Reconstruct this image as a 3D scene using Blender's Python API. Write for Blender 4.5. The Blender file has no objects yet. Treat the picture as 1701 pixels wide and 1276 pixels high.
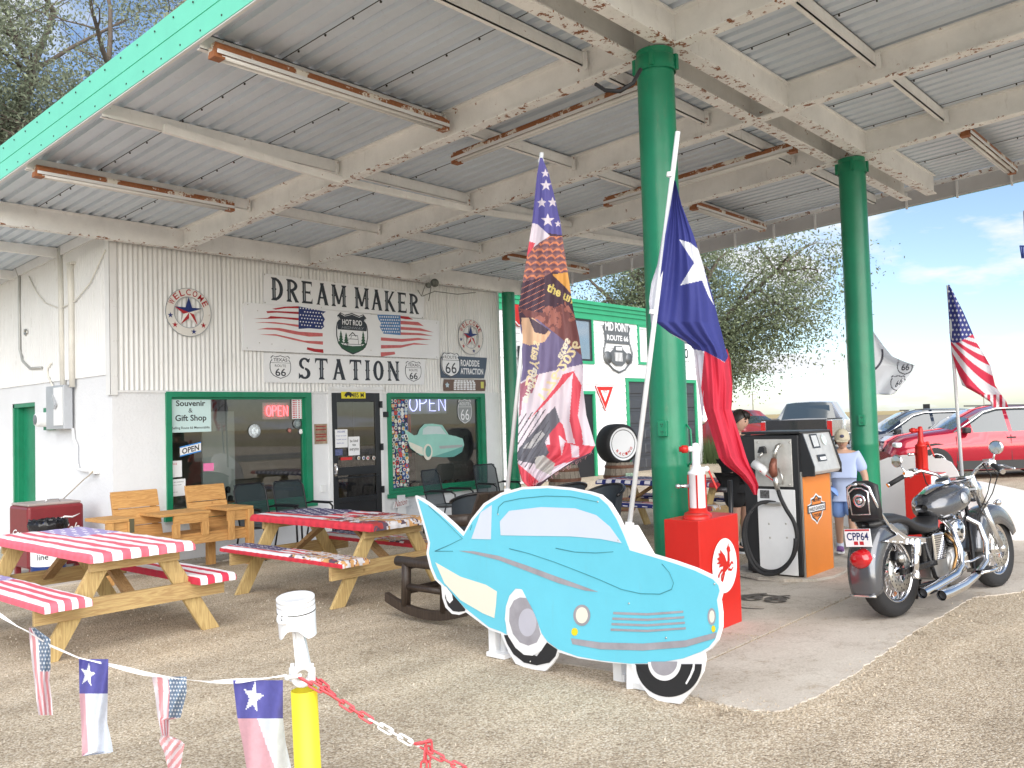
import bpy, math, random
import numpy as np
from mathutils import Vector, Matrix
random.seed(7); RNG = np.random.RandomState(11)
SC = bpy.context.scene
COL = SC.collection
# ------------------------------------------------------------------ camera
FPX, YAW, PITCH, ROLL = 1459.51, 0.72401, 0.043133, -0.030344
CX, CY, EYE = 850.5, 638.0, 1.6
_f = np.array([math.cos(YAW), math.sin(YAW), 0]); _r = np.array([math.sin(YAW), -math.cos(YAW), 0]); _u = np.array([0, 0, 1.])
FW = _f*math.cos(PITCH)+_u*math.sin(PITCH); _u2 = -_f*math.sin(PITCH)+_u*math.cos(PITCH)
RT = _r*math.cos(ROLL)+_u2*math.sin(ROLL); UP = -_r*math.sin(ROLL)+_u2*math.cos(ROLL)
cam = bpy.data.objects.new('camera', bpy.data.cameras.new('camera')); COL.objects.link(cam)
cam.data.sensor_width = 36; cam.data.lens = FPX/1701*36; cam.data.clip_end = 6000; cam.data.clip_start = 0.05
cam.matrix_world = Matrix(((RT[0], UP[0], -FW[0], 0), (RT[1], UP[1], -FW[1], 0), (RT[2], UP[2], -FW[2], EYE), (0, 0, 0, 1)))
SC.camera = cam
# ------------------------------------------------------------------ light
SUN_EL, SUN_AZ = math.radians(31), math.radians(214)      # azimuth measured from +Y towards +X
world = bpy.data.worlds.new('World'); SC.world = world; world.use_nodes = True
wt = world.node_tree; wn = wt.nodes; wl = wt.links
for n in list(wn): wn.remove(n)
w_out = wn.new('ShaderNodeOutputWorld'); w_bg = wn.new('ShaderNodeBackground'); w_bg.inputs[1].default_value = 0.05
sky = wn.new('ShaderNodeTexSky'); sky.sky_type = 'NISHITA'; sky.sun_disc = False
sky.sun_elevation = SUN_EL; sky.sun_rotation = SUN_AZ; sky.air_density = .8; sky.dust_density = 0.7; sky.ozone_density = 1.0
tc = wn.new('ShaderNodeTexCoord'); sep = wn.new('ShaderNodeSeparateXYZ'); wl.new(tc.outputs['Generated'], sep.inputs[0])
addz = wn.new('ShaderNodeMath'); addz.operation = 'ADD'; addz.inputs[1].default_value = 0.16; wl.new(sep.outputs[2], addz.inputs[0])
mx = wn.new('ShaderNodeMath'); mx.operation = 'MAXIMUM'; mx.inputs[1].default_value = 0.05; wl.new(addz.outputs[0], mx.inputs[0])
dx = wn.new('ShaderNodeMath'); dx.operation = 'DIVIDE'; wl.new(sep.outputs[0], dx.inputs[0]); wl.new(mx.outputs[0], dx.inputs[1])
dy = wn.new('ShaderNodeMath'); dy.operation = 'DIVIDE'; wl.new(sep.outputs[1], dy.inputs[0]); wl.new(mx.outputs[0], dy.inputs[1])
cmb = wn.new('ShaderNodeCombineXYZ'); wl.new(dx.outputs[0], cmb.inputs[0]); wl.new(dy.outputs[0], cmb.inputs[1])
cn = wn.new('ShaderNodeTexNoise'); cn.inputs['Scale'].default_value = 1.7; cn.inputs['Detail'].default_value = 7; cn.inputs['Roughness'].default_value = 0.55
cmb.inputs[2].default_value = 4.3
wl.new(cmb.outputs[0], cn.inputs['Vector'])
cr = wn.new('ShaderNodeValToRGB'); cr.color_ramp.elements[0].position = 0.50; cr.color_ramp.elements[1].position = 0.60
wl.new(cn.outputs[0], cr.inputs[0])
wm = wn.new('ShaderNodeMixRGB'); wm.inputs[2].default_value = (5.0, 5.15, 5.4, 1)
wl.new(cr.outputs[0], wm.inputs[0]); wl.new(sky.outputs[0], wm.inputs[1]); wl.new(wm.outputs[0], w_bg.inputs[0]); wl.new(w_bg.outputs[0], w_out.inputs[0])
sl = bpy.data.lights.new('sun', 'SUN'); sl.energy = 1.5; sl.angle = math.radians(85); sl.color = (1, 0.95, 0.87)
so = bpy.data.objects.new('sun', sl); COL.objects.link(so)
sd = Vector((math.sin(SUN_AZ)*math.cos(SUN_EL), math.cos(SUN_AZ)*math.cos(SUN_EL), math.sin(SUN_EL)))
so.rotation_euler = sd.to_track_quat('Z', 'Y').to_euler(); so.location = (0, 0, 30)
SC.view_settings.view_transform = 'Standard'; SC.view_settings.look = 'None'; SC.view_settings.gamma = 1
SC.view_settings.exposure = 2.02; SC.view_settings.use_curve_mapping = False
# ------------------------------------------------------------------ geometry of the place
def ray(px, py): return FW+RT*(px-CX)/FPX-UP*(py-CY)/FPX
O = np.array([0, 0, EYE])
def onY(px, py, y): d = ray(px, py); return Vector(O+d*(y/d[1]))
def onX(px, py, x): d = ray(px, py); return Vector(O+d*(x/d[0]))
def onZ(px, py, z): d = ray(px, py); return Vector(O+d*((z-EYE)/d[2]))
def at(px, py, depth): return Vector(O+ray(px, py)*depth)
def gz(y): return max(-.15, min(.15, .15-.0265*y))
def G(px, py, off=0.):
    d = ray(px, py); z = 0
    for i in range(30):
        q = O+d*((z+off-EYE)/d[2]); z = gz(q[1])
    return Vector(q)
YW = 11.333; XL = 5.05                      # planes of the shop front and of its left wall
S = 0.05249
def zc(y): return 4.061+S*(YW-y)            # height of the underside of the canopy beams
# ------------------------------------------------------------------ materials
MATS = {}
def _new(name):
    m = bpy.data.materials.new(name); m.use_nodes = True; nt = m.node_tree
    b = nt.nodes['Principled BSDF']; return m, nt, b
def mat(name, col, rough=.6, metal=0., var=.08, scale=3., bump=0., bscale=40., rust=0., rustcol=(.17, .06, .022), rscale=4., emis=0., spec=.5, coat=0., dirt=0., trans=0.):
    if name in MATS: return MATS[name]
    m, nt, b = _new(name); N = nt.nodes; L = nt.links
    tcn = N.new('ShaderNodeTexCoord')
    b.inputs['Roughness'].default_value = rough; b.inputs['Metallic'].default_value = metal
    b.inputs['Specular IOR Level'].default_value = spec; b.inputs['Coat Weight'].default_value = coat; b.inputs['Coat Roughness'].default_value = .05
    if trans: b.inputs['Transmission Weight'].default_value = trans
    n1 = N.new('ShaderNodeTexNoise'); n1.inputs['Scale'].default_value = scale; n1.inputs['Detail'].default_value = 6; n1.inputs['Roughness'].default_value = .65
    L.new(tcn.outputs['Object'], n1.inputs['Vector'])
    mr = N.new('ShaderNodeMapRange'); mr.inputs[1].default_value = .3; mr.inputs[2].default_value = .7; mr.inputs[3].default_value = 1-var; mr.inputs[4].default_value = 1+var
    L.new(n1.outputs[0], mr.inputs[0])
    mul = N.new('ShaderNodeMixRGB'); mul.blend_type = 'MULTIPLY'; mul.inputs[0].default_value = 1; mul.inputs[1].default_value = (*col, 1)
    L.new(mr.outputs[0], mul.inputs[2]); out = mul.outputs[0]
    if dirt:
        n3 = N.new('ShaderNodeTexNoise'); n3.inputs['Scale'].default_value = 14; n3.inputs['Detail'].default_value = 8; n3.inputs['Roughness'].default_value = .75
        mp = N.new('ShaderNodeMapping'); mp.inputs['Scale'].default_value = (1, 1, .25); L.new(tcn.outputs['Object'], mp.inputs[0]); L.new(mp.outputs[0], n3.inputs['Vector'])
        r3 = N.new('ShaderNodeValToRGB'); r3.color_ramp.elements[0].position = .58; r3.color_ramp.elements[1].position = .78; L.new(n3.outputs[0], r3.inputs[0])
        m3 = N.new('ShaderNodeMixRGB'); m3.inputs[2].default_value = (.23, .18, .12, 1)
        f3 = N.new('ShaderNodeMath'); f3.operation = 'MULTIPLY'; f3.inputs[1].default_value = dirt; L.new(r3.outputs[0], f3.inputs[0])
        L.new(f3.outputs[0], m3.inputs[0]); L.new(out, m3.inputs[1]); out = m3.outputs[0]
    if rust:
        n2 = N.new('ShaderNodeTexNoise'); n2.inputs['Scale'].default_value = rscale; n2.inputs['Detail'].default_value = 10; n2.inputs['Roughness'].default_value = .72
        L.new(tcn.outputs['Object'], n2.inputs['Vector'])
        t = 1-rust
        rr = N.new('ShaderNodeValToRGB'); rr.color_ramp.elements[0].position = max(0, t-.012); rr.color_ramp.elements[1].position = min(1, t+.015); L.new(n2.outputs[0], rr.inputs[0])
        n4 = N.new('ShaderNodeTexNoise'); n4.inputs['Scale'].default_value = 30; L.new(tcn.outputs['Object'], n4.inputs['Vector'])
        rc = N.new('ShaderNodeMixRGB'); rc.inputs[1].default_value = (*rustcol, 1); rc.inputs[2].default_value = (rustcol[0]*2.2, rustcol[1]*2.4, rustcol[2]*2.6, 1); L.new(n4.outputs[0], rc.inputs[0])
        m2 = N.new('ShaderNodeMixRGB'); L.new(rr.outputs[0], m2.inputs[0]); L.new(out, m2.inputs[1]); L.new(rc.outputs[0], m2.inputs[2]); out = m2.outputs[0]
    L.new(out, b.inputs['Base Color'])
    if bump:
        nb = N.new('ShaderNodeTexNoise'); nb.inputs['Scale'].default_value = bscale; nb.inputs['Detail'].default_value = 4; L.new(tcn.outputs['Object'], nb.inputs['Vector'])
        bp = N.new('ShaderNodeBump'); bp.inputs['Strength'].default_value = bump; bp.inputs['Distance'].default_value = .01; L.new(nb.outputs[0], bp.inputs['Height']); L.new(bp.outputs[0], b.inputs['Normal'])
    if emis:
        b.inputs['Emission Color'].default_value = (*col, 1); b.inputs['Emission Strength'].default_value = emis
    MATS[name] = m; return m
def wood(name, c1, c2, axis=1, scale=9., rough=.75):
    if name in MATS: return MATS[name]
    m, nt, b = _new(name); N = nt.nodes; L = nt.links
    tcn = N.new('ShaderNodeTexCoord'); mp = N.new('ShaderNodeMapping')
    sc = [14., 14., 14.]; sc[axis] = 1.1; mp.inputs['Scale'].default_value = sc
    oi = N.new('ShaderNodeObjectInfo'); cm = N.new('ShaderNodeVectorMath'); cm.operation = 'ADD'
    L.new(tcn.outputs['Object'], cm.inputs[0]); L.new(oi.outputs['Random'], cm.inputs[1]); L.new(cm.outputs[0], mp.inputs[0])
    n = N.new('ShaderNodeTexNoise'); n.inputs['Scale'].default_value = 1.6; n.inputs['Detail'].default_value = 5; n.inputs['Distortion'].default_value = .6; L.new(mp.outputs[0], n.inputs['Vector'])
    wv = N.new('ShaderNodeMath'); wv.operation = 'MULTIPLY'; wv.inputs[1].default_value = 14; L.new(n.outputs[0], wv.inputs[0])
    fr = N.new('ShaderNodeMath'); fr.operation = 'PINGPONG'; fr.inputs[1].default_value = 1; L.new(wv.outputs[0], fr.inputs[0])
    mx_ = N.new('ShaderNodeMixRGB'); mx_.inputs[1].default_value = (*c1, 1); mx_.inputs[2].default_value = (*c2, 1); L.new(fr.outputs[0], mx_.inputs[0])
    vor = N.new('ShaderNodeTexVoronoi'); vor.inputs['Scale'].default_value = 3.2; L.new(tcn.outputs['Object'], vor.inputs['Vector'])
    kr = N.new('ShaderNodeValToRGB'); kr.color_ramp.elements[0].position = .02; kr.color_ramp.elements[1].position = .07
    kr.color_ramp.elements[0].color = (.45, .3, .2, 1); kr.color_ramp.elements[1].color = (1, 1, 1, 1); L.new(vor.outputs[0], kr.inputs[0])
    mk = N.new('ShaderNodeMixRGB'); mk.blend_type = 'MULTIPLY'; mk.inputs[0].default_value = 1; L.new(mx_.outputs[0], mk.inputs[1]); L.new(kr.outputs[0], mk.inputs[2])
    L.new(mk.outputs[0], b.inputs['Base Color']); b.inputs['Roughness'].default_value = rough
    bp = N.new('ShaderNodeBump'); bp.inputs['Strength'].default_value = .25; bp.inputs['Distance'].default_value = .004; L.new(fr.outputs[0], bp.inputs['Height']); L.new(bp.outputs[0], b.inputs['Normal'])
    MATS[name] = m; return m
def printed(name='printed_cloth', rough=.8, transl=0., bump=.15, alpha=1.):
    if name in MATS: return MATS[name]
    m, nt, b = _new(name); N = nt.nodes; L = nt.links
    a = N.new('ShaderNodeAttribute'); a.attribute_name = 'Col'; L.new(a.outputs['Color'], b.inputs['Base Color']); b.inputs['Roughness'].default_value = rough
    tcn = N.new('ShaderNodeTexCoord'); nb = N.new('ShaderNodeTexNoise'); nb.inputs['Scale'].default_value = 22; nb.inputs['Detail'].default_value = 5; L.new(tcn.outputs['Object'], nb.inputs['Vector'])
    bp = N.new('ShaderNodeBump'); bp.inputs['Strength'].default_value = bump; bp.inputs['Distance'].default_value = .01; L.new(nb.outputs[0], bp.inputs['Height']); L.new(bp.outputs[0], b.inputs['Normal'])
    if transl:
        out = N['Material Output']; tr = N.new('ShaderNodeBsdfTranslucent'); L.new(a.outputs['Color'], tr.inputs[0]); mxs = N.new('ShaderNodeMixShader'); mxs.inputs[0].default_value = transl
        L.new(b.outputs[0], mxs.inputs[1]); L.new(tr.outputs[0], mxs.inputs[2]); last = mxs.outputs[0]
        if alpha < 1:
            tp = N.new('ShaderNodeBsdfTransparent'); m2 = N.new('ShaderNodeMixShader'); m2.inputs[0].default_value = alpha; L.new(tp.outputs[0], m2.inputs[1]); L.new(last, m2.inputs[2]); last = m2.outputs[0]
        L.new(last, out.inputs[0])
    MATS[name] = m; return m
def glass(name='window_glass', tint=(.85, .92, .9), base=.10):
    if name in MATS: return MATS[name]
    m, nt, b = _new(name); N = nt.nodes; L = nt.links; N.remove(b); out = N['Material Output']
    tp = N.new('ShaderNodeBsdfTransparent'); tp.inputs[0].default_value = (*tint, 1); gl = N.new('ShaderNodeBsdfGlossy'); gl.inputs['Roughness'].default_value = .015
    fr = N.new('ShaderNodeFresnel'); fr.inputs[0].default_value = 1.5; ad = N.new('ShaderNodeMath'); ad.operation = 'MULTIPLY_ADD'; ad.inputs[1].default_value = 1.6; ad.inputs[2].default_value = base; L.new(fr.outputs[0], ad.inputs[0])
    mxs = N.new('ShaderNodeMixShader'); L.new(ad.outputs[0], mxs.inputs[0]); L.new(tp.outputs[0], mxs.inputs[1]); L.new(gl.outputs[0], mxs.inputs[2]); L.new(mxs.outputs[0], out.inputs[0])
    MATS[name] = m; return m
# ------------------------------------------------------------------ object helpers
ORG = {}
def tag(o, label=None, cat=None, group=None, kind=None):
    if label: o['label'] = label
    if cat: o['category'] = cat
    if group: o['group'] = group
    if kind: o['kind'] = kind
    return o
def thing(name, label, cat, loc=(0, 0, 0), group=None, rotz=0):
    o = bpy.data.objects.new(name, None); COL.objects.link(o); o.empty_display_size = .1
    o.location = loc; o.rotation_euler = (0, 0, rotz); ORG[o.name] = Vector(loc) if not rotz else None
    return tag(o, label, cat, group)
def link(name, me, parent=None, loc=None):
    o = bpy.data.objects.new(name, me); COL.objects.link(o)
    if parent is not None: o.parent = parent
    if loc is not None: o.location = loc
    return o
class MB:
    def __init__(s, smooth=False): s.v = []; s.f = []; s.m = []; s.sm = []; s.smooth = smooth
    def add(s, vs, fs, mi=0, sm=None):
        b = len(s.v); s.v += [tuple(v) for v in vs]; s.f += [tuple(b+i for i in f) for f in fs]; s.m += [mi]*len(fs); s.sm += [s.smooth if sm is None else sm]*len(fs); return s
    def box(s, c, d, R=None, mi=0):
        vs = []
        for x in (-.5, .5):
            for y in (-.5, .5):
                for z in (-.5, .5):
                    p = Vector((x*d[0], y*d[1], z*d[2])); p = R @ p if R is not None else p; vs.append(p+Vector(c))
        return s.add(vs, [(0, 1, 3, 2), (4, 6, 7, 5), (0, 4, 5, 1), (2, 3, 7, 6), (0, 2, 6, 4), (1, 5, 7, 3)], mi, False)
    def bx(s, x0, x1, y0, y1, z0, z1, mi=0): return s.box(((x0+x1)/2, (y0+y1)/2, (z0+z1)/2), (abs(x1-x0), abs(y1-y0), abs(z1-z0)), mi=mi)
    def bar(s, a, b, w, h, up=(0, 0, 1), mi=0):
        a = Vector(a); b = Vector(b); d = (b-a); L_ = d.length; d.normalize(); u = Vector(up); x = d.cross(u)
        if x.length < 1e-4: x = d.cross(Vector((1, 0, 0)))
        x.normalize(); u = x.cross(d); R = Matrix((x, d, u)).transposed()
        return s.box((a+b)/2, (w, L_, h), R, mi)
    def tube(s, pts, r, n=10, mi=0, caps=True):
        pts = [Vector(p) for p in pts]; rs = r if isinstance(r, (list, tuple)) else [r]*len(pts)
        vs = []; fs = []; prev = None
        for i, p in enumerate(pts):
            t = (pts[min(i+1, len(pts)-1)]-pts[max(i-1, 0)]).normalized()
            if prev is None:
                x = t.cross(Vector((0, 0, 1)));
                if x.length < 1e-3: x = t.cross(Vector((1, 0, 0)))
            else: x = prev-t*prev.dot(t)
            x.normalize(); prev = x; y = t.cross(x)
            for k in range(n):
                a = 2*math.pi*k/n; vs.append(p+(x*math.cos(a)+y*math.sin(a))*rs[i])
        for i in range(len(pts)-1):
            for k in range(n): fs.append((i*n+k, i*n+(k+1) % n, (i+1)*n+(k+1) % n, (i+1)*n+k))
        s.add(vs, fs, mi, True)
        if caps:
            b = len(s.v)-len(vs); s.f += [tuple(b+k for k in range(n-1, -1, -1)), tuple(b+(len(pts)-1)*n+k for k in range(n))]; s.m += [mi]*2; s.sm += [False]*2
        return s
    def lathe(s, prof, c=(0, 0, 0), n=24, axis=(0, 0, 1), mi=0):
        ax = Vector(axis).normalized(); x = ax.orthogonal().normalized(); y = ax.cross(x); c = Vector(c); vs = []; fs = []
        for r, h in prof:
            for k in range(n): a = 2*math.pi*k/n; vs.append(c+ax*h+(x*math.cos(a)+y*math.sin(a))*r)
        for i in range(len(prof)-1):
            for k in range(n): fs.append((i*n+k, i*n+(k+1) % n, (i+1)*n+(k+1) % n, (i+1)*n+k))
        return s.add(vs, fs, mi, True)
    def prism(s, pts, ext, mi=0):
        pts = [Vector(p) for p in pts]; e = Vector(ext); n = len(pts)
        vs = pts+[p+e for p in pts]
        return s.add(vs, [tuple(range(n)), tuple(range(2*n-1, n-1, -1))]+[(i, n+i, n+(i+1) % n, (i+1) % n) for i in range(n)], mi, False)
    def grid(s, fn, nu, nv, mi=0, sm=True):
        vs = [fn(i/nu, j/nv) for j in range(nv+1) for i in range(nu+1)]
        return s.add(vs, [(j*(nu+1)+i, j*(nu+1)+i+1, (j+1)*(nu+1)+i+1, (j+1)*(nu+1)+i) for j in range(nv) for i in range(nu)], mi, sm)
    def ball(s, c, r, n=12, m=8, mi=0, sc=(1, 1, 1)):
        vs = []
        for j in range(m+1):
            t = math.pi*j/m
            for k in range(n): a = 2*math.pi*k/n; vs.append(Vector(c)+Vector((r*sc[0]*math.sin(t)*math.cos(a), r*sc[1]*math.sin(t)*math.sin(a), r*sc[2]*math.cos(t))))
        return s.add(vs, [(j*n+k, j*n+(k+1) % n, (j+1)*n+(k+1) % n, (j+1)*n+k) for j in range(m) for k in range(n)], mi, True)
    def mesh(s, name, mats, off=None):
        me = bpy.data.meshes.new(name); o = off or Vector((0, 0, 0))
        me.from_pydata([(v[0]-o[0], v[1]-o[1], v[2]-o[2]) for v in s.v], [], s.f)
        for m_ in (mats if isinstance(mats, (list, tuple)) else [mats]): me.materials.append(m_)
        if max(s.m, default=0): me.polygons.foreach_set('material_index', s.m)
        me.polygons.foreach_set('use_smooth', s.sm); me.update(); return me
    def build(s, name, mats, parent=None, label=None, bevel=0., **kw):
        off = None; root = parent
        while root is not None and root.parent is not None: root = root.parent
        if root is not None: off = ORG.get(root.name)
        me = s.mesh(name, mats, off)
        o = link(name, me, parent); ORG[o.name] = Vector((0, 0, 0))
        if bevel:
            md = o.modifiers.new('b', 'BEVEL'); md.width = bevel; md.segments = 2; md.limit_method = 'ANGLE'; md.angle_limit = math.radians(40)
        return tag(o, label, **kw)
def solo(mb, name, mats, label, cat, group=None, kind=None, bevel=0.): return mb.build(name, mats, None, label, bevel, cat=cat, group=group, kind=kind)
def struct(mb, name, mats): return mb.build(name, mats, None, None, kind='structure')
_tl = [0]
def tmesh(st, bold=0.):
    cu = bpy.data.curves.new('t', 'FONT'); cu.body = st; cu.size = 1; cu.offset = bold; cu.fill_mode = 'FRONT'; cu.resolution_u = 3
    ob = bpy.data.objects.new('t', cu); COL.objects.link(ob); dg = bpy.context.evaluated_depsgraph_get(); me = bpy.data.meshes.new_from_object(ob.evaluated_get(dg))
    v = [tuple(x.co) for x in me.vertices]; f = [tuple(p.vertices) for p in me.polygons]; bpy.data.objects.remove(ob); bpy.data.curves.remove(cu); bpy.data.meshes.remove(me); return v, f
_tc = {}
def text(mb, st, o, ux, uy, bold=0., mi=0, slant=0.):
    """text filling the parallelogram that starts at o with sides ux (width) and uy (height)"""
    k = (st, bold)
    if k not in _tc: _tc[k] = tmesh(st, bold)
    v, f = _tc[k]; xs = [p[0] for p in v]; ys = [p[1] for p in v]; x0, x1, y0, y1 = min(xs), max(xs), min(ys), max(ys)
    o = Vector(o); ux = Vector(ux); uy = Vector(uy)
    mb.add([o+ux*((p[0]-x0)/(x1-x0)+slant*(p[1]-y0)/(y1-y0))+uy*((p[1]-y0)/(y1-y0)) for p in v], f, mi, False); return mb
def sheet(name, P, C, nu, nv, m, parent=None, **kw):
    """grid P(u,v)->xyz with a printed colour C(u,v)->rgb per face (colour belongs to the cloth)"""
    u, v = np.meshgrid(np.linspace(0, 1, nu+1), np.linspace(0, 1, nv+1)); X = np.asarray(P(u.ravel(), v.ravel()), float)
    off = Vector((0, 0, 0)); root = parent
    while root is not None and root.parent is not None: root = root.parent
    if root is not None and ORG.get(root.name) is not None: off = ORG[root.name]
    X = X-np.array(off)
    j, i = np.meshgrid(np.arange(nv), np.arange(nu), indexing='ij'); a = (j*(nu+1)+i).ravel(); F_ = np.stack([a, a+1, a+nu+2, a+nu+1], 1)
    me = bpy.data.meshes.new(name); me.vertices.add(len(X)); me.vertices.foreach_set('co', X.ravel())
    me.loops.add(F_.size); me.loops.foreach_set('vertex_index', F_.ravel()); me.polygons.add(len(F_)); me.polygons.foreach_set('loop_start', np.arange(0, F_.size, 4))
    me.update(calc_edges=True); me.polygons.foreach_set('use_smooth', [True]*len(F_))
    uc = ((i.ravel()+.5)/nu); vc = ((j.ravel()+.5)/nv); cc = np.asarray(C(uc, vc), float); rgba = np.ones((len(F_), 4, 4)); rgba[:, :, :3] = cc[:, None, :]
    ca = me.color_attributes.new('Col', 'FLOAT_COLOR', 'CORNER'); ca.data.foreach_set('color', rgba.ravel()); me.materials.append(m)
    o = link(name, me, parent); ORG[o.name] = Vector((0, 0, 0)); return tag(o, **kw)
def copy_thing(o, loc=None, rotz=None, label=None, group=None, dl=None):
    r = o.copy(); COL.objects.link(r)
    if loc is not None: r.location = loc
    if rotz is not None: r.rotation_euler = (0, 0, rotz)
    if label: r['label'] = label
    if group: r['group'] = group
    def rec(a, b):
        for ch in list(a.children):
            c = ch.copy(); COL.objects.link(c); c.parent = b; rec(ch, c)
    rec(o, r); return r
def starpts(c, r, ux, uy, rot=math.pi/2, inner=.382):
    c = Vector(c); ux = Vector(ux); uy = Vector(uy)
    return [c+ux*(math.cos(rot+math.pi*k/5)*(r if k % 2 == 0 else r*inner))+uy*(math.sin(rot+math.pi*k/5)*(r if k % 2 == 0 else r*inner)) for k in range(10)]
def inpoly(px, py, poly):
    x = np.asarray(px); y = np.asarray(py); c = np.zeros(x.shape, bool); n = len(poly)
    for i in range(n):
        x1, y1 = poly[i]; x2, y2 = poly[(i+1) % n]
        if y1 == y2: continue
        c ^= ((y1 > y) != (y2 > y)) & (x < (x2-x1)*(y-y1)/(y2-y1)+x1)
    return c
X_, Y_, Z_ = Vector((1, 0, 0)), Vector((0, 1, 0)), Vector((0, 0, 1))
# common paints
WHITE = mat('white_paint', (.78, .79, .80), .55, var=.05, dirt=.25)
PURE = mat('white_board', (.82, .83, .85), .4, var=.03)
BLACK = mat('black_print', (.015, .016, .02), .5, var=.02)
GREEN = mat('green_trim', (.008, .21, .105), .36, var=.14, bump=.25, bscale=14, dirt=.16)
MINT = mat('mint_fascia', (.16, .62, .45), .4, var=.04)
BEAM = mat('cream_steel', (.92, .92, .90), .6, var=.09, rust=.345, rscale=6., bump=.1, bscale=25, dirt=.35)
BEAMR = mat('chipped_cream_steel', (.90, .90, .88), .65, var=.1, rust=.43, rscale=13., bump=.25, bscale=30, dirt=.5)
RUSTY = mat('rusty_white_steel', (.80, .76, .68), .6, var=.12, rust=.54, rscale=3.2, rustcol=(.20, .07, .025), bump=.2)
DECK = mat('galvanised_deck', (.68, .75, .83), .45, metal=.1, var=.08, scale=.8, dirt=.25)
CHROME = mat('chrome', (.80, .80, .82), .09, metal=1., var=.03)
STEEL = mat('brushed_steel', (.55, .54, .51), .33, metal=.9, var=.12, scale=2)
RUBBER = mat('black_rubber', (.018, .018, .02), .7, var=.15)
DARK = mat('black_plastic', (.02, .021, .024), .35, var=.1)
RED = mat('red_enamel', (.55, .018, .012), .35, var=.08, dirt=.12)
PINE = wood('yellow_pine', (.56, .42, .19), (.40, .27, .11), 1)
PINEX = wood('yellow_pine_slanted', (.55, .41, .18), (.40, .27, .11), 2)
PINEW = wood('yellow_pine_crosswise', (.50, .36, .16), (.36, .23, .10), 0)
CEDAR = wood('orange_cedar', (.60, .34, .12), (.44, .22, .07), 0)
CEDARZ = wood('orange_cedar_upright', (.60, .34, .12), (.44, .22, .07), 2)
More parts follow.
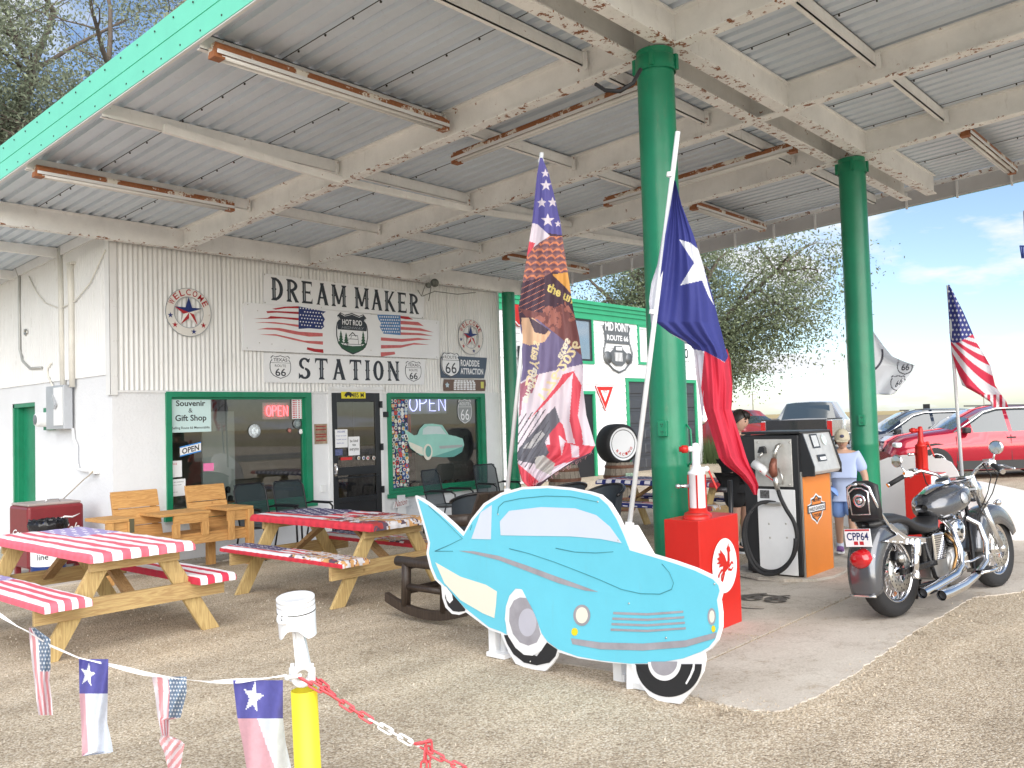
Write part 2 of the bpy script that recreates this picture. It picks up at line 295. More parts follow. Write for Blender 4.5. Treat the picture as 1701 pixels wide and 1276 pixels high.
# ------------------------------------------------------------------ ground
def ground_mat(name, kind):
    m, nt, b = _new(name); N = nt.nodes; L = nt.links; t = N.new('ShaderNodeTexCoord'); co = t.outputs['Object']
    def noise(s, d=4, r=.6, v=None):
        n = N.new('ShaderNodeTexNoise'); n.inputs['Scale'].default_value = s; n.inputs['Detail'].default_value = d; n.inputs['Roughness'].default_value = r; L.new(v or co, n.inputs['Vector']); return n.outputs[0]
    def ramp(i, ps):
        r = N.new('ShaderNodeValToRGB'); e = r.color_ramp.elements
        while len(e) < len(ps): e.new(.5)
        for k, (p_, c) in enumerate(ps): e[k].position = p_; e[k].color = (*c, 1)
        L.new(i, r.inputs[0]); return r.outputs[0]
    def mixc(a, b_, f, bt='MIX'):
        x = N.new('ShaderNodeMixRGB'); x.blend_type = bt
        if isinstance(f, float): x.inputs[0].default_value = f
        else: L.new(f, x.inputs[0])
        for s_, k in ((a, 1), (b_, 2)):
            if isinstance(s_, tuple): x.inputs[k].default_value = (*s_, 1)
            else: L.new(s_, x.inputs[k])
        return x.outputs[0]
    b.inputs['Roughness'].default_value = .9; b.inputs['Specular IOR Level'].default_value = .25
    if kind == 'gravel':
        v = N.new('ShaderNodeTexVoronoi'); v.inputs['Scale'].default_value = 88; v.inputs['Randomness'].default_value = 1; L.new(co, v.inputs['Vector'])
        v2 = N.new('ShaderNodeTexVoronoi'); v2.inputs['Scale'].default_value = 170; L.new(co, v2.inputs['Vector'])
        sp = N.new('ShaderNodeSeparateColor'); L.new(v.outputs['Color'], sp.inputs[0])
        c = ramp(sp.outputs[0], [(0, (.26, .20, .145)), (.14, (.47, .385, .285)), (.45, (.66, .565, .43)), (.75, (.76, .67, .53)), (.97, (.86, .80, .69))])
        sp2 = N.new('ShaderNodeSeparateColor'); L.new(v2.outputs['Color'], sp2.inputs[0])
        c2 = ramp(sp2.outputs[0], [(0, (.28, .22, .16)), (.5, (.58, .49, .37)), (1, (.75, .66, .51))])
        c = mixc(c, c2, .35)
        e = ramp(v.outputs['Distance'], [(.25, (1, 1, 1)), (.75, (.54, .50, .46))]); c = mixc(c, e, .8, 'MULTIPLY')
        pt = ramp(noise(.5, 6, .7), [(.34, (.80, .79, .78)), (.5, (1, 1, 1)), (.66, (1.12, 1.11, 1.09))]); c = mixc(c, pt, 1., 'MULTIPLY')
        mpg = N.new('ShaderNodeMapping'); mpg.inputs['Rotation'].default_value = (0, 0, .35); mpg.inputs['Scale'].default_value = (.22, 1.5, 1); L.new(co, mpg.inputs[0]); trk = ramp(noise(1.3, 3, .5, mpg.outputs[0]), [(.44, (.90, .895, .89)), (.56, (1.05, 1.05, 1.05))]); c = mixc(c, trk, 1., 'MULTIPLY')
        st = ramp(noise(2.3, 7, .7), [(.58, (1, 1, 1)), (.70, (.62, .60, .57))]); c = mixc(c, st, .8, 'MULTIPLY')
        L.new(c, b.inputs['Base Color'])
        bp = N.new('ShaderNodeBump'); bp.inputs['Strength'].default_value = .5; bp.inputs['Distance'].default_value = .01; bp.invert = True; L.new(v.outputs['Distance'], bp.inputs['Height']); L.new(bp.outputs[0], b.inputs['Normal'])
    elif kind == 'concrete':
        c = ramp(noise(1.2, 8, .65), [(.3, (.45, .405, .35)), (.5, (.53, .485, .43)), (.7, (.60, .56, .50))])
        s1 = ramp(noise(70, 3, .8), [(.35, (.78, .77, .75)), (.6, (1.04, 1.04, 1.04))]); c = mixc(c, s1, .8, 'MULTIPLY')
        s2 = ramp(noise(5, 8, .8), [(.55, (1, 1, 1)), (.68, (.66, .59, .50))]); c = mixc(c, s2, .85, 'MULTIPLY'); s3 = ramp(noise(1.6, 9, .7), [(.488, (1, 1, 1)), (.5, (.45, .40, .34)), (.512, (1, 1, 1))]); c = mixc(c, s3, .45, 'MULTIPLY')
        L.new(c, b.inputs['Base Color']); bp = N.new('ShaderNodeBump'); bp.inputs['Strength'].default_value = .3; bp.inputs['Distance'].default_value = .005; L.new(noise(90, 4, .8), bp.inputs['Height']); L.new(bp.outputs[0], b.inputs['Normal'])
    elif kind == 'asphalt':
        c = ramp(noise(60, 4, .8), [(.3, (.14, .13, .12)), (.7, (.24, .225, .21))]); c = mixc(c, ramp(noise(.3, 3), [(.3, (.85, .85, .85)), (.7, (1.1, 1.1, 1.1))]), 1., 'MULTIPLY'); L.new(c, b.inputs['Base Color'])
    elif kind == 'dirt':
        c = ramp(noise(.25, 7, .7), [(.36, (.20, .17, .075)), (.5, (.33, .26, .15)), (.64, (.17, .20, .065))]); c = mixc(c, ramp(noise(9, 6, .8), [(.3, (.7, .7, .7)), (.7, (1.2, 1.2, 1.2))]), .8, 'MULTIPLY'); L.new(c, b.inputs['Base Color'])
    elif kind == 'field':
        mp = N.new('ShaderNodeMapping'); mp.inputs['Scale'].default_value = (.012, .03, 1); L.new(co, mp.inputs[0])
        c = ramp(noise(1., 4, .5, mp.outputs[0]), [(.35, (.40, .30, .14)), (.55, (.48, .37, .18)), (.7, (.33, .28, .13))]); L.new(c, b.inputs['Base Color'])
    return m
GRAVEL = ground_mat('gravel', 'gravel'); CONC = ground_mat('concrete', 'concrete'); ASPH = ground_mat('asphalt', 'asphalt'); DIRT = ground_mat('dirt_grass', 'dirt'); FIELD = ground_mat('wheat_stubble', 'field')
def gsheet(name, x0, x1, y0, y1, m, dz, nx=1, ny=40):
    b = MB(); b.grid(lambda u, v: (x0+(x1-x0)*u, y0+(y1-y0)*v, gz(y0+(y1-y0)*v)+dz), nx, ny, sm=False); return struct(b, name, m)
ys = [-60, 0, 11.32, 30]
b = MB()
for k in range(3):
    b.add([(-60, ys[k], gz(ys[k])), (26, ys[k], gz(ys[k])), (26, ys[k+1], gz(ys[k+1])), (-60, ys[k+1], gz(ys[k+1]))], [(0, 1, 2, 3)])
b.build('gravel_lot', GRAVEL, None, kind='structure')
# behind the camera, road running parallel to the canopy; far land on every side
b = MB(); b.add([(26, -60, .149), (44, -60, .1), (44, 0, -.0), (26, 0, .149)], [(0, 1, 2, 3)]); b.add([(26, 0, .149), (44, 0, .0), (44, 60, -.16), (26, 11.32, -.151), (26, 30, -.152)], [(0, 1, 3), (1, 2, 4, 3)]); b.build('gravel_drive', GRAVEL, None, kind='structure')
def ring(name, r0, r1, z0, z1, m, n=48):
    b = MB(); b.grid(lambda u, v: ((r0+(r1-r0)*v)*math.cos(u*2*math.pi), (r0+(r1-r0)*v)*math.sin(u*2*math.pi), z0+(z1-z0)*v), n, 1, sm=False); return struct(b, name, m)
b = MB(); b.prism([(-110, -110, -.45), (110, -110, -.45), (110, 110, -.45), (-110, 110, -.45)], (0, 0, .25)); struct(b, 'grass_verge', DIRT)
ring('ploughed_field', 100, 420, -.22, -.25, mat('ploughed_soil', (.30, .235, .15), .95, var=.2, scale=.05))
ring('stubble_field', 410, 4800, -.23, -.5, FIELD)
b = MB(); b.bx(-400, 400, -22, -13, -.2, .16); struct(b, 'road', ASPH)
b = MB(); b.bx(-400, 400, -17.6, -17.45, .16, .168); b.bx(-400, 400, -13.3, -13.2, .16, .168); struct(b, 'road_marking', mat('road_paint', (.7, .6, .25), .7))
# concrete pump island slab with a broken outer edge
edge = [(1110, 1130), (1150, 1158), (1200, 1172), (1250, 1181), (1294, 1184), (1330, 1171), (1376, 1148), (1420, 1119), (1460, 1091), (1500, 1064), (1540, 1038), (1580, 1016), (1615, 994), (1650, 990), (1701, 984)]
pts = [G(*q) for q in edge]; fine = []
for a, c in zip(pts[:-1], pts[1:]):
    for k in range(9):
        t = k/9; p_ = a.lerp(c, t); fine.append(Vector((p_.x+random.uniform(-.012, .012), p_.y+random.uniform(-.012, .012), 0)))
fine += [Vector((14, 1.55, 0)), Vector((14, 4.45, 0))]
seg = [Vector((9.2+.6*k*-1, 4.35+random.uniform(-.03, .03), 0)) for k in range(-7, 8)]
fine += seg+[Vector((4.9, 4.2, 0)), Vector((4.4, 3.6, 0))]
# slabs split by the long crack y=2.79 and three cross joints
def slab_piece(poly, name):
    b = MB(); vs = [Vector((p_.x, p_.y, gz(p_.y)+.008)) for p_ in poly]; b.prism([v-Vector((0, 0, .10)) for v in vs], (0, 0, .10)); b.f[0] = tuple(reversed(b.f[0])); b.f[1] = tuple(reversed(b.f[1])); return struct(b, name, CONC)
def clip(poly, n, d):
    out = []; 
    for i in range(len(poly)):
        a, c = poly[i], poly[(i+1) % len(poly)]; da = a.x*n[0]+a.y*n[1]-d; dc = c.x*n[0]+c.y*n[1]-d
        if da >= 0: out.append(a)
        if da*dc < 0: out.append(a.lerp(c, da/(da-dc)))
    return out
g = .014
lo = clip(fine, (0, -1), -(2.79-g)); hi = clip(fine, (0, 1), 2.79+g)
for poly, cuts in ((lo, [7.02, 10.4]), (hi, [5.62, 8.9, 11.9])):
    xs = [-99]+cuts+[99]
    for a, c in zip(xs[:-1], xs[1:]):
        q = clip(clip(poly, (1, 0), a+.006), (-1, 0), -(c-.006))
        if len(q) > 2: slab_piece(q, 'concrete_slab')
# gravel rubble along joints and slab edge, dirt strip by the wall
def pebbles(name, spots, m, label, cat, rs=(.004, .014)):
    b = MB()
    for (x, y) in spots:
        r = random.uniform(*rs); z = gz(y)+.008; a = random.random()*6; vs = []
        for k in range(4): vs.append((x+r*math.cos(a+k*1.57)*random.uniform(.7, 1.2), y+r*math.sin(a+k*1.57)*random.uniform(.7, 1.2), z-.012))
        vs.append((x+random.uniform(-.3, .3)*r, y+random.uniform(-.3, .3)*r, z+r*.7)); b.add(vs, [(0, 1, 4), (1, 2, 4), (2, 3, 4), (3, 0, 4)])
    o = b.build(name, m, None, label, kind='stuff'); 
    if cat: o['category'] = cat
sp = [(random.uniform(4.4, 13), 2.79+random.gauss(0, .035)) for _ in range(420)]
sp += [(5.62+random.gauss(0, .025), random.uniform(2.8, 4.2)) for _ in range(200)]
for _ in range(330):
    i = random.randrange(len(fine)-22); sp.append((fine[i].x+random.gauss(0, .09), fine[i].y+random.gauss(0, .09)-.03))
pebbles('loose_gravel', sp, mat('loose_stone', (.40, .34, .26), .9, var=.35, scale=25), 'loose tan stones along the cracks and edge of the concrete slab', 'gravel')
sp = [(random.uniform(5.1, 12), YW-.06-abs(random.gauss(0, .09))) for _ in range(1900)]+[(XL-abs(random.gauss(0, .1)), random.uniform(11.3, 14)) for _ in range(300)]
pebbles('dirt_and_leaves', sp, mat('wall_debris', (.28, .23, .16), .95, var=.5, scale=20), 'pale pebbles and dry debris along the foot of the shop wall', 'debris', (.012, .035))
sp = []
while len(sp) < 2600:
    x, y = random.uniform(1.2, 11), random.uniform(1.2, 10.5)
    if y > 4.6 or x < 4.0 or y < 1.9: sp.append((x, y))
pebbles('scattered_stones', sp, mat('scattered_stone', (.42, .37, .30), .9, var=.4, scale=9), 'larger pale and brown stones scattered over the gravel lot', 'gravel', (.004, .0105))
# concrete walk in front of the shop
for k in range(9):
    x0 = 1.0+k*1.3
    b = MB(); y0, y1 = YW-.62, YW-.02; b.add([(x0, y0, gz(y0)+.02), (x0+1.285, y0, gz(y0)+.02), (x0+1.285, y1, gz(y1)+.022), (x0, y1, gz(y1)+.022)], [(0, 1, 2, 3)]); b.bx(x0, x0+1.285, y0, y0+.01, gz(y0)-.05, gz(y0)+.0195)
    struct(b, 'walk_slab', CONC)
for k in range(4):
    for j in range(4):
        x0 = 1.2+k*.95; y0 = YW+j*1.0
        b = MB(); b.add([(x0, y0, -.128), (x0+.935, y0, -.128), (x0+.935, y0+.985, -.128), (x0, y0+.985, -.128)], [(0, 1, 2, 3)]); struct(b, 'yard_slab', CONC)
# painted route emblem on the slab behind the red tank
b = MB(); c0 = G(1262, 1000, .008)
def ringseg(b, c, r0, r1, n=28, sx=1., z=.004):
    vs = []; 
    for k in range(n): a = 2*math.pi*k/n; vs += [(c.x+r0*math.cos(a)*sx, c.y+r0*math.sin(a), gz(c.y)+.008+z), (c.x+r1*math.cos(a)*sx, c.y+r1*math.sin(a), gz(c.y)+.008+z)]
    b.add(vs, [(2*k, 2*k+1, (2*k+3) % (2*n), (2*k+2) % (2*n)) for k in range(n)])
ringseg(b, c0, .27, .30)
text(b, '66', Vector((c0.x-.02, c0.y+.20, gz(c0.y)+.023)), (.0, -.40, 0.01), (.30, 0, 0), .02)
solo(b, 'painted_emblem', mat('worn_black_paint', (.10, .09, .08), .8, var=.4, scale=20), 'round black painted 66 emblem on the concrete beside the red tank', 'road marking')
# ------------------------------------------------------------------ canopy
can = thing('service_station_canopy', 'large flat steel canopy with cream beams, mint green edge and green columns', 'canopy', (5.885, 3.6, gz(3.6)))
BX = [5.93, 7.98, 10.03]; YP = [.9, 2.6, 4.3, 6.0, 7.68, 9.43]
def ybeam(b, x, y0, y1, h=.27, w=.13, t=.016, tw=.012):
    for (cx_, dz, ww, hh, mi_) in ((x, t/2, w, t, 1), (x, h/2, tw, h-2*t, 0), (x, h-t/2, w, t, 0)):
        b.bar((cx_, y0, zc(y0)+dz), (cx_, y1, zc(y1)+dz), ww, hh, mi=mi_)
def xbeam(b, y, x0, x1, h=.262, w=.13, t=.016, tw=.012, dz=.004, chan=0):
    z = zc(y)+dz
    b.bx(x0, x1, y-w/2, y+w/2, z, z+t, 1); b.bx(x0, x1, y-tw/2+chan, y+tw/2+chan, z+t, z+h-t); b.bx(x0, x1, y-w/2, y+w/2, z+h-t, z+h)
for x in BX:
    b = MB(); ybeam(b, x, .45, 11.08); b.build('beam', [BEAM, BEAMR], can)
for y, ch in ((3.47, -.03), (3.79, .03)):
    b = MB(); xbeam(b, y, 3.45, 12.55, chan=ch); b.build('beam', [BEAM, BEAMR], can)
b = MB(); xbeam(b, 11.15, 3.42, 12.9, h=.266, w=.12, chan=-.04); b.build('edge_beam', [BEAM, BEAMR], can)
b = MB(); b.bar((12.87, .45, zc(.45)+.235), (12.87, 11.1, zc(11.1)+.235), .07, .05); b.build('edge_beam', BEAMR, can)
bays = [(3.36, 5.915), (5.945, 7.965), (7.995, 10.015), (10.045, 12.85)]
for y in YP:
    for (x0, x1) in bays:
        b = MB(); z = zc(y); b.bx(x0, x1, y-.006, y+.006, z+.135, z+.262); b.bx(x0, x1, y-.006, y+.045, z+.135, z+.143); b.bx(x0, x1, y-.006, y+.045, z+.254, z+.262); b.build('purlin', BEAM, can)
for y in (12.9, 14.6, 16.3):
    b = MB(); z = zc(y); b.bx(3.36, XL-.03, y-.03, y+.03, z+.13, z+.26); b.build('purlin', BEAM, can)
for (a, c) in (((3.9, 7.63, .14), (5.92, 7.63, .03)), ((5.95, 7.63, .03), (7.96, 7.63, .04)), ((8.0, 7.63, .04), (10.0, 7.63, .16)), ((10.05, 7.63, .04), (12.8, 7.63, .18))):
    b = MB(); b.bar((a[0], a[1], zc(a[1])+a[2]), (c[0], c[1], zc(c[1])+c[2]), .05, .075); b.build('tie_strut', BEAM, can)
for x in BX:      # stiffener plates and cross links between the double beams
    for y in (3.63,):
        b = MB(); b.bx(x-.008, x+.008, 3.5, 3.76, zc(y)+.02, zc(y)+.25); b.build('stiffener', BEAMR, can)
    for y in (9.43, 7.68, 6.0, 4.3, 2.6):
        for sx in (-1, 1):
            b = MB(); b.bx(x+sx*.03-.004+sx*.02, x+sx*.03+.004+sx*.02, y-.05, y+.0, zc(y)+.10, zc(y)+.25); b.build('bracket', BEAMR, can)
# deck: ribbed sheets .965 wide running down the slope
def deck_panel(x0, x1, y0, y1):
    b = MB(); n = max(1, round((x1-x0)/.1608)); w = (x1-x0)/n; prof = []
    for k in range(n):
        a = x0+k*w; prof += [(a, 0), (a+w*.58, 0), (a+w*.66, .034), (a+w*.92, .034)]
    prof.append((x1, 0)); vs = []
    for y in (y0, y1):
        for (x, z) in prof: vs.append((x, y, zc(y)+.272+z))
    m_ = len(prof); b.add(vs, [(k, k+1, m_+k+1, m_+k) for k in range(m_-1)], 0, False)
    vt = [(x0-.004, y0, zc(y0)+.32), (x1+.004, y0, zc(y0)+.32), (x1+.004, y1, zc(y1)+.32), (x0-.004, y1, zc(y1)+.32)]; b.add(vt, [(0, 1, 2, 3)])
    o = b.build('deck_panel', DECK, can)
xs = [3.37]+[4.09+.965*k for k in range(-0, 10)]
xs = [3.37, 4.087, 5.05, 6.015, 6.98, 7.945, 8.91, 9.875, 10.84, 11.805, 12.86]
SEAM = mat('dark_seam', (.03, .03, .03), .8)
for a, c in zip(xs[:-1], xs[1:]):
    deck_panel(a+.0015, c-.0015, .42, 18.2 if c < 5.2 else 13.2)
b = MB()
for x in xs[1:-1]: b.bar((x, .45, zc(.45)+.270), (x, 11.1, zc(11.1)+.270), .006, .004)
for x in xs[1:-1]:
    for k in range(29): y = .8+k*.36+random.uniform(-.05, .05); b.box((x+.012, y, zc(y)+.262), (.012, .012, .014))
b.build('seam_screws', SEAM, can, kind='stuff')
# fascias
b = MB(); x = 3.31
for (z0, z1, dx_) in ((.17, .335, 0), (.335, .35, .012), (.35, .53, .004)):
    b.bar((x+dx_+.01, .35, zc(.35)+(z0+z1)/2), (x+dx_+.01, 18.3, zc(18.3)+(z0+z1)/2), .02, z1-z0)
b.build('mint_fascia', MINT, can)
b = MB(); b.bar((x+.022, .35, zc(.35)+.166), (x+.022, 18.3, zc(18.3)+.166), .03, .012); b.build('drip_edge', WHITE, can)
b = MB()
for k in range(60):
    y = .5+k*.3
    for z in (.22, .47): b.box((x-.002, y+.1*(z > .3), zc(y)+z), (.006, .012, .012))
b.build('fascia_screws', SEAM, can, kind='stuff')
b = MB(); b.bar((12.95, .35, zc(.35)+.20), (12.95, 11.2, zc(11.2)+.20), .02, .40); b.build('mint_fascia', MINT, can)
b = MB(); b.bar((12.932, .35, zc(.35)+.20), (12.932, 11.2, zc(11.2)+.20), .012, .396); b.bar((12.915, .35, zc(.35)+.02), (12.915, 11.2, zc(11.2)+.02), .03, .01); b.build('fascia_back', mat('grey_primer', (.55, .55, .56), .5, var=.06, dirt=.2), can)
for k in range(16):
    y = .6+k*.66; b = MB(); b.bx(12.885, 12.925, y-.012, y+.012, zc(y)-.03, zc(y)+.2); b.build('fascia_bracket', WHITE, can)
for y, n in ((.40, 'mint_fascia'),):
    b = MB(); b.bx(3.3, 12.96, y-.02, y, zc(y)+.0, zc(y)+.5); b.build(n, MINT, can)
# columns
COLG = mat('column_green_paint', (.008, .21, .105), .34, var=.16, scale=1.6, bump=.3, bscale=9, rust=.335, rustcol=(.05, .035, .02), rscale=14, dirt=.22)
def column(cx, cy, r, ztop, zb):
    b = MB(); b.lathe([(r*1.02, 0), (r, .05), (r, 1.15), (r*1.012, 1.16), (r*1.012, 1.19), (r, 1.2), (r, ztop-zb-.1), (r*1.0, ztop-zb)], (cx, cy, zb), 40)
    o = b.build('column', COLG, can); return o
c1 = column(5.885, 3.6, .145, zc(3.6), gz(3.6)); c2 = column(10.02, 3.6, .145, zc(3.6), gz(3.6)); c3 = column(12.52, 11.1, .125, zc(11.1), -.15)
for c, (x, y) in ((c1, (5.885, 3.6)), (c2, (10.02, 3.6))):
    b = MB(); b.lathe([(.158, -.17), (.158, -.06), (.146, -.05)], (x, y, zc(3.6)), 32)
    for k in range(4): a = k*1.57+.4; b.box((x+.158*math.cos(a), y+.158*math.sin(a), zc(3.6)-.1), (.035, .035, .12))
    b.build('collar', GREEN, c)
def on_col(px, py, cx, cy, r):
    d = ray(px, py); bq = d[0]*cx+d[1]*cy; aq = d[0]**2+d[1]**2; cq = cx*cx+cy*cy-r*r; disc = bq*bq-aq*cq; t = (bq-math.sqrt(max(disc, 0)))/aq; return Vector(O+d*t)
def outlet(px, py, cx, cy, c):
    p_ = on_col(px, py, cx, cy, .145); n = Vector((p_.x-cx, p_.y-cy, 0)).normalized(); R = Matrix((n.cross(Z_)*-1, n, Z_)).transposed()
    b = MB(); b.box(p_+n*.012, (.072, .05, .118), R); b.build('outlet_box', GREEN, c, bevel=.006)
    b = MB()
    for dz in (-.028, .028):
        for sx in (-.007, .007): b.box(p_+n*.038+Z_*dz+R @ Vector((sx, 0, .004)), (.004, .003, .012), R)
        b.box(p_+n*.0375+Z_*(dz-.012), (.006, .003, .006), R)
    b.build('outlet_slots', BLACK, c)
outlet(1102, 712, 5.885, 3.6, c1); outlet(1432, 698, 10.02, 3.6, c2)
p_ = on_col(1141, 740, 5.885, 3.6, .145); n = Vector((p_.x-5.885, p_.y-3.6, 0)).normalized()
b = MB(); b.tube([p_+Z_*.16, p_+n*.035+Z_*.12, p_+n*.04, p_+n*.035-Z_*.12, p_-Z_*.16], .008, 8); b.build('cleat', GREEN, c1)
# loose black cable by the front column
b = MB(); b.tube([at(990, 140, 6.1), at(1005, 150, 6.0), at(1030, 152, 5.95), at(1052, 138, 5.95), at(1064, 115, 6.0)], .014, 8); solo(b, 'cable', RUBBER, 'thick black cable looping between the beam and the top of the front green column', 'cable')
b = MB(); b.tube([onY(702, 492, 11.0), onY(722, 484, 11.0), onY(760, 489, 11.0), onY(790, 486, 11.0)], .008, 6); b.tube([onY(712, 500, 11.0), onY(716, 478, 10.98), onY(708, 470, 11.0), onY(700, 492, 11.0), onY(694, 482, 10.98)], .007, 6)
b.ball(onY(722, 470, 11.0), .075, 10, 7); b.ball(onY(712, 474, 10.97), .05, 8, 6); solo(b, 'floodlight', mat('weathered_lamp', (.16, .17, .15), .5, var=.4, scale=20), 'small grey floodlight with tangled wire above the right end of the name banner', 'floodlight')
# fluorescent fixtures
TUBE = mat('lamp_tube', (.80, .80, .78), .25)
def fixture(a, c, label, rust=True):
    a = Vector(a); c = Vector(c); t = thing('fluorescent_fixture', label, 'light fixture', a, 'rusty strip lights under the canopy'); d = (c-a).normalized(); sx = d.cross(Z_).normalized()
    b = MB(); b.bar(a, c, .13, .045); b.bar(a+Z_*.035, c+Z_*.035, .07, .03); b.build('housing', RUSTY, t)
    for s in (-1, 1):
        b = MB(); b.bar(a+sx*.063*s-Z_*.028, c+sx*.063*s-Z_*.028, .008, .03); b.build('rim', WHITE, t)
        b = MB(); b.tube([a+sx*.028*s-Z_*.05+d*.05, c+sx*.028*s-Z_*.05-d*.05], .018, 10); b.build('tube', TUBE, t)
    for e in (a+d*.03, c-d*.03):
        b = MB(); b.box(e-Z_*.045, (.09, .09, .05)); b.build('lamp_holder', RUSTY, t)
fixture((3.42, 5.92, zc(5.92)+.12), (5.84, 5.92, zc(5.92)+.12), 'long white strip light with rusty left end, topmost beside the mint edge')
fixture((3.42, 9.36, zc(9.36)+.12), (5.62, 9.36, zc(9.36)+.12), 'strip light with a long brown rust streak, by the mint edge nearest the shop')
fixture((6.55, 6.5, zc(6.5)+.10), (6.56, 4.1, zc(4.1)+.10), 'heavily rusted strip light hanging between the beams left of the front green column')
fixture((9.3, 6.5, zc(6.5)+.10), (9.3, 3.95, zc(3.95)+.10), 'rusted strip light running behind the front column towards the second column')
fixture((10.5, 5.92, zc(5.92)+.12), (12.6, 5.92, zc(5.92)+.12), 'rust-stained strip light between the two tall columns at the far canopy edge')
fixture((10.45, 2.52, zc(2.52)+.12), (12.65, 2.52, zc(2.52)+.12), 'strip light at the top right of the canopy, right of the second column')
fixture((10.5, 9.36, zc(9.36)+.12), (12.7, 9.36, zc(9.36)+.12), 'short-looking rusted strip light behind the patterned flag near the shop corner')
# ------------------------------------------------------------------ gift shop
STUC = mat('white_stucco', (.74, .755, .78), .75, var=.04, scale=1.5, bump=.5, bscale=28, dirt=.12)
CORR = mat('white_corrugated', (.76, .765, .76), .5, var=.05, scale=1.2, dirt=.4)
shop = thing('gift_shop_building', 'white stucco and corrugated metal gift shop with green-framed windows under the canopy', 'building', (XL, YW, -.15))
XR = 12.42; W1 = (5.76, 8.10, .44, 2.15); W2 = (9.63, 12.0, .42, 2.15); DR = (8.42, 9.52)
def wall(x0, x1, z0, z1, y0=YW, y1=YW+.18): b = MB(); b.bx(x0, x1, y0, y1, z0, z1); return b
b = MB()
for (x0, x1, z0, z1) in ((XL, W1[0], -.2, 2.2), (W1[0], W1[1], -.2, W1[2]), (W1[1], DR[0], -.2, 2.2), (DR[1], W2[0], -.2, 2.2), (W2[0], W2[1], -.2, W2[2]), (W2[1], XR, -.2, 2.2), (XL, XR, 2.2, 4.3)):
    b.bx(x0, x1, YW, YW+.18, z0, z1)
b.build('front_wall', STUC, shop)
def zd(y): return zc(y)+.26
# left wall with recessed green door
pL = onX(20, 668, XL); pR = onX(58, 668, XL); yd0, yd1, zt = pR.y, pL.y, onX(58, 668, XL).z
b = MB()
for (y0, y1, z0, z1) in ((YW+.18, yd0, -.2, 2.37), (yd0, yd1, zt, 2.37), (yd1, 18, -.2, 2.37)): b.bx(XL, XL+.18, y0, y1, z0, z1)
b.add([(XL+.02, YW+.18, 2.37), (XL+.02, 18, 2.37), (XL+.02, 18, zd(18)), (XL+.02, YW+.18, zd(YW))], [(0, 1, 2, 3)])
b.build('side_wall', STUC, shop)
d = MB(); d.bx(XL+.12, XL+.15, yd0, yd1, -.14, zt); dd = d.build('side_door', GREEN, shop)
b = MB(); b.bx(XL+.01, XL+.12, yd1-.06, yd1, -.14, zt); b.bx(XL+.01, XL+.12, yd0, yd0+.02, -.14, zt); b.bx(XL+.01, XL+.12, yd0, yd1, zt-.06, zt); b.bx(XL+.04, XL+.12, yd1-.14, yd1-.06, -.14, zt-.06); b.build('door_frame', GREEN, dd)
b = MB(); b.box((XL+.1, yd0+.12, .9), (.03, .1, .03)); b.build('door_handle', STEEL, dd)
def corr(x0, x1, z0, z1, y=YW, pitch=.0677, amp=.011, seg=6):
    n = max(2, round((x1-x0)/pitch)); b = MB(); k = n*seg; vs = []
    for z in (z0, z1):
        for i in range(k+1): x = x0+(x1-x0)*i/k; vs.append((x, y-.016-amp*math.cos(2*math.pi*i/seg), z))
    b.add(vs, [(i, i+1, k+2+i, k+1+i) for i in range(k)], 0, True); return b
x = XL+.06; first = True
while x < XR-.02:
    x1 = min(x+.745, XR); b = corr(x+.002, x1-.002, 2.165, 4.2, YW-(.003 if first else 0)); b.build('corrugated_sheet', CORR, shop); x = x1; first = not first
def corry(y0, y1, z0, pitch=.0677, amp=.017, seg=6):
    n = round((y1-y0)/pitch); b = MB(); k = n*seg; vs = []
    for t in (0, 1):
        for i in range(k+1):
            y = y0+(y1-y0)*i/k; vs.append((XL-.016+amp*math.cos(2*math.pi*i/seg), y, z0 if t == 0 else zd(y)))
    b.add(vs, [(i, i+1, k+2+i, k+1+i) for i in range(k)], 0, True); return b
y = YW+.01
while y < 17.9: corry(y, min(y+.745, 18), 2.37).build('corrugated_sheet', CORR, shop); y += .747
b = MB(); b.bx(XL-.036, XL+.06, YW-.03, YW-.026, 2.1, 4.25); b.bx(XL-.036, XL-.032, YW-.03, YW+.10, 2.1, 4.25)
for k in range(5):
    for dx_ in (.005, .045): b.ball((XL+dx_, YW-.031, 2.35+k*.45), .009, 6, 4)
b.build('corner_trim', CORR, shop)
b = MB(); b.bar((XL-.04, YW, zd(YW)-.05), (XL-.04, 18, zd(18)-.05), .03, .13); b.build('eave_trim', WHITE, shop)
b = MB(); b.bx(W2[1]+.02, XR+.02, YW-.032, YW-.005, -.15, 2.16); b.bx(XR-.02, XR+.03, YW-.05, YW+.25, -.15, 4.1); b.build('end_trim', WHITE, shop)
b = MB(); b.bx(XL-.004, XR, YW-.024, YW-.001, 2.135, 2.163); b.build('sheet_flashing', WHITE, shop)
b = MB(); b.bx(XR-.18, XR, YW+.18, 18, -.15, 4.0); b.build('side_wall', STUC, shop)
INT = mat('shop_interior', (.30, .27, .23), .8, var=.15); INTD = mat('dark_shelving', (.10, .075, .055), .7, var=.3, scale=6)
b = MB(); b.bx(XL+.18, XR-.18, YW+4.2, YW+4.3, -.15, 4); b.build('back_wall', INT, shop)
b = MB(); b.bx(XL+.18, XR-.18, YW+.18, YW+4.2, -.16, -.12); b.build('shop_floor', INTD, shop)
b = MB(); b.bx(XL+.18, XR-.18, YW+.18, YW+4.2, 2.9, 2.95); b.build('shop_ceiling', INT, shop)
b = MB(); b.bx(XL, XR+.02, YW+.06, 18, 4.31, 4.36); b.build('roof', DECK, shop)
GLS = glass()
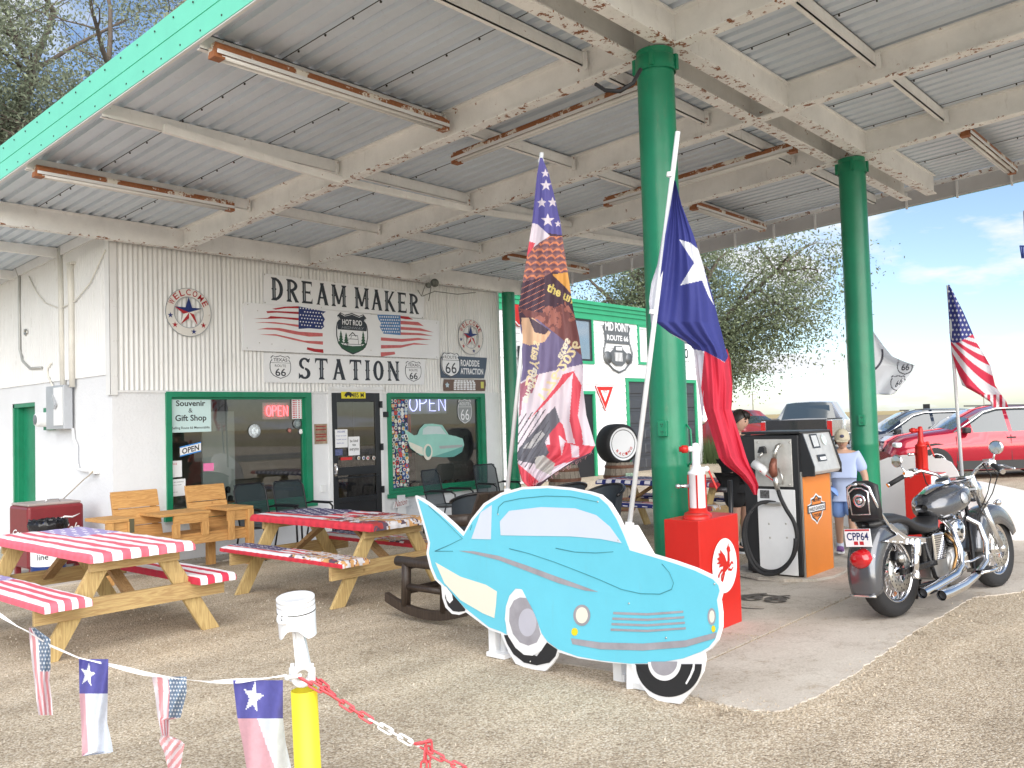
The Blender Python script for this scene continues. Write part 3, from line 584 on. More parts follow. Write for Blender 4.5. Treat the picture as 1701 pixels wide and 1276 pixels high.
def window(W, name='window'):
    x0, x1, z0, z1 = W; b = MB(); t = .075; y0, y1 = YW-.035, YW+.10
    b.bx(x0, x0+t, y0, y1, z0, z1); b.bx(x1-t*1.4, x1, y0, y1, z0, z1); b.bx(x0+t, x1-t*1.4, y0, y1, z1-t, z1); b.bx(x0+t, x1-t*1.4, y0, y1, z0, z0+t*1.2)
    f = b.build('window', GREEN, shop)
    i = .03; b = MB(); xi0, xi1, zi0, zi1 = x0+t, x1-t*1.4, z0+t*1.2, z1-t
    b.bx(xi0, xi0+i, YW+.02, YW+.08, zi0, zi1); b.bx(xi1-i, xi1, YW+.02, YW+.08, zi0, zi1); b.bx(xi0+i, xi1-i, YW+.02, YW+.08, zi1-i, zi1); b.bx(xi0+i, xi1-i, YW+.02, YW+.08, zi0, zi0+i); b.build('glazing_bead', GREEN, f)
    b = MB(); b.bx(x0-.06, x1+.04, YW-.09, YW-.036, z0-.03, z0+.04); b.build('sill', GREEN, f)
    b = MB(); b.add([(xi0, YW+.05, zi0), (xi1, YW+.05, zi0), (xi1, YW+.05, zi1), (xi0, YW+.05, zi1)], [(0, 1, 2, 3)]); b.build('pane', GLS, f)
    return f
window(W1); window(W2)
# front door
dr = thing  # noqa
b = MB(); x0, x1 = DR; zt_ = 2.20
b.bx(x0, x0+.06, YW-.03, YW+.16, -.13, zt_); b.bx(x1-.06, x1, YW-.03, YW+.16, -.13, zt_); b.bx(x0+.06, x1-.06, YW-.03, YW+.16, zt_-.05, zt_); b.bx(x0-.02, x1+.02, YW-.05, YW-.03, zt_-.01, zt_+.04)
b.build('door_surround', WHITE, shop)
a0, a1 = x0+.063, x1-.063; yb = YW-.012; BL = mat('black_door_metal', (.022, .024, .028), .3, metal=.2, var=.12)
b = MB(); s = .10
for (p0, p1, q0, q1) in ((a0, a0+s, -.12, 2.145), (a1-s, a1, -.12, 2.145), (a0+s, a1-s, 2.0, 2.145), (a0+s, a1-s, .83, .96), (a0+s, a1-s, .40, .48), (a0+s, a1-s, -.12, .05)): b.bx(p0, p1, yb-.02, yb+.025, q0, q1)
door = b.build('front_door', BL, shop, bevel=.004)
b = MB(); b.bx(a0+s, a1-s, yb, yb+.005, .05, .40); b.build('kick_panel', BL, door)
for (q0, q1) in ((.96, 2.0), (.48, .83)):
    b = MB(); b.add([(a0+s, yb, q0), (a1-s, yb, q0), (a1-s, yb, q1), (a0+s, yb, q1)], [(0, 1, 2, 3)]); b.build('door_glass', GLS, door)
b = MB(); b.bx(a0+s*.7, a1-s*.7, yb-.05, yb-.03, .78, .80); b.build('push_bar', BL, door)
for z in (.5, 1.2, 1.9, .0):
    b = MB(); b.bx(a1-.01, a1+.035, yb-.05, yb-.02, z, z+.11); b.build('hinge', BL, door)
b = MB(); b.tube([(a0+.04, yb-.03, .86), (a0+.04, yb-.07, .88), (a0+.04, yb-.07, .98), (a0+.04, yb-.03, 1.0)], .012, 8); b.box((a0+.04, yb-.025, .93), (.05, .015, .2)); b.build('door_handle', CHROME, door)
# ---- things on the left wall
def lx(px, py, d=0): return onX(px, py, XL-d)
GAL = mat('galvanised_box', (.50, .52, .55), .4, metal=.5, var=.08)
def lbox(px0, py0, px1, py1, d0, d1, m, name, label, cat, bevel=.004):
    a = lx(px0, py0); c = lx(px1, py1); b = MB(); b.bx(XL-d1, XL-d0, min(a.y, c.y), max(a.y, c.y), min(a.z, c.z), max(a.z, c.z)); return solo(b, name, m, label, cat, bevel=bevel)
mt = thing('electric_meter', 'round glass-faced electric meter with a grey switch box on the side wall of the shop', 'electric meter', lx(98, 676))
a = lx(96, 643); c = lx(126, 712); b = MB(); b.bx(XL-.16, XL-.04, min(a.y, c.y), max(a.y, c.y), c.z, a.z); b.build('switch_box', GAL, mt, bevel=.005)
b = MB(); ym = (a.y+c.y)/2; b.bx(XL-.175, XL-.16, min(a.y, c.y)+.03, ym, c.z+.05, a.z-.03); b.build('box_cover', WHITE, mt)
b = MB(); b.bar((XL-.18, ym+.02, a.z-.15), (XL-.2, ym-.12, a.z-.3), .03, .08); b.build('switch_lever', GAL, mt)
a = lx(78, 678); c = lx(95, 714); b = MB(); b.bx(XL-.05, XL-.02, min(a.y, c.y), max(a.y, c.y), c.z, a.z); b.build('back_plate', GREEN, mt)
p_ = lx(86, 697); b = MB(); b.lathe([(.0, .22), (.085, .22), (.10, .19), (.105, .05), (.12, .05), (.12, 0)], p_, 24, (-1, 0, 0)); b.build('meter_housing', WHITE, mt)
b = MB(); b.lathe([(0, .228), (.07, .226)], p_, 20, (-1, 0, 0)); b.build('dial', mat('meter_dial', (.12, .14, .16), .2), mt)
def pipe(pts, r, m, label, name='conduit', cat='conduit', d=.04, group=None):
    b = MB(); b.tube([lx(q[0], q[1], d) for q in pts], r, 10); return solo(b, name, m, label, cat, group)
PIPE = mat('cream_conduit', (.72, .70, .64), .5, var=.1, dirt=.3)
pipe([(100, 413), (102, 520), (105, 643)], .04, PIPE, 'thick cream pipe running up the side wall to the eave')
b = MB(); pp = [lx(q[0], q[1], .06) for q in ((117, 437), (117, 455), (118, 470), (119, 560), (120, 643))]; b.tube(pp, [.045, .05, .045, .04, .04], 10); b.bx(XL-.08, XL, pp[0].y-.1, pp[0].y+.1, pp[0].z-.03, pp[0].z+.01)
solo(b, 'conduit', PIPE, 'shorter cream service pipe with a rusty head beside the thick pipe', 'conduit')
pipe([(-2, 438), (15, 440), (27, 446), (32, 460), (32, 520), (33, 580), (38, 600), (50, 612), (70, 611)], .02, mat('grey_conduit', (.45, .45, .43), .4, metal=.4), 'thin bent grey conduit curving down the side wall at the far left')
pipe([(48, 459), (60, 485), (75, 503), (100, 513), (125, 500), (150, 470), (175, 415)], .009, PIPE, 'thin wire sagging across the upper side wall', 'wire', 'wire', .05)
pipe([(85, 604), (79, 612), (80, 625), (87, 640), (88, 660), (88, 680)], .014, PIPE, 'short white cable dropping to the meter', 'cable', 'cable')
pipe([(121, 712), (122, 728), (127, 740), (127, 765), (130, 779), (138, 782), (152, 782)], .018, WHITE, 'white conduit bending from the switch box down to the wall socket')
lbox(157, 778, 166, 787, 0, .08, WHITE, 'wall_socket', 'small white covered socket on the side wall by the corner', 'wall socket')
pipe([(154, 783), (148, 790), (140, 796), (120, 815), (104, 830)], .007, mat('tan_cord', (.45, .38, .28), .6), 'tan power cord running from the socket down to the red cooler', 'power_cord', 'cord', .09)
b = MB(); b.lathe([(.02, .0), (.05, .02), (.05, .0)], lx(44, 552, .03), 14, (-1, 0, 0)); b.lathe([(0, .01), (.03, .03)], lx(44, 552, .03), 10, (-1, 0, 0)); solo(b, 'vent_cap', STEEL, 'small round metal cap on the corrugated side wall', 'vent cap')
# ---- interior goods seen through the glass
def ibox(n, x0, x1, y0, y1, z0, z1, m, lab, cat, grp=None): b = MB(); b.bx(x0, x1, YW+y0, YW+y1, z0, z1); return solo(b, n, m, lab, cat, grp, bevel=.004)
ibox('display_counter', 5.95, 7.9, .25, .7, -.12, .52, mat('counter_white', (.55, .55, .54), .5), 'low pale display counter inside the left shop window', 'counter')
ibox('printer', 6.35, 6.75, .3, .6, .525, .72, PURE, 'white office machine on the counter behind the left window', 'machine')
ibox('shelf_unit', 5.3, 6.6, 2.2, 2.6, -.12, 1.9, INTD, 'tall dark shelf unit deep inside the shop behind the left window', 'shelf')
ibox('display_board', 6.9, 7.45, 1.1, 1.16, .5, 1.9, mat('pale_board', (.5, .52, .5), .6), 'tall pale display board standing inside behind the left window', 'display board')
for k, (x, z) in enumerate([(6.98, .62), (7.08, .62), (7.2, .66), (7.3, .6), (7.02, .72), (7.26, .74)]):
    b = MB(); b.lathe([(0, 0), (.035, .0), (.04, .08), (.02, .1), (0, .1)], (x, YW+1.0, z-.1), 10); solo(b, 'trinket', DARK, 'small dark trinket on the ledge of the display board inside the shop', 'trinket', 'trinkets on the display ledge')
ibox('display_ledge', 6.9, 7.45, .9, 1.09, .46, .51, CEDAR, 'wooden ledge holding trinkets inside the left window', 'shelf')
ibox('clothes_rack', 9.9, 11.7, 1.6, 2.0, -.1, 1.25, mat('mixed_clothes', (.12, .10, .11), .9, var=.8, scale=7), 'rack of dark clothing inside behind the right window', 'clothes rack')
ibox('low_table', 9.9, 11.8, .25, .7, .2, .42, mat('counter_white', (.55, .55, .54), .5), 'low pale ledge inside the right window', 'counter')
for k in range(9):
    x = 10.5+k*.15+random.uniform(-.02, .02); b = MB(); b.ball((x, YW+.45, .50+.02*(k % 2)), .06, 10, 7); solo(b, 'stuffed_toy', mat('toy_%d' % (k % 3), [(.12, .05, .05), (.2, .17, .14), (.05, .05, .07)][k % 3], .9), 'small round plush toy in the row on the ledge of the right window', 'plush toy', 'plush toys on the window ledge')
b = MB()
for k in range(9): x = 10.05+k*.035; b.bx(x, x+.03, YW+.22+.02*(k % 2), YW+.24+.02*(k % 2), 1.05, 1.98)
solo(b, 'curtain', mat('red_stripe_curtain', (.5, .06, .08), .8, var=.2), 'narrow red striped curtain hanging inside the right window beside the sticker panel', 'curtain')
# ------------------------------------------------------------------ western lettering and shields
def g_stem(x, w=.15, y0=0., y1=1.):
    a = w/2; e = .045; m_ = (y0+y1)/2
    L_ = [(x+a+e, y0), (x+a+e, y0+.035), (x+a, y0+.09), (x+a, m_-.045), (x+a+.04, m_), (x+a, m_+.045), (x+a, y1-.09), (x+a+e, y1-.035), (x+a+e, y1)]
    return L_+[(2*x-p, q) for p, q in reversed(L_)]
def g_bar(x0, y0, x1, y1, w):
    d = Vector((x1-x0, y1-y0)).normalized(); n = Vector((-d.y, d.x))*w/2
    return [(x0+n.x, y0+n.y), (x0-n.x, y0-n.y), (x1-n.x, y1-n.y), (x1+n.x, y1+n.y)]
def g_arc(cx_, cy_, rx, ry, a0, a1, w, n=12):
    o_ = [(cx_+rx*math.cos(a0+(a1-a0)*k/n), cy_+ry*math.sin(a0+(a1-a0)*k/n)) for k in range(n+1)]
    i_ = [(cx_+(rx-w)*math.cos(a0+(a1-a0)*k/n), cy_+(ry-w*.75)*math.sin(a0+(a1-a0)*k/n)) for k in range(n, -1, -1)]
    return o_+i_
H_ = math.pi/2
GL = {
 'D': ([g_stem(.12), g_arc(.14, .5, .38, .5, -H_, H_, .15)], .56), 'R': ([g_stem(.12), g_arc(.16, .73, .34, .27, -H_, H_, .14), g_bar(.24, .5, .46, .02, .14), [(.38, 0), (.56, 0), (.54, .07), (.4, .09)]], .58),
 'E': ([g_stem(.12), g_bar(.15, .95, .46, .95, .1), g_bar(.15, .5, .38, .5, .1), g_bar(.15, .05, .48, .05, .1), [(.40, .95), (.48, 1), (.48, .76)], [(.36, .5), (.41, .62), (.41, .38)], [(.42, .05), (.50, 0), (.50, .26)]], .56),
 'A': ([g_bar(.3, .97, .1, .02, .10), g_bar(.28, .97, .5, .02, .16), g_bar(.16, .33, .42, .33, .08), [(0, 0), (.2, 0), (.16, .05), (.04, .05)], [(.38, 0), (.62, 0), (.57, .05), (.43, .05)], [(.19, 1), (.39, 1), (.36, .92), (.24, .92)]], .62),
 'M': ([g_stem(.12, .12), g_stem(.64, .15), g_bar(.13, .97, .38, .12, .13), g_bar(.62, .97, .38, .12, .08)], .76), 'K': ([g_stem(.12), g_bar(.18, .42, .46, .95, .09), g_bar(.24, .52, .5, .03, .15), [(.40, 1), (.56, 1), (.52, .93), (.42, .93)], [(.42, 0), (.62, 0), (.58, .06), (.44, .07)]], .62),
 'S': ([g_arc(.27, .73, .23, .27, .35, math.pi*1.45, .12), g_arc(.27, .27, .24, .27, -math.pi*.9, H_*.95, .14), [(.44, .75), (.50, .98), (.36, .9)], [(.02, 0), (.14, .12), (.03, .30)]], .54),
 'T': ([g_stem(.27), g_bar(.02, .95, .52, .95, .1), [(0, 1), (.08, .9), (.0, .74)], [(.54, 1), (.46, .9), (.54, .74)]], .56), 'I': ([g_stem(.1)], .2),
 'O': ([g_arc(.25, .5, .25, .5, -H_, H_, .15), g_arc(.25, .5, .25, .5, H_, 3*H_, .15), [(-.03, .5), (.03, .55), (.03, .45)], [(.53, .5), (.47, .55), (.47, .45)]], .52), 'N': ([g_stem(.10, .10), g_stem(.50, .10), g_bar(.11, .96, .49, .04, .15)], .6)}
def western(mb, mb2, st, x0, x1, z0, z1, y, gap=.11, space=.30):
    W_ = sum(GL[c][1]+gap if c != ' ' else space for c in st)-gap; k = (x1-x0)/W_; h = z1-z0; x = 0; lay = 0
    for c in st:
        if c == ' ': x += space; continue
        for poly in GL[c][0]:
            lay += 1; yy = y-.0004*(lay % 6); mb.add([(x0+(x+p[0])*k, yy, z0+p[1]*h) for p in poly], [tuple(range(len(poly)))], 0, False)
            if len(poly) == 18:
                cx_ = sum(p[0] for p in poly)/18; mb2.add([(x0+(x+cx_+a)*k, y-.0032, z0+q*h) for a, q in ((-.018, .12), (.018, .12), (.022, .5), (.012, .88), (-.012, .88))], [(0, 1, 2, 3, 4)], 0, False)
        x += GL[c][1]+gap
SHIELD = [(.0, .62), (.03, .74), (.10, .82), (.04, .90), (.14, .99), (.27, .94), (.40, .97), (.5, 1.0), (.60, .97), (.73, .94), (.86, .99), (.96, .90), (.90, .82), (.97, .74), (1.0, .62), (1.0, .42), (.95, .25), (.84, .13), (.68, .06), (.5, 0), (.32, .06), (.16, .13), (.05, .25), (.0, .42)]
def shape(mb, pts, o, ux, uy, mi=0): o = Vector(o); ux = Vector(ux); uy = Vector(uy); mb.add([o+ux*p[0]+uy*p[1] for p in pts], [tuple(range(len(pts)))], mi, False)
def shield(mb, o, ux, uy, n, out=0, inn=1, border=.045):
    o = Vector(o); ux = Vector(ux); uy = Vector(uy); n = Vector(n)
    shape(mb, SHIELD, o, ux, uy, out); k = border; shape(mb, [(k+p[0]*(1-2*k), k+p[1]*(1-2*k)) for p in SHIELD], o+n*.0015, ux, uy, inn)
INK = mat('blue_black_ink', (.025, .032, .045), .5, var=.1); INL = mat('grey_inline', (.30, .33, .36), .5)
def wy(px, py, d): return onY(px, py, YW-d)
def signboard(name, label, cat, px, d, m, t=.012, group=None):
    pts = [wy(q[0], q[1], d) for q in px]; th = thing(name, label, cat, pts[0], group); b = MB(); b.prism(pts, (0, t, 0)); b.build('board', m, th); return th
c7 = lambda x, y: (390+x/4.86, 440+y/4.86)
# name banner
D1, D2, D3 = .05, .075, .052
t = signboard('name_banner', 'white banner lettered DREAM MAKER in tall black western capitals high on the shop wall', 'banner', [c7(232, 315), c7(1525, 435), c7(1530, 235), c7(232, 68)], D1, PURE, .008)
lb, rb, lt = wy(*c7(295, 285), D1), wy(*c7(1490, 400), D1), wy(*c7(300, 100), D1)
b = MB(); b2 = MB(); western(b, b2, 'DREAM MAKER', lb.x, rb.x, lb.z, lt.z, YW-D1-.002); b.build('lettering', INK, t); b2.build('inline', INL, t, kind='stuff')
b = MB()
for q in ((240, 78), (530, 105), (808, 142), (1060, 172), (1300, 208), (1520, 240), (245, 305), (1515, 425)): p_ = wy(*c7(*q), D1+.003); b.lathe([(0, 0), (.012, 0), (.009, .004), (0, .005)], p_, 8, (0, -1, 0))
b.build('grommets', STEEL, t, kind='stuff')
# flag panel
t = signboard('flag_panel_sign', 'long white metal panel with two tattered painted flags and a hot rod shield between them', 'sign', [c7(65, 690), c7(1648, 760), c7(1650, 452), c7(85, 302), c7(68, 318)], D2, PURE, .03)
RD, RD2 = mat('brushed_dark_red', (.40, .012, .02), .5, var=.3, scale=14), mat('brushed_faded_red', (.56, .13, .13), .5, var=.2, scale=14)
NV, NV2 = mat('painted_navy', (.012, .03, .16), .5, var=.25, scale=10), mat('painted_sky_blue', (.09, .22, .46), .5, var=.3, scale=10)
BRG = mat('brushed_grey', (.60, .63, .62), .5, var=.1)
def c7p(q, k=0): return wy(*c7(*q), D2+.002+.001*k)
b = MB()
def poly(pts, mi, k=0): b.add([c7p(q, k) for q in pts], [tuple(range(len(pts)))], mi, False)
poly([(515, 335), (735, 378), (705, 400), (728, 440), (712, 470), (722, 500), (700, 520), (600, 512), (515, 518)], 2)
for (pts, mi) in (([(300, 355), (400, 338), (515, 334), (515, 352), (420, 350), (330, 362)], 0), ([(255, 375), (300, 372), (515, 380), (515, 398), (340, 386), (262, 390)], 0), ([(150, 435), (265, 428), (290, 414), (515, 430), (515, 448), (380, 434), (270, 436)], 0), ([(160, 468), (230, 462), (320, 462), (515, 484), (515, 503), (400, 482), (240, 468)], 1), ([(178, 522), (260, 508), (360, 510), (520, 540), (710, 552), (710, 578), (600, 580), (480, 560), (330, 526), (220, 520)], 1), ([(200, 562), (330, 560), (460, 588), (560, 612), (712, 618), (712, 645), (600, 634), (470, 606), (340, 574)], 1), ([(585, 665), (650, 678), (714, 682), (716, 712), (640, 702), (580, 684)], 0),
                  ([(1180, 586), (1350, 598), (1480, 590), (1588, 604), (1480, 608), (1350, 622), (1180, 612)], 1), ([(1180, 648), (1350, 648), (1450, 630), (1570, 645), (1440, 645), (1340, 670), (1180, 676)], 1), ([(1178, 706), (1290, 702), (1296, 722), (1180, 742)], 1), ([(1338, 412), (1400, 418), (1440, 442), (1380, 440), (1338, 432)], 0), ([(1338, 452), (1480, 462), (1525, 494), (1400, 482), (1338, 480)], 1), ([(1338, 500), (1500, 512), (1605, 545), (1480, 532), (1338, 524)], 1), ([(1338, 545), (1500, 552), (1600, 574), (1470, 568), (1338, 566)], 1)):
    poly(pts, mi)
poly([(1150, 404), (1190, 402), (1338, 408), (1340, 568), (1200, 556), (1170, 500), (1182, 470), (1160, 440)], 3)
vv, ff, mm = b.v, b.f, b.m
for left in (True, False):
    nb = MB()
    for f_, m_ in zip(ff, mm):
        if (vv[f_[0]][0] < c7p((900, 500)).x) == left: nb.add([vv[i] for i in f_], [tuple(range(len(f_)))], m_, False)
    nb.build('painted_flag', [RD, RD2, NV, NV2], t)
b = MB()
for j in range(6):
    for i in range(9):
        for (x0, y0, sx, sy, kx) in ((530, 350, 23, 27, .09), (1172, 420, 18, 24, .02)):
            if y0 < 400 and random.random() < .1: continue
            x, y = x0+i*sx+(j % 2)*sx/2, y0+j*sy+(x0+i*sx-x0)*kx
            if (x0 == 530 and x < 712) or (x0 == 1172 and x < 1330): b.add([c7p((x+6*math.cos(a*1.05), y+6*math.sin(a*1.05)), 1) for a in range(6)], [tuple(range(6))], 0, False)
b.build('flag_stars', PURE, t, kind='stuff')
o_ = wy(*c7(822, 718), D2+.002); ux = Vector((wy(*c7(1078, 700), D2).x-o_.x, 0, 0)); uy = Vector((0, 0, wy(*c7(945, 388), D2).z-o_.z+.0))
FG = mat('forest_green_paint', (.02, .09, .045), .5)
b = MB(); shield(b, o_, ux, uy, (0, -1, 0), 0, 1, .03); k_ = Vector((0, -.003, 0))
shape(b, [(.04, .62), (.06, .74), (.13, .82), (.08, .89), (.15, .95), (.27, .90), (.40, .93), (.5, .96), (.60, .93), (.73, .90), (.85, .95), (.92, .89), (.87, .82), (.94, .74), (.96, .62), (.95, .58), (.05, .58)], o_+k_, ux, uy, 0)
shape(b, [(.06, .30), (.2, .22), (.5, .2), (.8, .22), (.94, .30), (.92, .22), (.8, .12), (.5, .03), (.2, .12), (.08, .22)], o_+k_, ux, uy, 2)
for (cx_, s_) in ((.14, .30), (.30, .26), (.84, .32)):
    for k in range(4): shape(b, [(cx_-.09+.018*k, .26+k*s_*.22), (cx_+.09-.018*k, .26+k*s_*.22), (cx_, .26+k*s_*.22+s_*.36)], o_+k_*(1.1+.1*k), ux, uy, 2)
shape(b, [(.38, .44), (.5, .54), (.56, .50), (.62, .44), (.6, .43), (.55, .48), (.5, .51), (.4, .43)], o_+k_*1.3, ux, uy, 0)
text(b, 'HOT ROD', o_+ux*.19+uy*.70+k_*1.4, ux*.62, uy*.13, .02, 1); text(b, 'HIGHWAY', o_+ux*.16+uy*.60+k_*1.4, ux*.68, uy*.07, .0, 3, .05)
for (x0, z0, x1, z1) in ((.30, .24, .76, .25), (.30, .24, .33, .36), (.33, .36, .44, .37), (.44, .37, .47, .46), (.47, .46, .66, .46), (.66, .46, .69, .25), (.44, .37, .68, .37)): shape(b, g_bar(x0, z0, x1, z1, .012), o_+k_*1.5, ux, uy, 0)
for cx_ in (.28, .84): shape(b, g_arc(cx_, .22, .075, .06, 0, 6.28, .018, 16), o_+k_*1.6, ux, uy, 0)
b.build('hot_rod_shield', [INK, PURE, FG, INL], t)
b = MB()
for q in ((105, 320), (185, 370), (100, 672), (405, 688), (700, 345), (1100, 398), (1630, 470), (1630, 745), (1100, 690), (200, 630), (300, 640)): b.lathe([(0, 0), (.01, 0), (.006, .003)], c7p(q, 1), 6, (0, -1, 0))
b.build('screws', STEEL, t, kind='stuff')
# station banner
t = signboard('station_banner', 'white banner lettered STATION between two Texas Route 66 shields above the shop door', 'banner', [c7(238, 950), c7(1527, 968), c7(1540, 765), c7(235, 712)], D3, PURE, .008)
lb, rb, lt = wy(*c7(512, 922), D3), wy(*c7(1330, 938), D3), wy(*c7(520, 748), D3)
b = MB(); b2 = MB(); western(b, b2, 'STATION', lb.x, rb.x, lb.z, lt.z, YW-D3-.002, gap=.17); b.build('lettering', INK, t); b2.build('inline', INL, t, kind='stuff')
def route_shield(t, o, w, h, nm='route_shield', lines=('TEXAS', 'ROUTE', '66'), y=None, mats=None):
    b = MB(); ux = Vector((w, 0, 0)); uy = Vector((0, 0, h)); o = Vector(o); n = Vector((0, -1, 0)); shield(b, o, ux, uy, n, 0, 1, .03); e = Vector((0, -.0025, 0))
    if len(lines) == 3:
        shape(b, g_bar(.04, .68, .96, .68, .015), o+e, ux, uy, 0); text(b, lines[0], o+ux*.17+uy*.74+e, ux*.66, uy*.14, .01, 0); text(b, lines[1], o+ux*.24+uy*.50+e, ux*.52, uy*.11, .0, 0); text(b, lines[2], o+ux*.25+uy*.11+e, ux*.5, uy*.33, .012, 0)
    else:
        shape(b, g_bar(.04, .68, .96, .68, .015), o+e, ux, uy, 0); text(b, lines[0], o+ux*.17+uy*.74+e, ux*.66, uy*.13, .0, 0); text(b, lines[1], o+ux*.2+uy*.14+e, ux*.6, uy*.45, .0, 0)
    return b.build(nm, mats or [INK, PURE], t)
for (x0, y0, x1, y1) in ((284, 918, 452, 735), (1378, 942, 1504, 780)):
    a = wy(*c7(x0, y0), D3+.002); c = wy(*c7(x1, y1), D3+.002); route_shield(t, a, c.x-a.x, c.z-a.z)
# welcome rings
def welcome(px, py, w, h, label):
    c = wy(px, py, .05); r = (wy(px+w, py, .05).x-wy(px-w, py, .05).x)/2; rz = r
    t = thing('welcome_sign', label, 'sign', c, 'round welcome signs'); b = MB(); OW = mat('rusty_off_white', (.74, .72, .68), .6, var=.06, rust=.36, rscale=18); n = 40
    def ring_(r0, r1, y, mi):
        vs = []
        for k in range(n): a = 2*math.pi*k/n; vs += [(c.x+r0*math.cos(a), y, c.z+r0*math.sin(a)), (c.x+r1*math.cos(a), y, c.z+r1*math.sin(a))]
        b.add(vs, [(2*k, 2*k+1, (2*k+3) % (2*n), (2*k+2) % (2*n)) for k in range(n)], mi, False)
    ring_(r*.64, r*.985, c.y, 0); ring_(r*.98, r, c.y-.003, 1); ring_(r*.625, r*.65, c.y-.003, 1); b.lathe([(r*1.0, -.006), (r*1.0, .006)], c, 40, (0, 1, 0), 1)
    b.build('ring', [OW, INL], t)
    b = MB(); ch = 'WELCOME'
    for i, s_ in enumerate(ch):
        a = math.radians(152-i*20.5); o = Vector((c.x+r*.70*math.cos(a), c.y-.004, c.z+r*.70*math.sin(a))); tx = Vector((math.sin(a), 0, -math.cos(a))); ty = Vector((math.cos(a), 0, math.sin(a))); wd = r*.20
        text(b, s_, o-tx*wd/2, tx*wd, ty*r*.25, .012)
    b.build('lettering', RD, t)
    b = MB(); C_ = c+Vector((0, -.012, 0)); st = starpts(c+Vector((0, -.006, 0)), r*.64, X_, Z_)
    for k in range(10):
        q, w2 = st[k], st[(k+1) % 10]; ang = (k+.5)*36+90; top = ang % 360
        blue = 20 < top < 165; red = (k % 2 == 0)
        b.add([q, w2, C_], [(0, 1, 2)], 0 if blue else (1 if red else 2), False)
    b.build('star', [NV, RD, OW], t)
    b = MB()
    for k, a in enumerate((192, 222, 258, 285, 322, 350)):
        a = math.radians(a); s_ = starpts(c+Vector((r*.81*math.cos(a), -.004, r*.81*math.sin(a))), r*.13, X_, Z_); b.add(s_, [tuple(range(10))], (0, 1, 2, 0, 1, 2)[k], False)
    b.build('small_star', [NV, RD, OW], t, kind='stuff')
welcome(313.5, 519, 38, 40, 'larger round WELCOME sign with a barn star, left of the name banner')
welcome(782, 560, 20.5, 31, 'smaller round WELCOME barn star sign above the roadside attraction sign')
# roadside attraction + brown plaque
c8 = lambda x, y: (720+x/7.086, 500+y/7.086)
SL = mat('slate_blue_sign', (.07, .10, .145), .4, var=.05)
t = signboard('roadside_attraction_sign', 'slate blue Route 66 ROADSIDE ATTRACTION sign with a white shield at its left', 'sign', [c8(95, 905), c8(595, 910), c8(618, 800), c8(630, 670), c8(300, 650), c8(95, 655), c8(82, 760)], .055, SL, .012)
a = wy(*c8(100, 892), .069); c = wy(*c8(306, 612), .069); b = MB(); b.prism([Vector((a.x+(c.x-a.x)*p[0], a.y, a.z+(c.z-a.z)*p[1])) for p in SHIELD], (0, .012, 0)); b.build('shield_board', PURE, t)
route_shield(t, a+Vector((0, -.002, 0)), c.x-a.x, c.z-a.z, lines=('ROUTE', '66'))
b = MB()
for (s_, x0, y0, x1, y1) in (('ROADSIDE', 322, 768, 540, 700), ('ATTRACTION', 320, 862, 584, 798)): a = wy(*c8(x0, y0), .057); c = wy(*c8(x1, y1), .057); text(b, s_, a, (c.x-a.x, 0, 0), (0, 0, c.z-a.z), .03)
b.build('lettering', PURE, t)
BRN = mat('brown_plaque', (.16, .10, .075), .5, var=.1)
t = signboard('brown_plaque', 'small brown information plaque with pale lines of text just above the right window', 'sign', [c8(120, 1058), c8(605, 1060), c8(618, 990), c8(612, 928), c8(130, 922), c8(118, 990)], .05, BRN, .01)
b = MB()
for k in range(6):
    a = wy(*c8(240+8*(k == 0), 948+k*20), .052); c = wy(*c8(500-14*(k == 0), 936+k*20), .052); n = 7
    for i in range(n):
        x0 = a.x+(c.x-a.x)*i/n; b.bx(x0, x0+(c.x-a.x)/n*random.uniform(.7, .92), a.y-.001, a.y, a.z, c.z)
b.build('text_lines', PURE, t, kind='stuff')
b = MB(); p_ = wy(*c8(163, 990), .053); b.add(starpts(p_, .055, X_, Z_, inner=.6), [tuple(range(10))], 0, False); b.build('emblem', mat('pale_blue_emblem', (.5, .62, .7), .5), t)
b = MB(); p_ = wy(*c8(575, 990), .053); b.bx(p_.x-.04, p_.x+.04, p_.y-.001, p_.y, p_.z-.06, p_.z+.06); b.build('emblem', mat('yellow_emblem', (.65, .62, .15), .5), t)
# small metal sign by the door, socket, hand-lettered cross sign
def prect(px0, py0, px1, py1, d): a = wy(px0, py1, d); c = wy(px1, py0, d); return a.x, c.x, a.z, c.z
x0, x1, z0, z1 = prect(523, 704, 543, 738, .01); t = thing('tin_sign', 'small weathered brown tin sign on the white wall left of the door', 'sign', (x0, YW, z0)); b = MB(); b.bx(x0, x1, YW-.012, YW-.003, z0, z1); b.build('board', mat('weathered_tin', (.30, .23, .16), .6, var=.5, scale=9), t)
b = MB()
for k, hh in enumerate((.84, .68, .44, .32, .14)): b.bx(x0+.02, x1-.02, YW-.014, YW-.012, z0+(z1-z0)*hh, z0+(z1-z0)*(hh+.07))
b.build('text_lines', mat('tin_red_print', (.30, .05, .04), .6, var=.5, scale=30), t, kind='stuff')
x0, x1, z0, z1 = prect(534, 805, 541, 818, .02); b = MB(); b.bx(x0, x1, YW-.03, YW, z0, z1); solo(b, 'wall_socket', WHITE, 'white weatherproof socket on the wall between the left window and the door', 'wall socket', bevel=.004)
x0, x1, z0, z1 = prect(600+33.5, 684, 600+41, 693, .03); b = MB(); b.bx(x0+.06, x1+.05, YW-.04, YW, z0-.0, z1+.0); solo(b, 'doorbell', BLACK, 'black door bell button between the door and the right window', 'doorbell', bevel=.004)
t = thing('hand_lettered_sign', 'white crossed boards hand-lettered in red leaning on the wall under the right window', 'sign', wy(668, 870, .1))
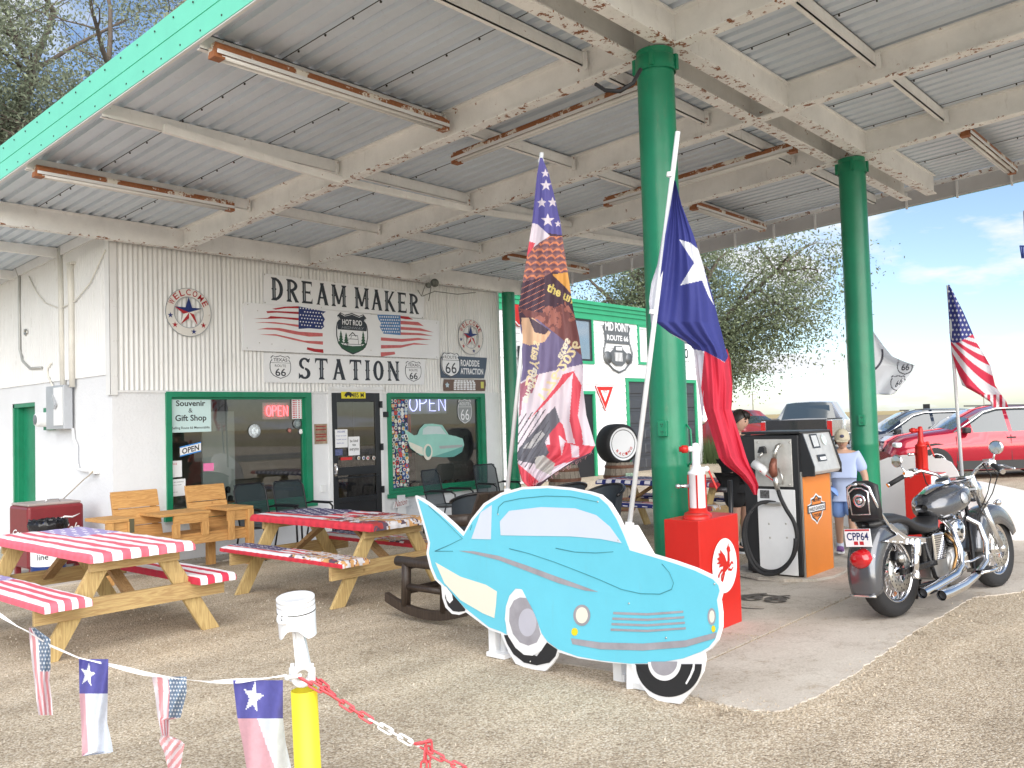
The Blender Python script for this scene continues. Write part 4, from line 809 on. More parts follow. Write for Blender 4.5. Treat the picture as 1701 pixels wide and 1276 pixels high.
b = MB(); b.prism([wy(*q, .10) for q in ((664, 880), (676, 880), (673, 822), (660, 823))], (0, .015, 0)); b.build('upright_board', WHITE, t)
b = MB(); b.prism([wy(*q, .12) for q in ((653, 845), (680, 840), (678, 828), (656, 834))], (0, .015, 0)); b.build('cross_board', WHITE, t)
b = MB(); a = wy(656, 843, .123); text(b, 'Nation', a, (.26, 0, .03), (0, 0, .10), -.005, 0, .1); b.build('lettering', mat('red_script', (.35, .05, .05), .6), t)
# ------------------------------------------------------------------ things stuck on the glass
GD = -.035                                   # just in front of the panes
def gy(px, py, d=0.): return onY(px, py, YW-GD-d)
def poster(name, label, cat, px0, py0, px1, py1, m, lines=None, tm=None, t=None, group=None, tilt=0., y=None):
    a = gy(px0, py1); c = gy(px1, py0); o = thing(name, label, cat, a, group); ux = Vector((c.x-a.x, 0, tilt)); uy = Vector((0, 0, c.z-a.z))
    b = MB(); b.prism([a, a+ux, a+ux+uy, a+uy], (0, .002, 0)); b.build('sheet', m, o)
    if lines:
        b = MB()
        for (s_, u, v, w, h, bd) in lines: text(b, s_, a+ux*u+uy*v+Vector((0, -.0015, 0)), ux*w, uy*h, bd)
        b.build('lettering', tm or BLACK, o)
    return o, a, ux, uy
AQ = mat('pale_aqua_card', (.58, .76, .76), .5, var=.03)
poster('souvenir_sign', 'pale aqua Souvenir and Gift Shop sign in the top left corner of the left window', 'sign', 283, 658, 350, 719, AQ, [('Souvenir', .14, .72, .72, .16, .02), ('&', .44, .54, .10, .12, 0), ('Gift Shop', .12, .26, .76, .22, .02), ('Selling Route 66 Memorabilia', .04, .07, .92, .09, .01)])
o, a, ux, uy = poster('open_card', 'tilted white OPEN card with blue edges hanging in the left window', 'sign', 299, 741, 334, 759, PURE, [('OPEN', .1, .2, .8, .58, .02)], tilt=.06)
b = MB()
for v in (0, .88): b.add([a+uy*v+Vector((0, -.001, 0)), a+ux+uy*v+Vector((0, -.001, 0)), a+ux+uy*(v+.12)+Vector((0, -.001, 0)), a+uy*(v+.12)+Vector((0, -.001, 0))], [(0, 1, 2, 3)])
b.build('blue_edge', mat('bright_blue_print', (.03, .25, .7), .5), o)
def neon(px0, py0, px1, py1, col, label, em, d=.0, r=.007, double=False):
    m = mat('neon_%d%d' % (px0, py0), col, .3, emis=em); a = gy(px0, py1, d); c = gy(px1, py0, d); t = thing('neon_sign', label, 'neon sign', a); W_ = c.x-a.x; H2 = c.z-a.z
    def P(u, v): return (a.x+u*W_, a.y, a.z+v*H2)
    L4 = {'O': [[(.11+.10*math.cos(k/14*6.2832), .5+.5*math.sin(k/14*6.2832)) for k in range(15)]], 'P': [[(.28, 0), (.28, 1), (.38, 1), (.45, .88), (.45, .66), (.38, .52), (.29, .52)]], 'E': [[(.70, 1), (.54, 1), (.54, 0), (.70, 0)], [(.54, .52), (.67, .52)]], 'N': [[(.79, 0), (.79, 1), (.97, 0), (.97, 1)]]}
    for k in 'OPEN':
        b = MB()
        for ln in L4[k]:
            b.tube([P(*q) for q in ln], r, 6)
            if double: b.tube([(lambda w: (w[0]+.014, w[1]+.004, w[2]-.006))(P(*q)) for q in ln], r*.8, 6)
        b.build('letter_tube', m, t)
    b = MB(); b.bx(a.x-.04, c.x+.04, a.y+.03, a.y+.04, a.z-.05, c.z+.05); b.build('backing', mat('smoky_acrylic', (.25, .26, .28), .2), t)
neon(442, 674, 478, 691, (1.0, .06, .08), 'small red lit neon OPEN sign in the upper right of the left window', 1.6, -.06, .006, True)
neon(680, 659, 741, 683, (.45, .45, .95), 'large pale blue and violet neon OPEN sign at the top of the right window', .7, -.08, .009)
PK = mat('pink_red_print', (.62, .12, .15), .6)
o, a, ux, uy = poster('price_sheet', 'red and white ruled sheet at the right edge of the left window', 'poster', 485, 661, 505, 696, PURE)
b = MB()
for k in range(9):
    for j in range(4): b.add([a+ux*(.06+j*.235)+uy*(.04+k*.1)+Vector((0, -.001, 0)), a+ux*(.06+j*.235+(.10 if j else .2))+uy*(.04+k*.1)+Vector((0, -.001, 0)), a+ux*(.06+j*.235+(.10 if j else .2))+uy*(.10+k*.1)+Vector((0, -.001, 0)), a+ux*(.06+j*.235)+uy*(.10+k*.1)+Vector((0, -.001, 0))], [(0, 1, 2, 3)])
b.build('ruled_print', PK, o, kind='stuff')
poster('notice_sheet', 'white sheet with a coloured header taped at the left edge of the left window', 'notice', 275, 765, 302, 794, PURE, [('NOTICE', .1, .75, .6, .12, .01)], PK)
poster('notice_sheet', 'lower white printed letter taped at the bottom left of the left window', 'notice', 275, 795, 308, 826, PURE, [('To all of our customers', .1, .8, .8, .07, 0), ('please come inside', .1, .62, .7, .07, 0), ('thank you', .3, .2, .3, .08, 0)])
poster('pink_note', 'small pink note on the office machine in the left window', 'note', 338, 769, 355, 783, mat('pink_paper', (.8, .2, .42), .6))
for (px, py, r, c_, lab) in ((423, 716, .10, (.5, .55, .58), 'large faint round emblem in the middle of the left window'), (494, 704, .075, (.16, .19, .20), 'dark round sticker below the ruled sheet in the left window'), (500, 717, .04, (.75, .75, .78), 'small pale round sticker near the right edge of the left window'), (481, 715, .035, (.3, .12, .1), 'tiny red and green sticker left of the pale one in the left window')):
    p_ = gy(px, py); b = MB(); b.lathe([(0, .003), (r*.6, .003), (r*.62, .0032), (r, .0032), (r, 0)], p_, 24, (0, -1, 0)); b.lathe([(0, .004), (r*.55, .004)], p_, 20, (0, -1, 0), 1); solo(b, 'window_sticker', [mat('sticker_%d' % px, c_, .5, var=.5, scale=25), mat('stickerin_%d' % px, tuple(min(1, x*1.6) for x in c_), .5, var=.5, scale=40)], lab, 'sticker')
# sticker board in the right window
a = gy(641, 812); c = gy(679, 658); z1 = c.z; x1 = gy(680, 812).x; t = thing('sticker_board', 'tall navy board crowded with small round stickers at the left of the right window', 'sticker board', a)
b = MB(); b.bx(a.x, x1, a.y, a.y+.004, a.z, z1); b.build('board', mat('navy_board', (.012, .018, .11), .5), t)
pal = [(.75, .75, .72), (.6, .62, .6), (.7, .68, .5), (.55, .06, .05), (.05, .15, .4), (.02, .03, .04), (.7, .4, .08), (.1, .3, .2), (.35, .5, .65)]
b = MB(); pm = [mat('stk%d' % i, c_, .5, var=.3, scale=60) for i, c_ in enumerate(pal)]
nx_, nz_ = 7, 24
for j in range(nz_):
    for i in range(nx_):
        x = a.x+(x1-a.x)*(i+.5+random.uniform(-.2, .2))/nx_; z = a.z+(z1-a.z)*(j+.5+random.uniform(-.2, .2))/nz_; r = random.uniform(.026, .044); mi = random.choice([0, 0, 0, 1, 1, 2, 2, 3, 4, 5, 6, 7, 8]); sq = random.random() < .25; n = 4 if sq else 12; a0 = .78+random.uniform(-.2, .2)
        b.add([(x+r*math.cos(a0+k*2*math.pi/n), a.y-.001-.0004*((i+j) % 5), z+r*math.sin(a0+k*2*math.pi/n)) for k in range(n)], [tuple(range(n))], mi, False)
        b.add([(x+r*.6*math.cos(k*1.05), a.y-.0035, z+r*.6*math.sin(k*1.05)) for k in range(6)], [tuple(range(6))], random.choice([0, 1, 3, 4, 5, 5, 7, 6]), False)
b.build('stickers', pm, t, kind='stuff')
a = gy(761, 704); c = gy(783, 663); t = thing('route_decal', 'white outlined Route 66 shield decal on the right side of the right window', 'decal', a); route_shield(t, a, c.x-a.x, c.z-a.z, lines=('ROUTE', '66'), mats=[PURE, mat('frosted_grey', (.28, .30, .30), .4)])
# plain generic finned car picture on the glass
MN = mat('mint_print', (.30, .60, .52), .4, var=.08); MND = mat('dark_mint_print', (.12, .36, .32), .4); CRM = mat('cream_print', (.74, .72, .62), .5)
cp = lambda x, y: gy(550+x/4.254, 560+y/4.254)
t = thing('car_decal', 'mint green picture of an old finned car stuck on the right window', 'decal', cp(540, 800))
def dpoly(nm, pts, m, k): b = MB(); b.add([cp(*q)+Vector((0, -.0012*k, 0)) for q in pts], [tuple(range(len(pts)))]); b.build(nm, m, t)
dpoly('car_body', [(515, 645), (585, 695), (610, 690), (625, 650), (660, 615), (720, 612), (785, 622), (830, 690), (880, 700), (930, 718), (940, 760), (925, 810), (870, 845), (800, 850), (700, 845), (630, 835), (560, 785), (540, 735)], MN, 1)
dpoly('side_panel', [(548, 738), (600, 760), (645, 780), (650, 835), (600, 815), (556, 770)], CRM, 2); dpoly('windscreen', [(645, 690), (650, 650), (680, 630), (770, 632), (815, 688), (740, 684)], mat('pale_screen_print', (.55, .66, .66), .3), 2)
dpoly('rocker', [(720, 845), (860, 800), (935, 770), (925, 812), (870, 845), (800, 851)], MND, 2)
def ell(cx_, cy_, rx, ry, n=20): return [(cx_+rx*math.cos(k/n*6.2832), cy_+ry*math.sin(k/n*6.2832)) for k in range(n)]
dpoly('tyre', ell(683, 812, 33, 57), CRM, 3); dpoly('wheel_cover', ell(686, 808, 20, 40), MND, 4); dpoly('grille', [(760, 770), (930, 760), (925, 778), (770, 790)], mat('print_chrome', (.4, .42, .42), .3), 3)
# door plate, papers and stickers
def dpaper(nm, lab, cat, x0, y0, x1, y1, m, txt=None, tm=None, grp=None):
    a = onY(x0, y1, yb-.024); c = onY(x1, y0, yb-.024); o = thing(nm, lab, cat, a, grp); b = MB(); b.bx(a.x, c.x, a.y-.002, a.y, a.z, c.z); b.build('sheet', m, o)
    if txt:
        b = MB()
        for (s_, u, v, w, h) in txt: text(b, s_, (a.x+(c.x-a.x)*u, a.y-.003, a.z+(c.z-a.z)*v), ((c.x-a.x)*w, 0, 0), (0, 0, (c.z-a.z)*h), .01)
        b.build('lettering', tm or BLACK, o)
    return o
YEL = mat('yellow_plate', (.75, .65, .03), .5)
dpaper('mileage_plate', 'yellow plate reading 485 M at the top of the shop door', 'plate', 567, 651, 607, 662, YEL, [('485 M', .42, .15, .5, .7)])
a = onY(572, 660, yb-.03); b = MB(); b.prism([(a.x+x*.16, a.y, a.z+z*.09) for x, z in ((0, .2), (.1, .6), (.3, .9), (.6, .95), (.9, .8), (1, .5), (.9, .3), (.85, .0), (.7, .0), (.65, .3), (.4, .3), (.3, 0), (.15, 0), (.15, .25))], (0, .001, 0)); solo(b, 'animal_silhouette', BLACK, 'black animal silhouette on the yellow 485 M plate', 'silhouette')
dpaper('door_notice', 'white typed notice on the upper left of the shop door glass', 'notice', 557, 713, 577, 744, PURE, [('HOURS', .2, .82, .6, .1), ('9 am to 5 pm', .1, .6, .8, .08), ('no public restroom', .1, .4, .8, .08), ('thank you', .1, .2, .6, .08)], mat('blue_ink', (.1, .12, .4), .5))
dpaper('door_poster', 'white poster with black script lower on the shop door glass', 'poster', 579, 725, 597, 757, PURE, [('be kind', .15, .7, .7, .15), ('to', .35, .5, .3, .12), ('everyone', .1, .2, .8, .18)])
dpaper('door_card', 'small dark and white card at the lower left of the door glass', 'notice', 557, 746, 569, 757, mat('navy_card', (.1, .12, .25), .5, var=.6, scale=40))
dpaper('red_strip', 'red sticker strip on the middle rail of the shop door', 'sticker', 566, 759, 585, 765, mat('red_strip_print', (.6, .03, .03), .5))
for k, (px, col) in enumerate(((596, (.4, .3, .15)), (604, (.1, .12, .3)), (611, (.6, .1, .12)), (621, (.3, .15, .1)))):
    p_ = onY(px, 761, yb-.026); b = MB(); b.lathe([(.0, .003), (.032, .003), (.032, 0)], p_, 16, (0, -1, 0)); b.lathe([(.0, .004), (.02, .004)], p_, 12, (0, -1, 0), 1); solo(b, 'door_sticker', [mat('stk0', pal[0]), mat('ds%d' % k, col)], ['first', 'second', 'third', 'last'][k]+' round sticker from the left on the black rail of the shop door', 'sticker', 'round stickers on the door rail')
# ------------------------------------------------------------------ garage building behind, clapboard
GY = 16.2; GX0 = 13.6
GXR = onY(1164, 700, GY).x
CLAP = mat('white_clapboard', (.78, .79, .80), .5, var=.04, dirt=.1); GTR = mat('bright_green_trim', (.03, .33, .16), .4, var=.08)
CHAR = mat('charcoal_door', (.05, .055, .065), .45, var=.08)
gar = thing('garage_building', 'white clapboard garage with a bright green cornice behind the shop corner', 'building', (GX0, GY, -.15))
def gY(px, py, d=0.): return onY(px, py, GY-d)
ztop = gY(1000, 505).z; zg = -.15
dl, drt, dtop = gY(1042, 640).x, gY(1152, 640).x, gY(1042, 634).z
print('garage', GXR, ztop, dl, drt, dtop)
zc0 = gY(1000, 520).z-.05
win = []
for (a, c) in (((944, 530), (984, 598)), ((1062, 545), (1095, 604))):
    p0, p1 = gY(a[0], a[1]), gY(c[0], c[1]); win.append((p0.x, p1.x, gY(c[0]-6, c[1]).z, gY(a[0], a[1]).z))
win[0] = (gY(925, 600).x, gY(983, 600).x, gY(975, 600).z, gY(975, 531).z)
win[1] = (gY(1062, 600).x, gY(1100, 600).x, gY(1075, 602).z, gY(1075, 545).z)
sd0, sd1, sdt = gY(945, 700).x, gY(985, 700).x, gY(965, 655).z
b = MB(); b.bx(GX0, GXR, GY+.03, GY+7, zg, ztop-.3); b.build('wall', CLAP, gar)
# individual clapboards, broken around openings
pitch = .235; z = zg+.02; ops = [(win[0][0]-.1, win[0][1]+.1, win[0][2]-.1, win[0][3]+.1), (win[1][0]-.1, win[1][1]+.1, win[1][2]-.1, win[1][3]+.1), (dl-.13, drt+.13, zg-.1, dtop+.13), (sd0-.1, sd1+.12, zg-.1, sdt+.12), (gY(1135, 700).x+99, 999, 0, 1)]
while z < ztop-.45:
    segs = [(GX0, GXR)]
    for (x0, x1, z0, z1) in ops:
        if z0 < z+pitch/2 < z1:
            ns = []
            for (s0, s1) in segs:
                if x1 <= s0 or x0 >= s1: ns.append((s0, s1)); continue
                if s0 < x0: ns.append((s0, x0))
                if x1 < s1: ns.append((x1, s1))
            segs = ns
    for (s0, s1) in segs:
        b = MB(); b.add([(s0, GY-.028, z), (s1, GY-.028, z), (s1, GY-.004, z+pitch), (s0, GY-.004, z+pitch), (s0, GY+.03, z), (s1, GY+.03, z)], [(0, 1, 2, 3), (0, 4, 5, 1)]); b.build('clapboard', CLAP, gar)
    z += pitch
b = MB(); b.bx(GXR-.12, GXR+.03, GY-.04, GY+.1, zg, ztop-.35); b.build('corner_board', CLAP, gar)
b = MB()
for (d0, z0, z1) in ((.03, ztop-.55, ztop-.36), (.07, ztop-.36, ztop-.22), (.11, ztop-.22, ztop-.10), (.16, ztop-.10, ztop)): b.bx(GX0-.05, GXR+d0, GY-d0-.03, GY+.25, z0, z1)
b.build('cornice', GTR, gar)
b = MB(); b.bx(GX0, GXR, GY+.25, GY+7, ztop-.3, ztop-.2); b.build('roof', DECK, gar)
GLR = mat('reflecting_glass', (.35, .42, .48), .04, metal=.75, var=.05)
for k, (x0, x1, z0, z1) in enumerate(win):
    b = MB(); t_ = .09
    for q in ((x0-t_, x0, z0-t_, z1+t_), (x1, x1+t_, z0-t_, z1+t_), (x0, x1, z1, z1+t_), (x0, x1, z0-t_, z0)): b.bx(q[0], q[1], GY-.05, GY+.03, q[2], q[3])
    w = b.build('window', GTR, gar); b = MB(); s_ = .06
    for q in ((x0, x0+s_, z0, z1), (x1-s_, x1, z0, z1), (x0+s_, x1-s_, z1-s_, z1), (x0+s_, x1-s_, z0, z0+s_)): b.bx(q[0], q[1], GY-.03, GY+.03, q[2], q[3])
    b.build('sash', DARK if k == 0 else WHITE, w)
    b = MB(); b.bx(x0+s_, x1-s_, GY-.0, GY+.02, z0+s_, z1-s_); b.build('pane', GLR if k == 0 else mat('white_blind', (.72, .72, .72), .4), w)
# panelled overhead door
b = MB(); t_ = .11
for q in ((dl-t_, dl, zg, dtop+t_), (drt, drt+t_, zg, dtop+t_), (dl, drt, dtop, dtop+t_)): b.bx(q[0], q[1], GY-.06, GY+.03, q[2], q[3])
b.build('door_trim', GTR, gar)
b = MB(); b.bx(dl, drt, GY-.004, GY+.026, zg, dtop); od = b.build('overhead_door', CHAR, gar); rows = 6; cols = 5; rh = (dtop-zg)/rows; cw = (drt-dl)/cols
for r in range(rows):
    for c in range(cols):
        x0 = dl+c*cw+.06; x1 = x0+cw-.12; z0 = zg+r*rh+.09; z1 = z0+rh-.18; b = MB()
        b.add([(x0, GY-.006, z0), (x1, GY-.006, z0), (x1, GY-.006, z1), (x0, GY-.006, z1), (x0+.03, GY-.03, z0+.03), (x1-.03, GY-.03, z0+.03), (x1-.03, GY-.03, z1-.03), (x0+.03, GY-.03, z1-.03)], [(4, 5, 6, 7), (0, 1, 5, 4), (1, 2, 6, 5), (2, 3, 7, 6), (3, 0, 4, 7)]); b.build('raised_panel', CHAR, od)
for r in range(1, rows): b = MB(); b.bx(dl, drt, GY-.006, GY-.0042, zg+r*rh-.006, zg+r*rh+.006); b.build('section_joint', BLACK, od)
# open side doors
def darkdoor(x0, x1, z1, lab):
    b = MB(); t_ = .1
    for q in ((x0-t_, x0, zg, z1+t_), (x1, x1+t_, zg, z1+t_), (x0, x1, z1, z1+t_)): b.bx(q[0], q[1], GY-.06, GY+.03, q[2], q[3])
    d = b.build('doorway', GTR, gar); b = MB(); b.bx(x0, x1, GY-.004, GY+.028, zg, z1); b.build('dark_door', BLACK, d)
darkdoor(sd0, sd1, sdt, '')
# signs on the garage
t = thing('shield_cutout_sign', 'grey metal Route 66 shield cut-out with a hot rod on the garage wall', 'sign', gY(1028, 618, .05))
a = gY(1003, 618, .05); c = gY(1050, 530, .05); w_, h_ = c.x-a.x, c.z-a.z; GM = mat('grey_sheet_metal', (.17, .18, .19), .45, metal=.5, var=.1)
b = MB(); ux = Vector((w_, 0, 0)); uy = Vector((0, 0, h_))
top = [(.08, .52), (.06, .72), (.02, .80), (.10, .88), (.14, .98), (.30, .93), (.45, .99), (.60, .93), (.78, .99), (.84, .90), (.92, .82), (.88, .72), (.90, .52)]
pts = [a+ux*p[0]+uy*p[1] for p in top]; b.prism(pts, (0, .01, 0)); b.build('shield_top', GM, t)
b = MB(); text(b, 'MID POINT', a+ux*.10+uy*.74+Vector((0, -.002, 0)), ux*.76, uy*.16, .02); text(b, 'ROUTE 66', a+ux*.14+uy*.57+Vector((0, -.002, 0)), ux*.70, uy*.10, .02); b.build('lettering', PURE, t)
b = MB()
for ln in ([(.08, .52), (.02, .35), (.08, .2), (.3, .06), (.5, 0), (.7, .06), (.9, .2), (.97, .35), (.90, .52)],):
    b.tube([a+ux*p[0]+uy*p[1] for p in ln], .03, 6)
for cx_, cz_, r_ in ((.14, .26, .12), (.84, .26, .11)): b.lathe([(.0, .02), (w_*r_, .02), (w_*r_, -.02)], a+ux*cx_+uy*cz_, 16, (0, -1, 0))
shape(b, [(.24, .2), (.22, .36), (.34, .42), (.36, .48), (.62, .48), (.64, .42), (.76, .36), (.74, .2), (.6, .12), (.4, .12)], a+Vector((0, -.012, 0)), ux, uy)
b.build('hot_rod', GM, t)
b = MB(); 
for q in ((.36, .20, .62, .36), (.40, .40, .60, .46)): b.add([a+ux*q[0]+uy*q[1]+Vector((0, -.022, 0)), a+ux*q[2]+uy*q[1]+Vector((0, -.022, 0)), a+ux*q[2]+uy*q[3]+Vector((0, -.022, 0)), a+ux*q[0]+uy*q[3]+Vector((0, -.022, 0))], [(0, 1, 2, 3)])
for k in range(6): b.bar(a+ux*(.38+k*.045)+uy*.2+Vector((0, -.025, 0)), a+ux*(.38+k*.045)+uy*.36+Vector((0, -.025, 0)), .02, .01, (0, 1, 0), 1)
b.build('open_pattern', [CLAP, GM], t)
t = thing('yield_sign', 'red and white triangular yield sign pointing down on the garage wall', 'sign', gY(1008, 680, .06))
A, B, C_ = gY(989, 641, .06), gY(1020, 641, .06), gY(1006, 683, .06); b = MB(); b.prism([A, B, C_], (0, .02, 0)); b.build('board', RED, t)
cc = (A+B+C_)/3; b = MB(); b.add([cc+(q-cc)*.46+Vector((0, -.003, 0)) for q in (A, B, C_)], [(0, 1, 2)]); b.build('white_centre', PURE, t)
b = MB()
for q0, q1 in ((A, B), (B, C_), (C_, A)): b.bar(cc+(q0-cc)*.93+Vector((0, -.004, 0)), cc+(q1-cc)*.93+Vector((0, -.004, 0)), .02, .004, (0, -1, 0))
text(b, 'YIELD', cc+Vector((-.12, -.006, .04)), (.24, 0, 0), (0, 0, .08), .01, 1); b.build('border', [PURE, RED], t)
b = MB(); b.tube([gY(868, 800, .3), gY(868, 505, .3)], .07, 8); solo(b, 'downspout', WHITE, 'white downspout standing between the shop corner column and the garage wall', 'downspout')
t = thing('stop_sign', 'red and white octagonal sign half hidden behind the ragged flag', 'sign', gY(868, 518, .08)); c_ = gY(868, 520, .08); w_ = .42
b = MB(); b.prism([c_+Vector((w_*1.3*math.cos(k*math.pi/4+.393), 0, w_*math.sin(k*math.pi/4+.393))) for k in range(8)], (0, .02, 0)); b.build('board', RED, t)
b = MB(); n_ = 8
vs_ = []
for k in range(8): vs_ += [c_+Vector((w_*1.3*f_*math.cos(k*math.pi/4+.393), -.004, w_*f_*math.sin(k*math.pi/4+.393))) for f_ in (.96, .88)]
b.add(vs_, [(2*k, 2*k+1, (2*k+3) % 16, (2*k+2) % 16) for k in range(8)]); b.build('white_rim', PURE, t)
p0, p1 = gY(862, 642, .05), gY(869, 575, .05); b = MB(); b.bx(p0.x, p1.x, GY-.06, GY-.04, p0.z, p1.z); solo(b, 'tall_dark_sign', DARK, 'narrow tall dark sign on the garage wall beside the corner column', 'sign')
t = thing('number_sign', 'white rectangular sign numbered 10 near the right end of the garage wall', 'sign', gY(1140, 595, .04))
a = gY(1129, 599, .04); c = gY(1146, 567, .04); b = MB(); b.bx(a.x, c.x, a.y, a.y+.01, a.z, c.z); b.build('board', PURE, t); b = MB(); text(b, '10', a+Vector(((c.x-a.x)*.2, -.002, (c.z-a.z)*.12)), ((c.x-a.x)*.6, 0, 0), (0, 0, (c.z-a.z)*.5), .01)
b.bx(a.x+.04, c.x-.04, a.y-.002, a.y-.001, c.z-.1, c.z-.06); b.build('number', BLACK, t)
# ------------------------------------------------------------------ picnic tables
CLOTH = printed('printed_cloth', .75, bump=.3)
def hashn(x, y, s=0):
    v = np.sin(x*127.1+y*311.7+s*74.7)*43758.5453; return v-np.floor(v)
def vnoise(x, y, s=0):
    xi, yi = np.floor(x), np.floor(y); fx, fy = x-xi, y-yi; fx = fx*fx*(3-2*fx); fy = fy*fy*(3-2*fy)
    return (hashn(xi, yi, s)*(1-fx)+hashn(xi+1, yi, s)*fx)*(1-fy)+(hashn(xi, yi+1, s)*(1-fx)+hashn(xi+1, yi+1, s)*fx)*fy
def fbm(x, y, s=0): return .5*vnoise(x, y, s)+.3*vnoise(x*2.1, y*2.1, s+1)+.2*vnoise(x*4.3, y*4.3, s+2)
RDC, WHC, BLC = np.array([.70, .13, .18]), np.array([.82, .79, .83]), np.array([.36, .31, .58])  # cover red and blue lightened so the colour itself carries sky glare
def usflag(u, v, n=13, canton=(.5, 1.01, .58, 1.01), stars=True, red=RDC, white=WHC, blue=BLC, sx=6, sy=8):
    """stripes across u, running along v; canton given as (u0,u1,v0,v1)"""
    c = np.where((np.floor(u*n).astype(int) % 2 == 0)[:, None], red, white)
    m = (u > canton[0]) & (u < canton[1]) & (v > canton[2]) & (v < canton[3]); c = np.where(m[:, None], blue, c)
    if stars:
        a = (u-canton[0])/(canton[1]-canton[0])*sx; b_ = (v-canton[2])/(canton[3]-canton[2])*sy; row = np.floor(b_); a2 = a+.5*(row % 2); du = a2-np.floor(a2)-.5; dv = b_-row-.5
        c = np.where((m & (np.abs(du)+np.abs(dv) < .27))[:, None], white, c)
    return c
def eagle(u, v, s=0):
    n = fbm(u*5+s, v*11, s); n2 = fbm(u*16+s, v*34, s+5); base = usflag(u, v, 9, (.35, 1.01, .55, 1.01), red=np.array([.55, .03, .05]), white=np.array([.72, .72, .76]), blue=np.array([.07, .06, .15]))
    pic = np.where((n2 > .52)[:, None], np.array([.62, .60, .62]), np.array([.09, .06, .09])); pic = np.where(((n > .52) & (n2 < .5))[:, None], np.array([.55, .30, .12]), pic); pic = np.where(((n < .40) & (n2 > .35))[:, None], np.array([.35, .04, .04]), pic)
    m = (v < .42+.16*(n-.5)*2) & (u > .10); return np.where(m[:, None], pic, base)
def cover(name, label, x0, x1, y0, y1, z, colf, nu, nv, skirt=.055, group=None, seed=0):
    """fitted cloth cover: the top and its gathered skirt in one sheet"""
    W_, L_ = x1-x0, y1-y0
    def P(u, v):
        s = (u*(W_+2*skirt)-skirt); t = (v*(L_+2*skirt)-skirt)
        ex = np.maximum(0, np.maximum(-s, s-W_)); ey = np.maximum(0, np.maximum(-t, t-L_)); x = np.clip(s, 0, W_); y = np.clip(t, 0, L_)
        wr = np.sin((x+y)*55+seed)*.006+fbm(x*14, y*14, seed)*.012
        side = (ex+ey) > 0; r = np.minimum(ex, .02)*.45
        X = x0+x+np.where(s < 0, -1, np.where(s > W_, 1, 0))*(r+side*wr*.6); Y = y0+y+np.where(t < 0, -1, np.where(t > L_, 1, 0))*(np.minimum(ey, .02)*.45+side*wr*.6)
        Z = z-np.maximum(ex, ey)*.97+np.where(side, 0, fbm(x*9, y*4, seed+3)*.016)+side*wr*.3-.004*((np.minimum(x, W_-x) < .01) | (np.minimum(y, L_-y) < .01)); return np.stack([X, Y, Z], 1)
    return sheet(name, P, colf, nu, nv, CLOTH, None, label=label, cat='table cover', group=group)
def picnic(cx, y0, y1, zt, label, group='A-frame picnic tables', hw=.39, so=.60):
    L_ = y1-y0; cy = (y0+y1)/2; g0 = gz(cy); t = thing('picnic_table', label, 'picnic table', (cx, cy, g0), group)
    for k in range(5): x = cx-hw+.078+(2*hw-.156)*k/4; b = MB(); b.bx(x-.068, x+.068, y0+.01, y1-.01, zt-.045, zt-.007); b.build('top_board', PINE, t)
    zs = zt-.29
    for s in (-1, 1):
        for k in (-1, 1): x = cx+s*so+k*.068; b = MB(); b.bx(x-.064, x+.064, y0+.01, y1-.01, zs-.04, zs-.007); b.build('seat_board', PINE, t)
    for e, yy in ((1, y0+.16), (-1, y1-.16)):
        gg = gz(yy)
        for s in (-1, 1):
            b = MB(); a = Vector((cx+s*.64, yy, gg)); c = Vector((cx+s*.22, yy, zt-.05)); d = (c-a).normalized(); n = Vector((d.z, 0, -d.x))*.07
            h = .085/d.z*.9
            b.prism([a-Vector((.075, 0, 0)), a+Vector((.075, 0, 0)), c+Vector((.075, 0, 0)), c-Vector((.075, 0, 0))], (0, .038*e, 0)); b.build('leg', PINEX, t, bevel=.003)
        b = MB(); b.bx(cx-.74, cx+.74, yy-.038*e if e > 0 else yy, yy if e > 0 else yy+.038, zs-.175, zs-.042)
        b.m = [0]*len(b.m); b.build('cross_board', PINEW, t, bevel=.003)
        b = MB(); b.bx(cx-hw+.04, cx+hw-.04, yy+.0 if e < 0 else yy-.04, yy+.04 if e < 0 else yy, zt-.14, zt-.05); b.build('top_cleat', PINEW, t)
        yb_ = yy+e*.62
        b = MB(); b.bar((cx-.0, yy+e*.05, zs-.10), (cx, yb_, zt-.06), .085, .036, (0, 0, 1)); b.build('brace', wood('brown_pine', (.36, .22, .10), (.26, .15, .06), 1), t)
    return t
picnic(3.17, 6.60, 8.66, .72, 'picnic table under a glare-paled stars and stripes cover, nearest the camera at the left')
cover('table_cover', 'stars and stripes cover, colours paled for glare, over the top of the nearest picnic table', 2.775, 3.565, 6.59, 8.67, .722, lambda u, v: usflag(u, v, 13, (.5, 1.1, .60, 1.1)), 110, 90, .06, 'stars and stripes covers', 1)
cover('bench_cover', 'stars and stripes cover on the right seat of the nearest picnic table', 3.62, 3.92, 6.58, 8.66, .435, lambda u, v: usflag(u, v, 7, (.4, 1.1, .62, 1.1), sx=3, sy=9, red=np.array([.56, .03, .07])), 50, 90, .06, 'stars and stripes covers', 2)
cover('bench_cover', 'stars and stripes seat cover cut off by the left photo edge', 2.42, 2.72, 6.50, 8.66, .435, lambda u, v: usflag(u, v, 9, (.4, 1.1, .62, 1.1), sx=3, sy=9), 50, 90, .06, 'stars and stripes covers', 3)
picnic(5.53, 6.32, 8.26, .70, 'picnic table with an eagle and flag printed cover, standing before the shop door')
cover('table_cover', 'dark eagle and flag printed cover on the second picnic table', 5.135, 5.925, 6.31, 8.27, .702, lambda u, v: eagle(u, v, 0), 80, 130, .06, 'eagle printed covers', 4)
cover('bench_cover', 'eagle printed cover on the near left seat of the second picnic table', 4.79, 5.07, 6.28, 8.27, .415, lambda u, v: eagle(u, v, 3), 40, 110, .05, 'eagle printed covers', 5)
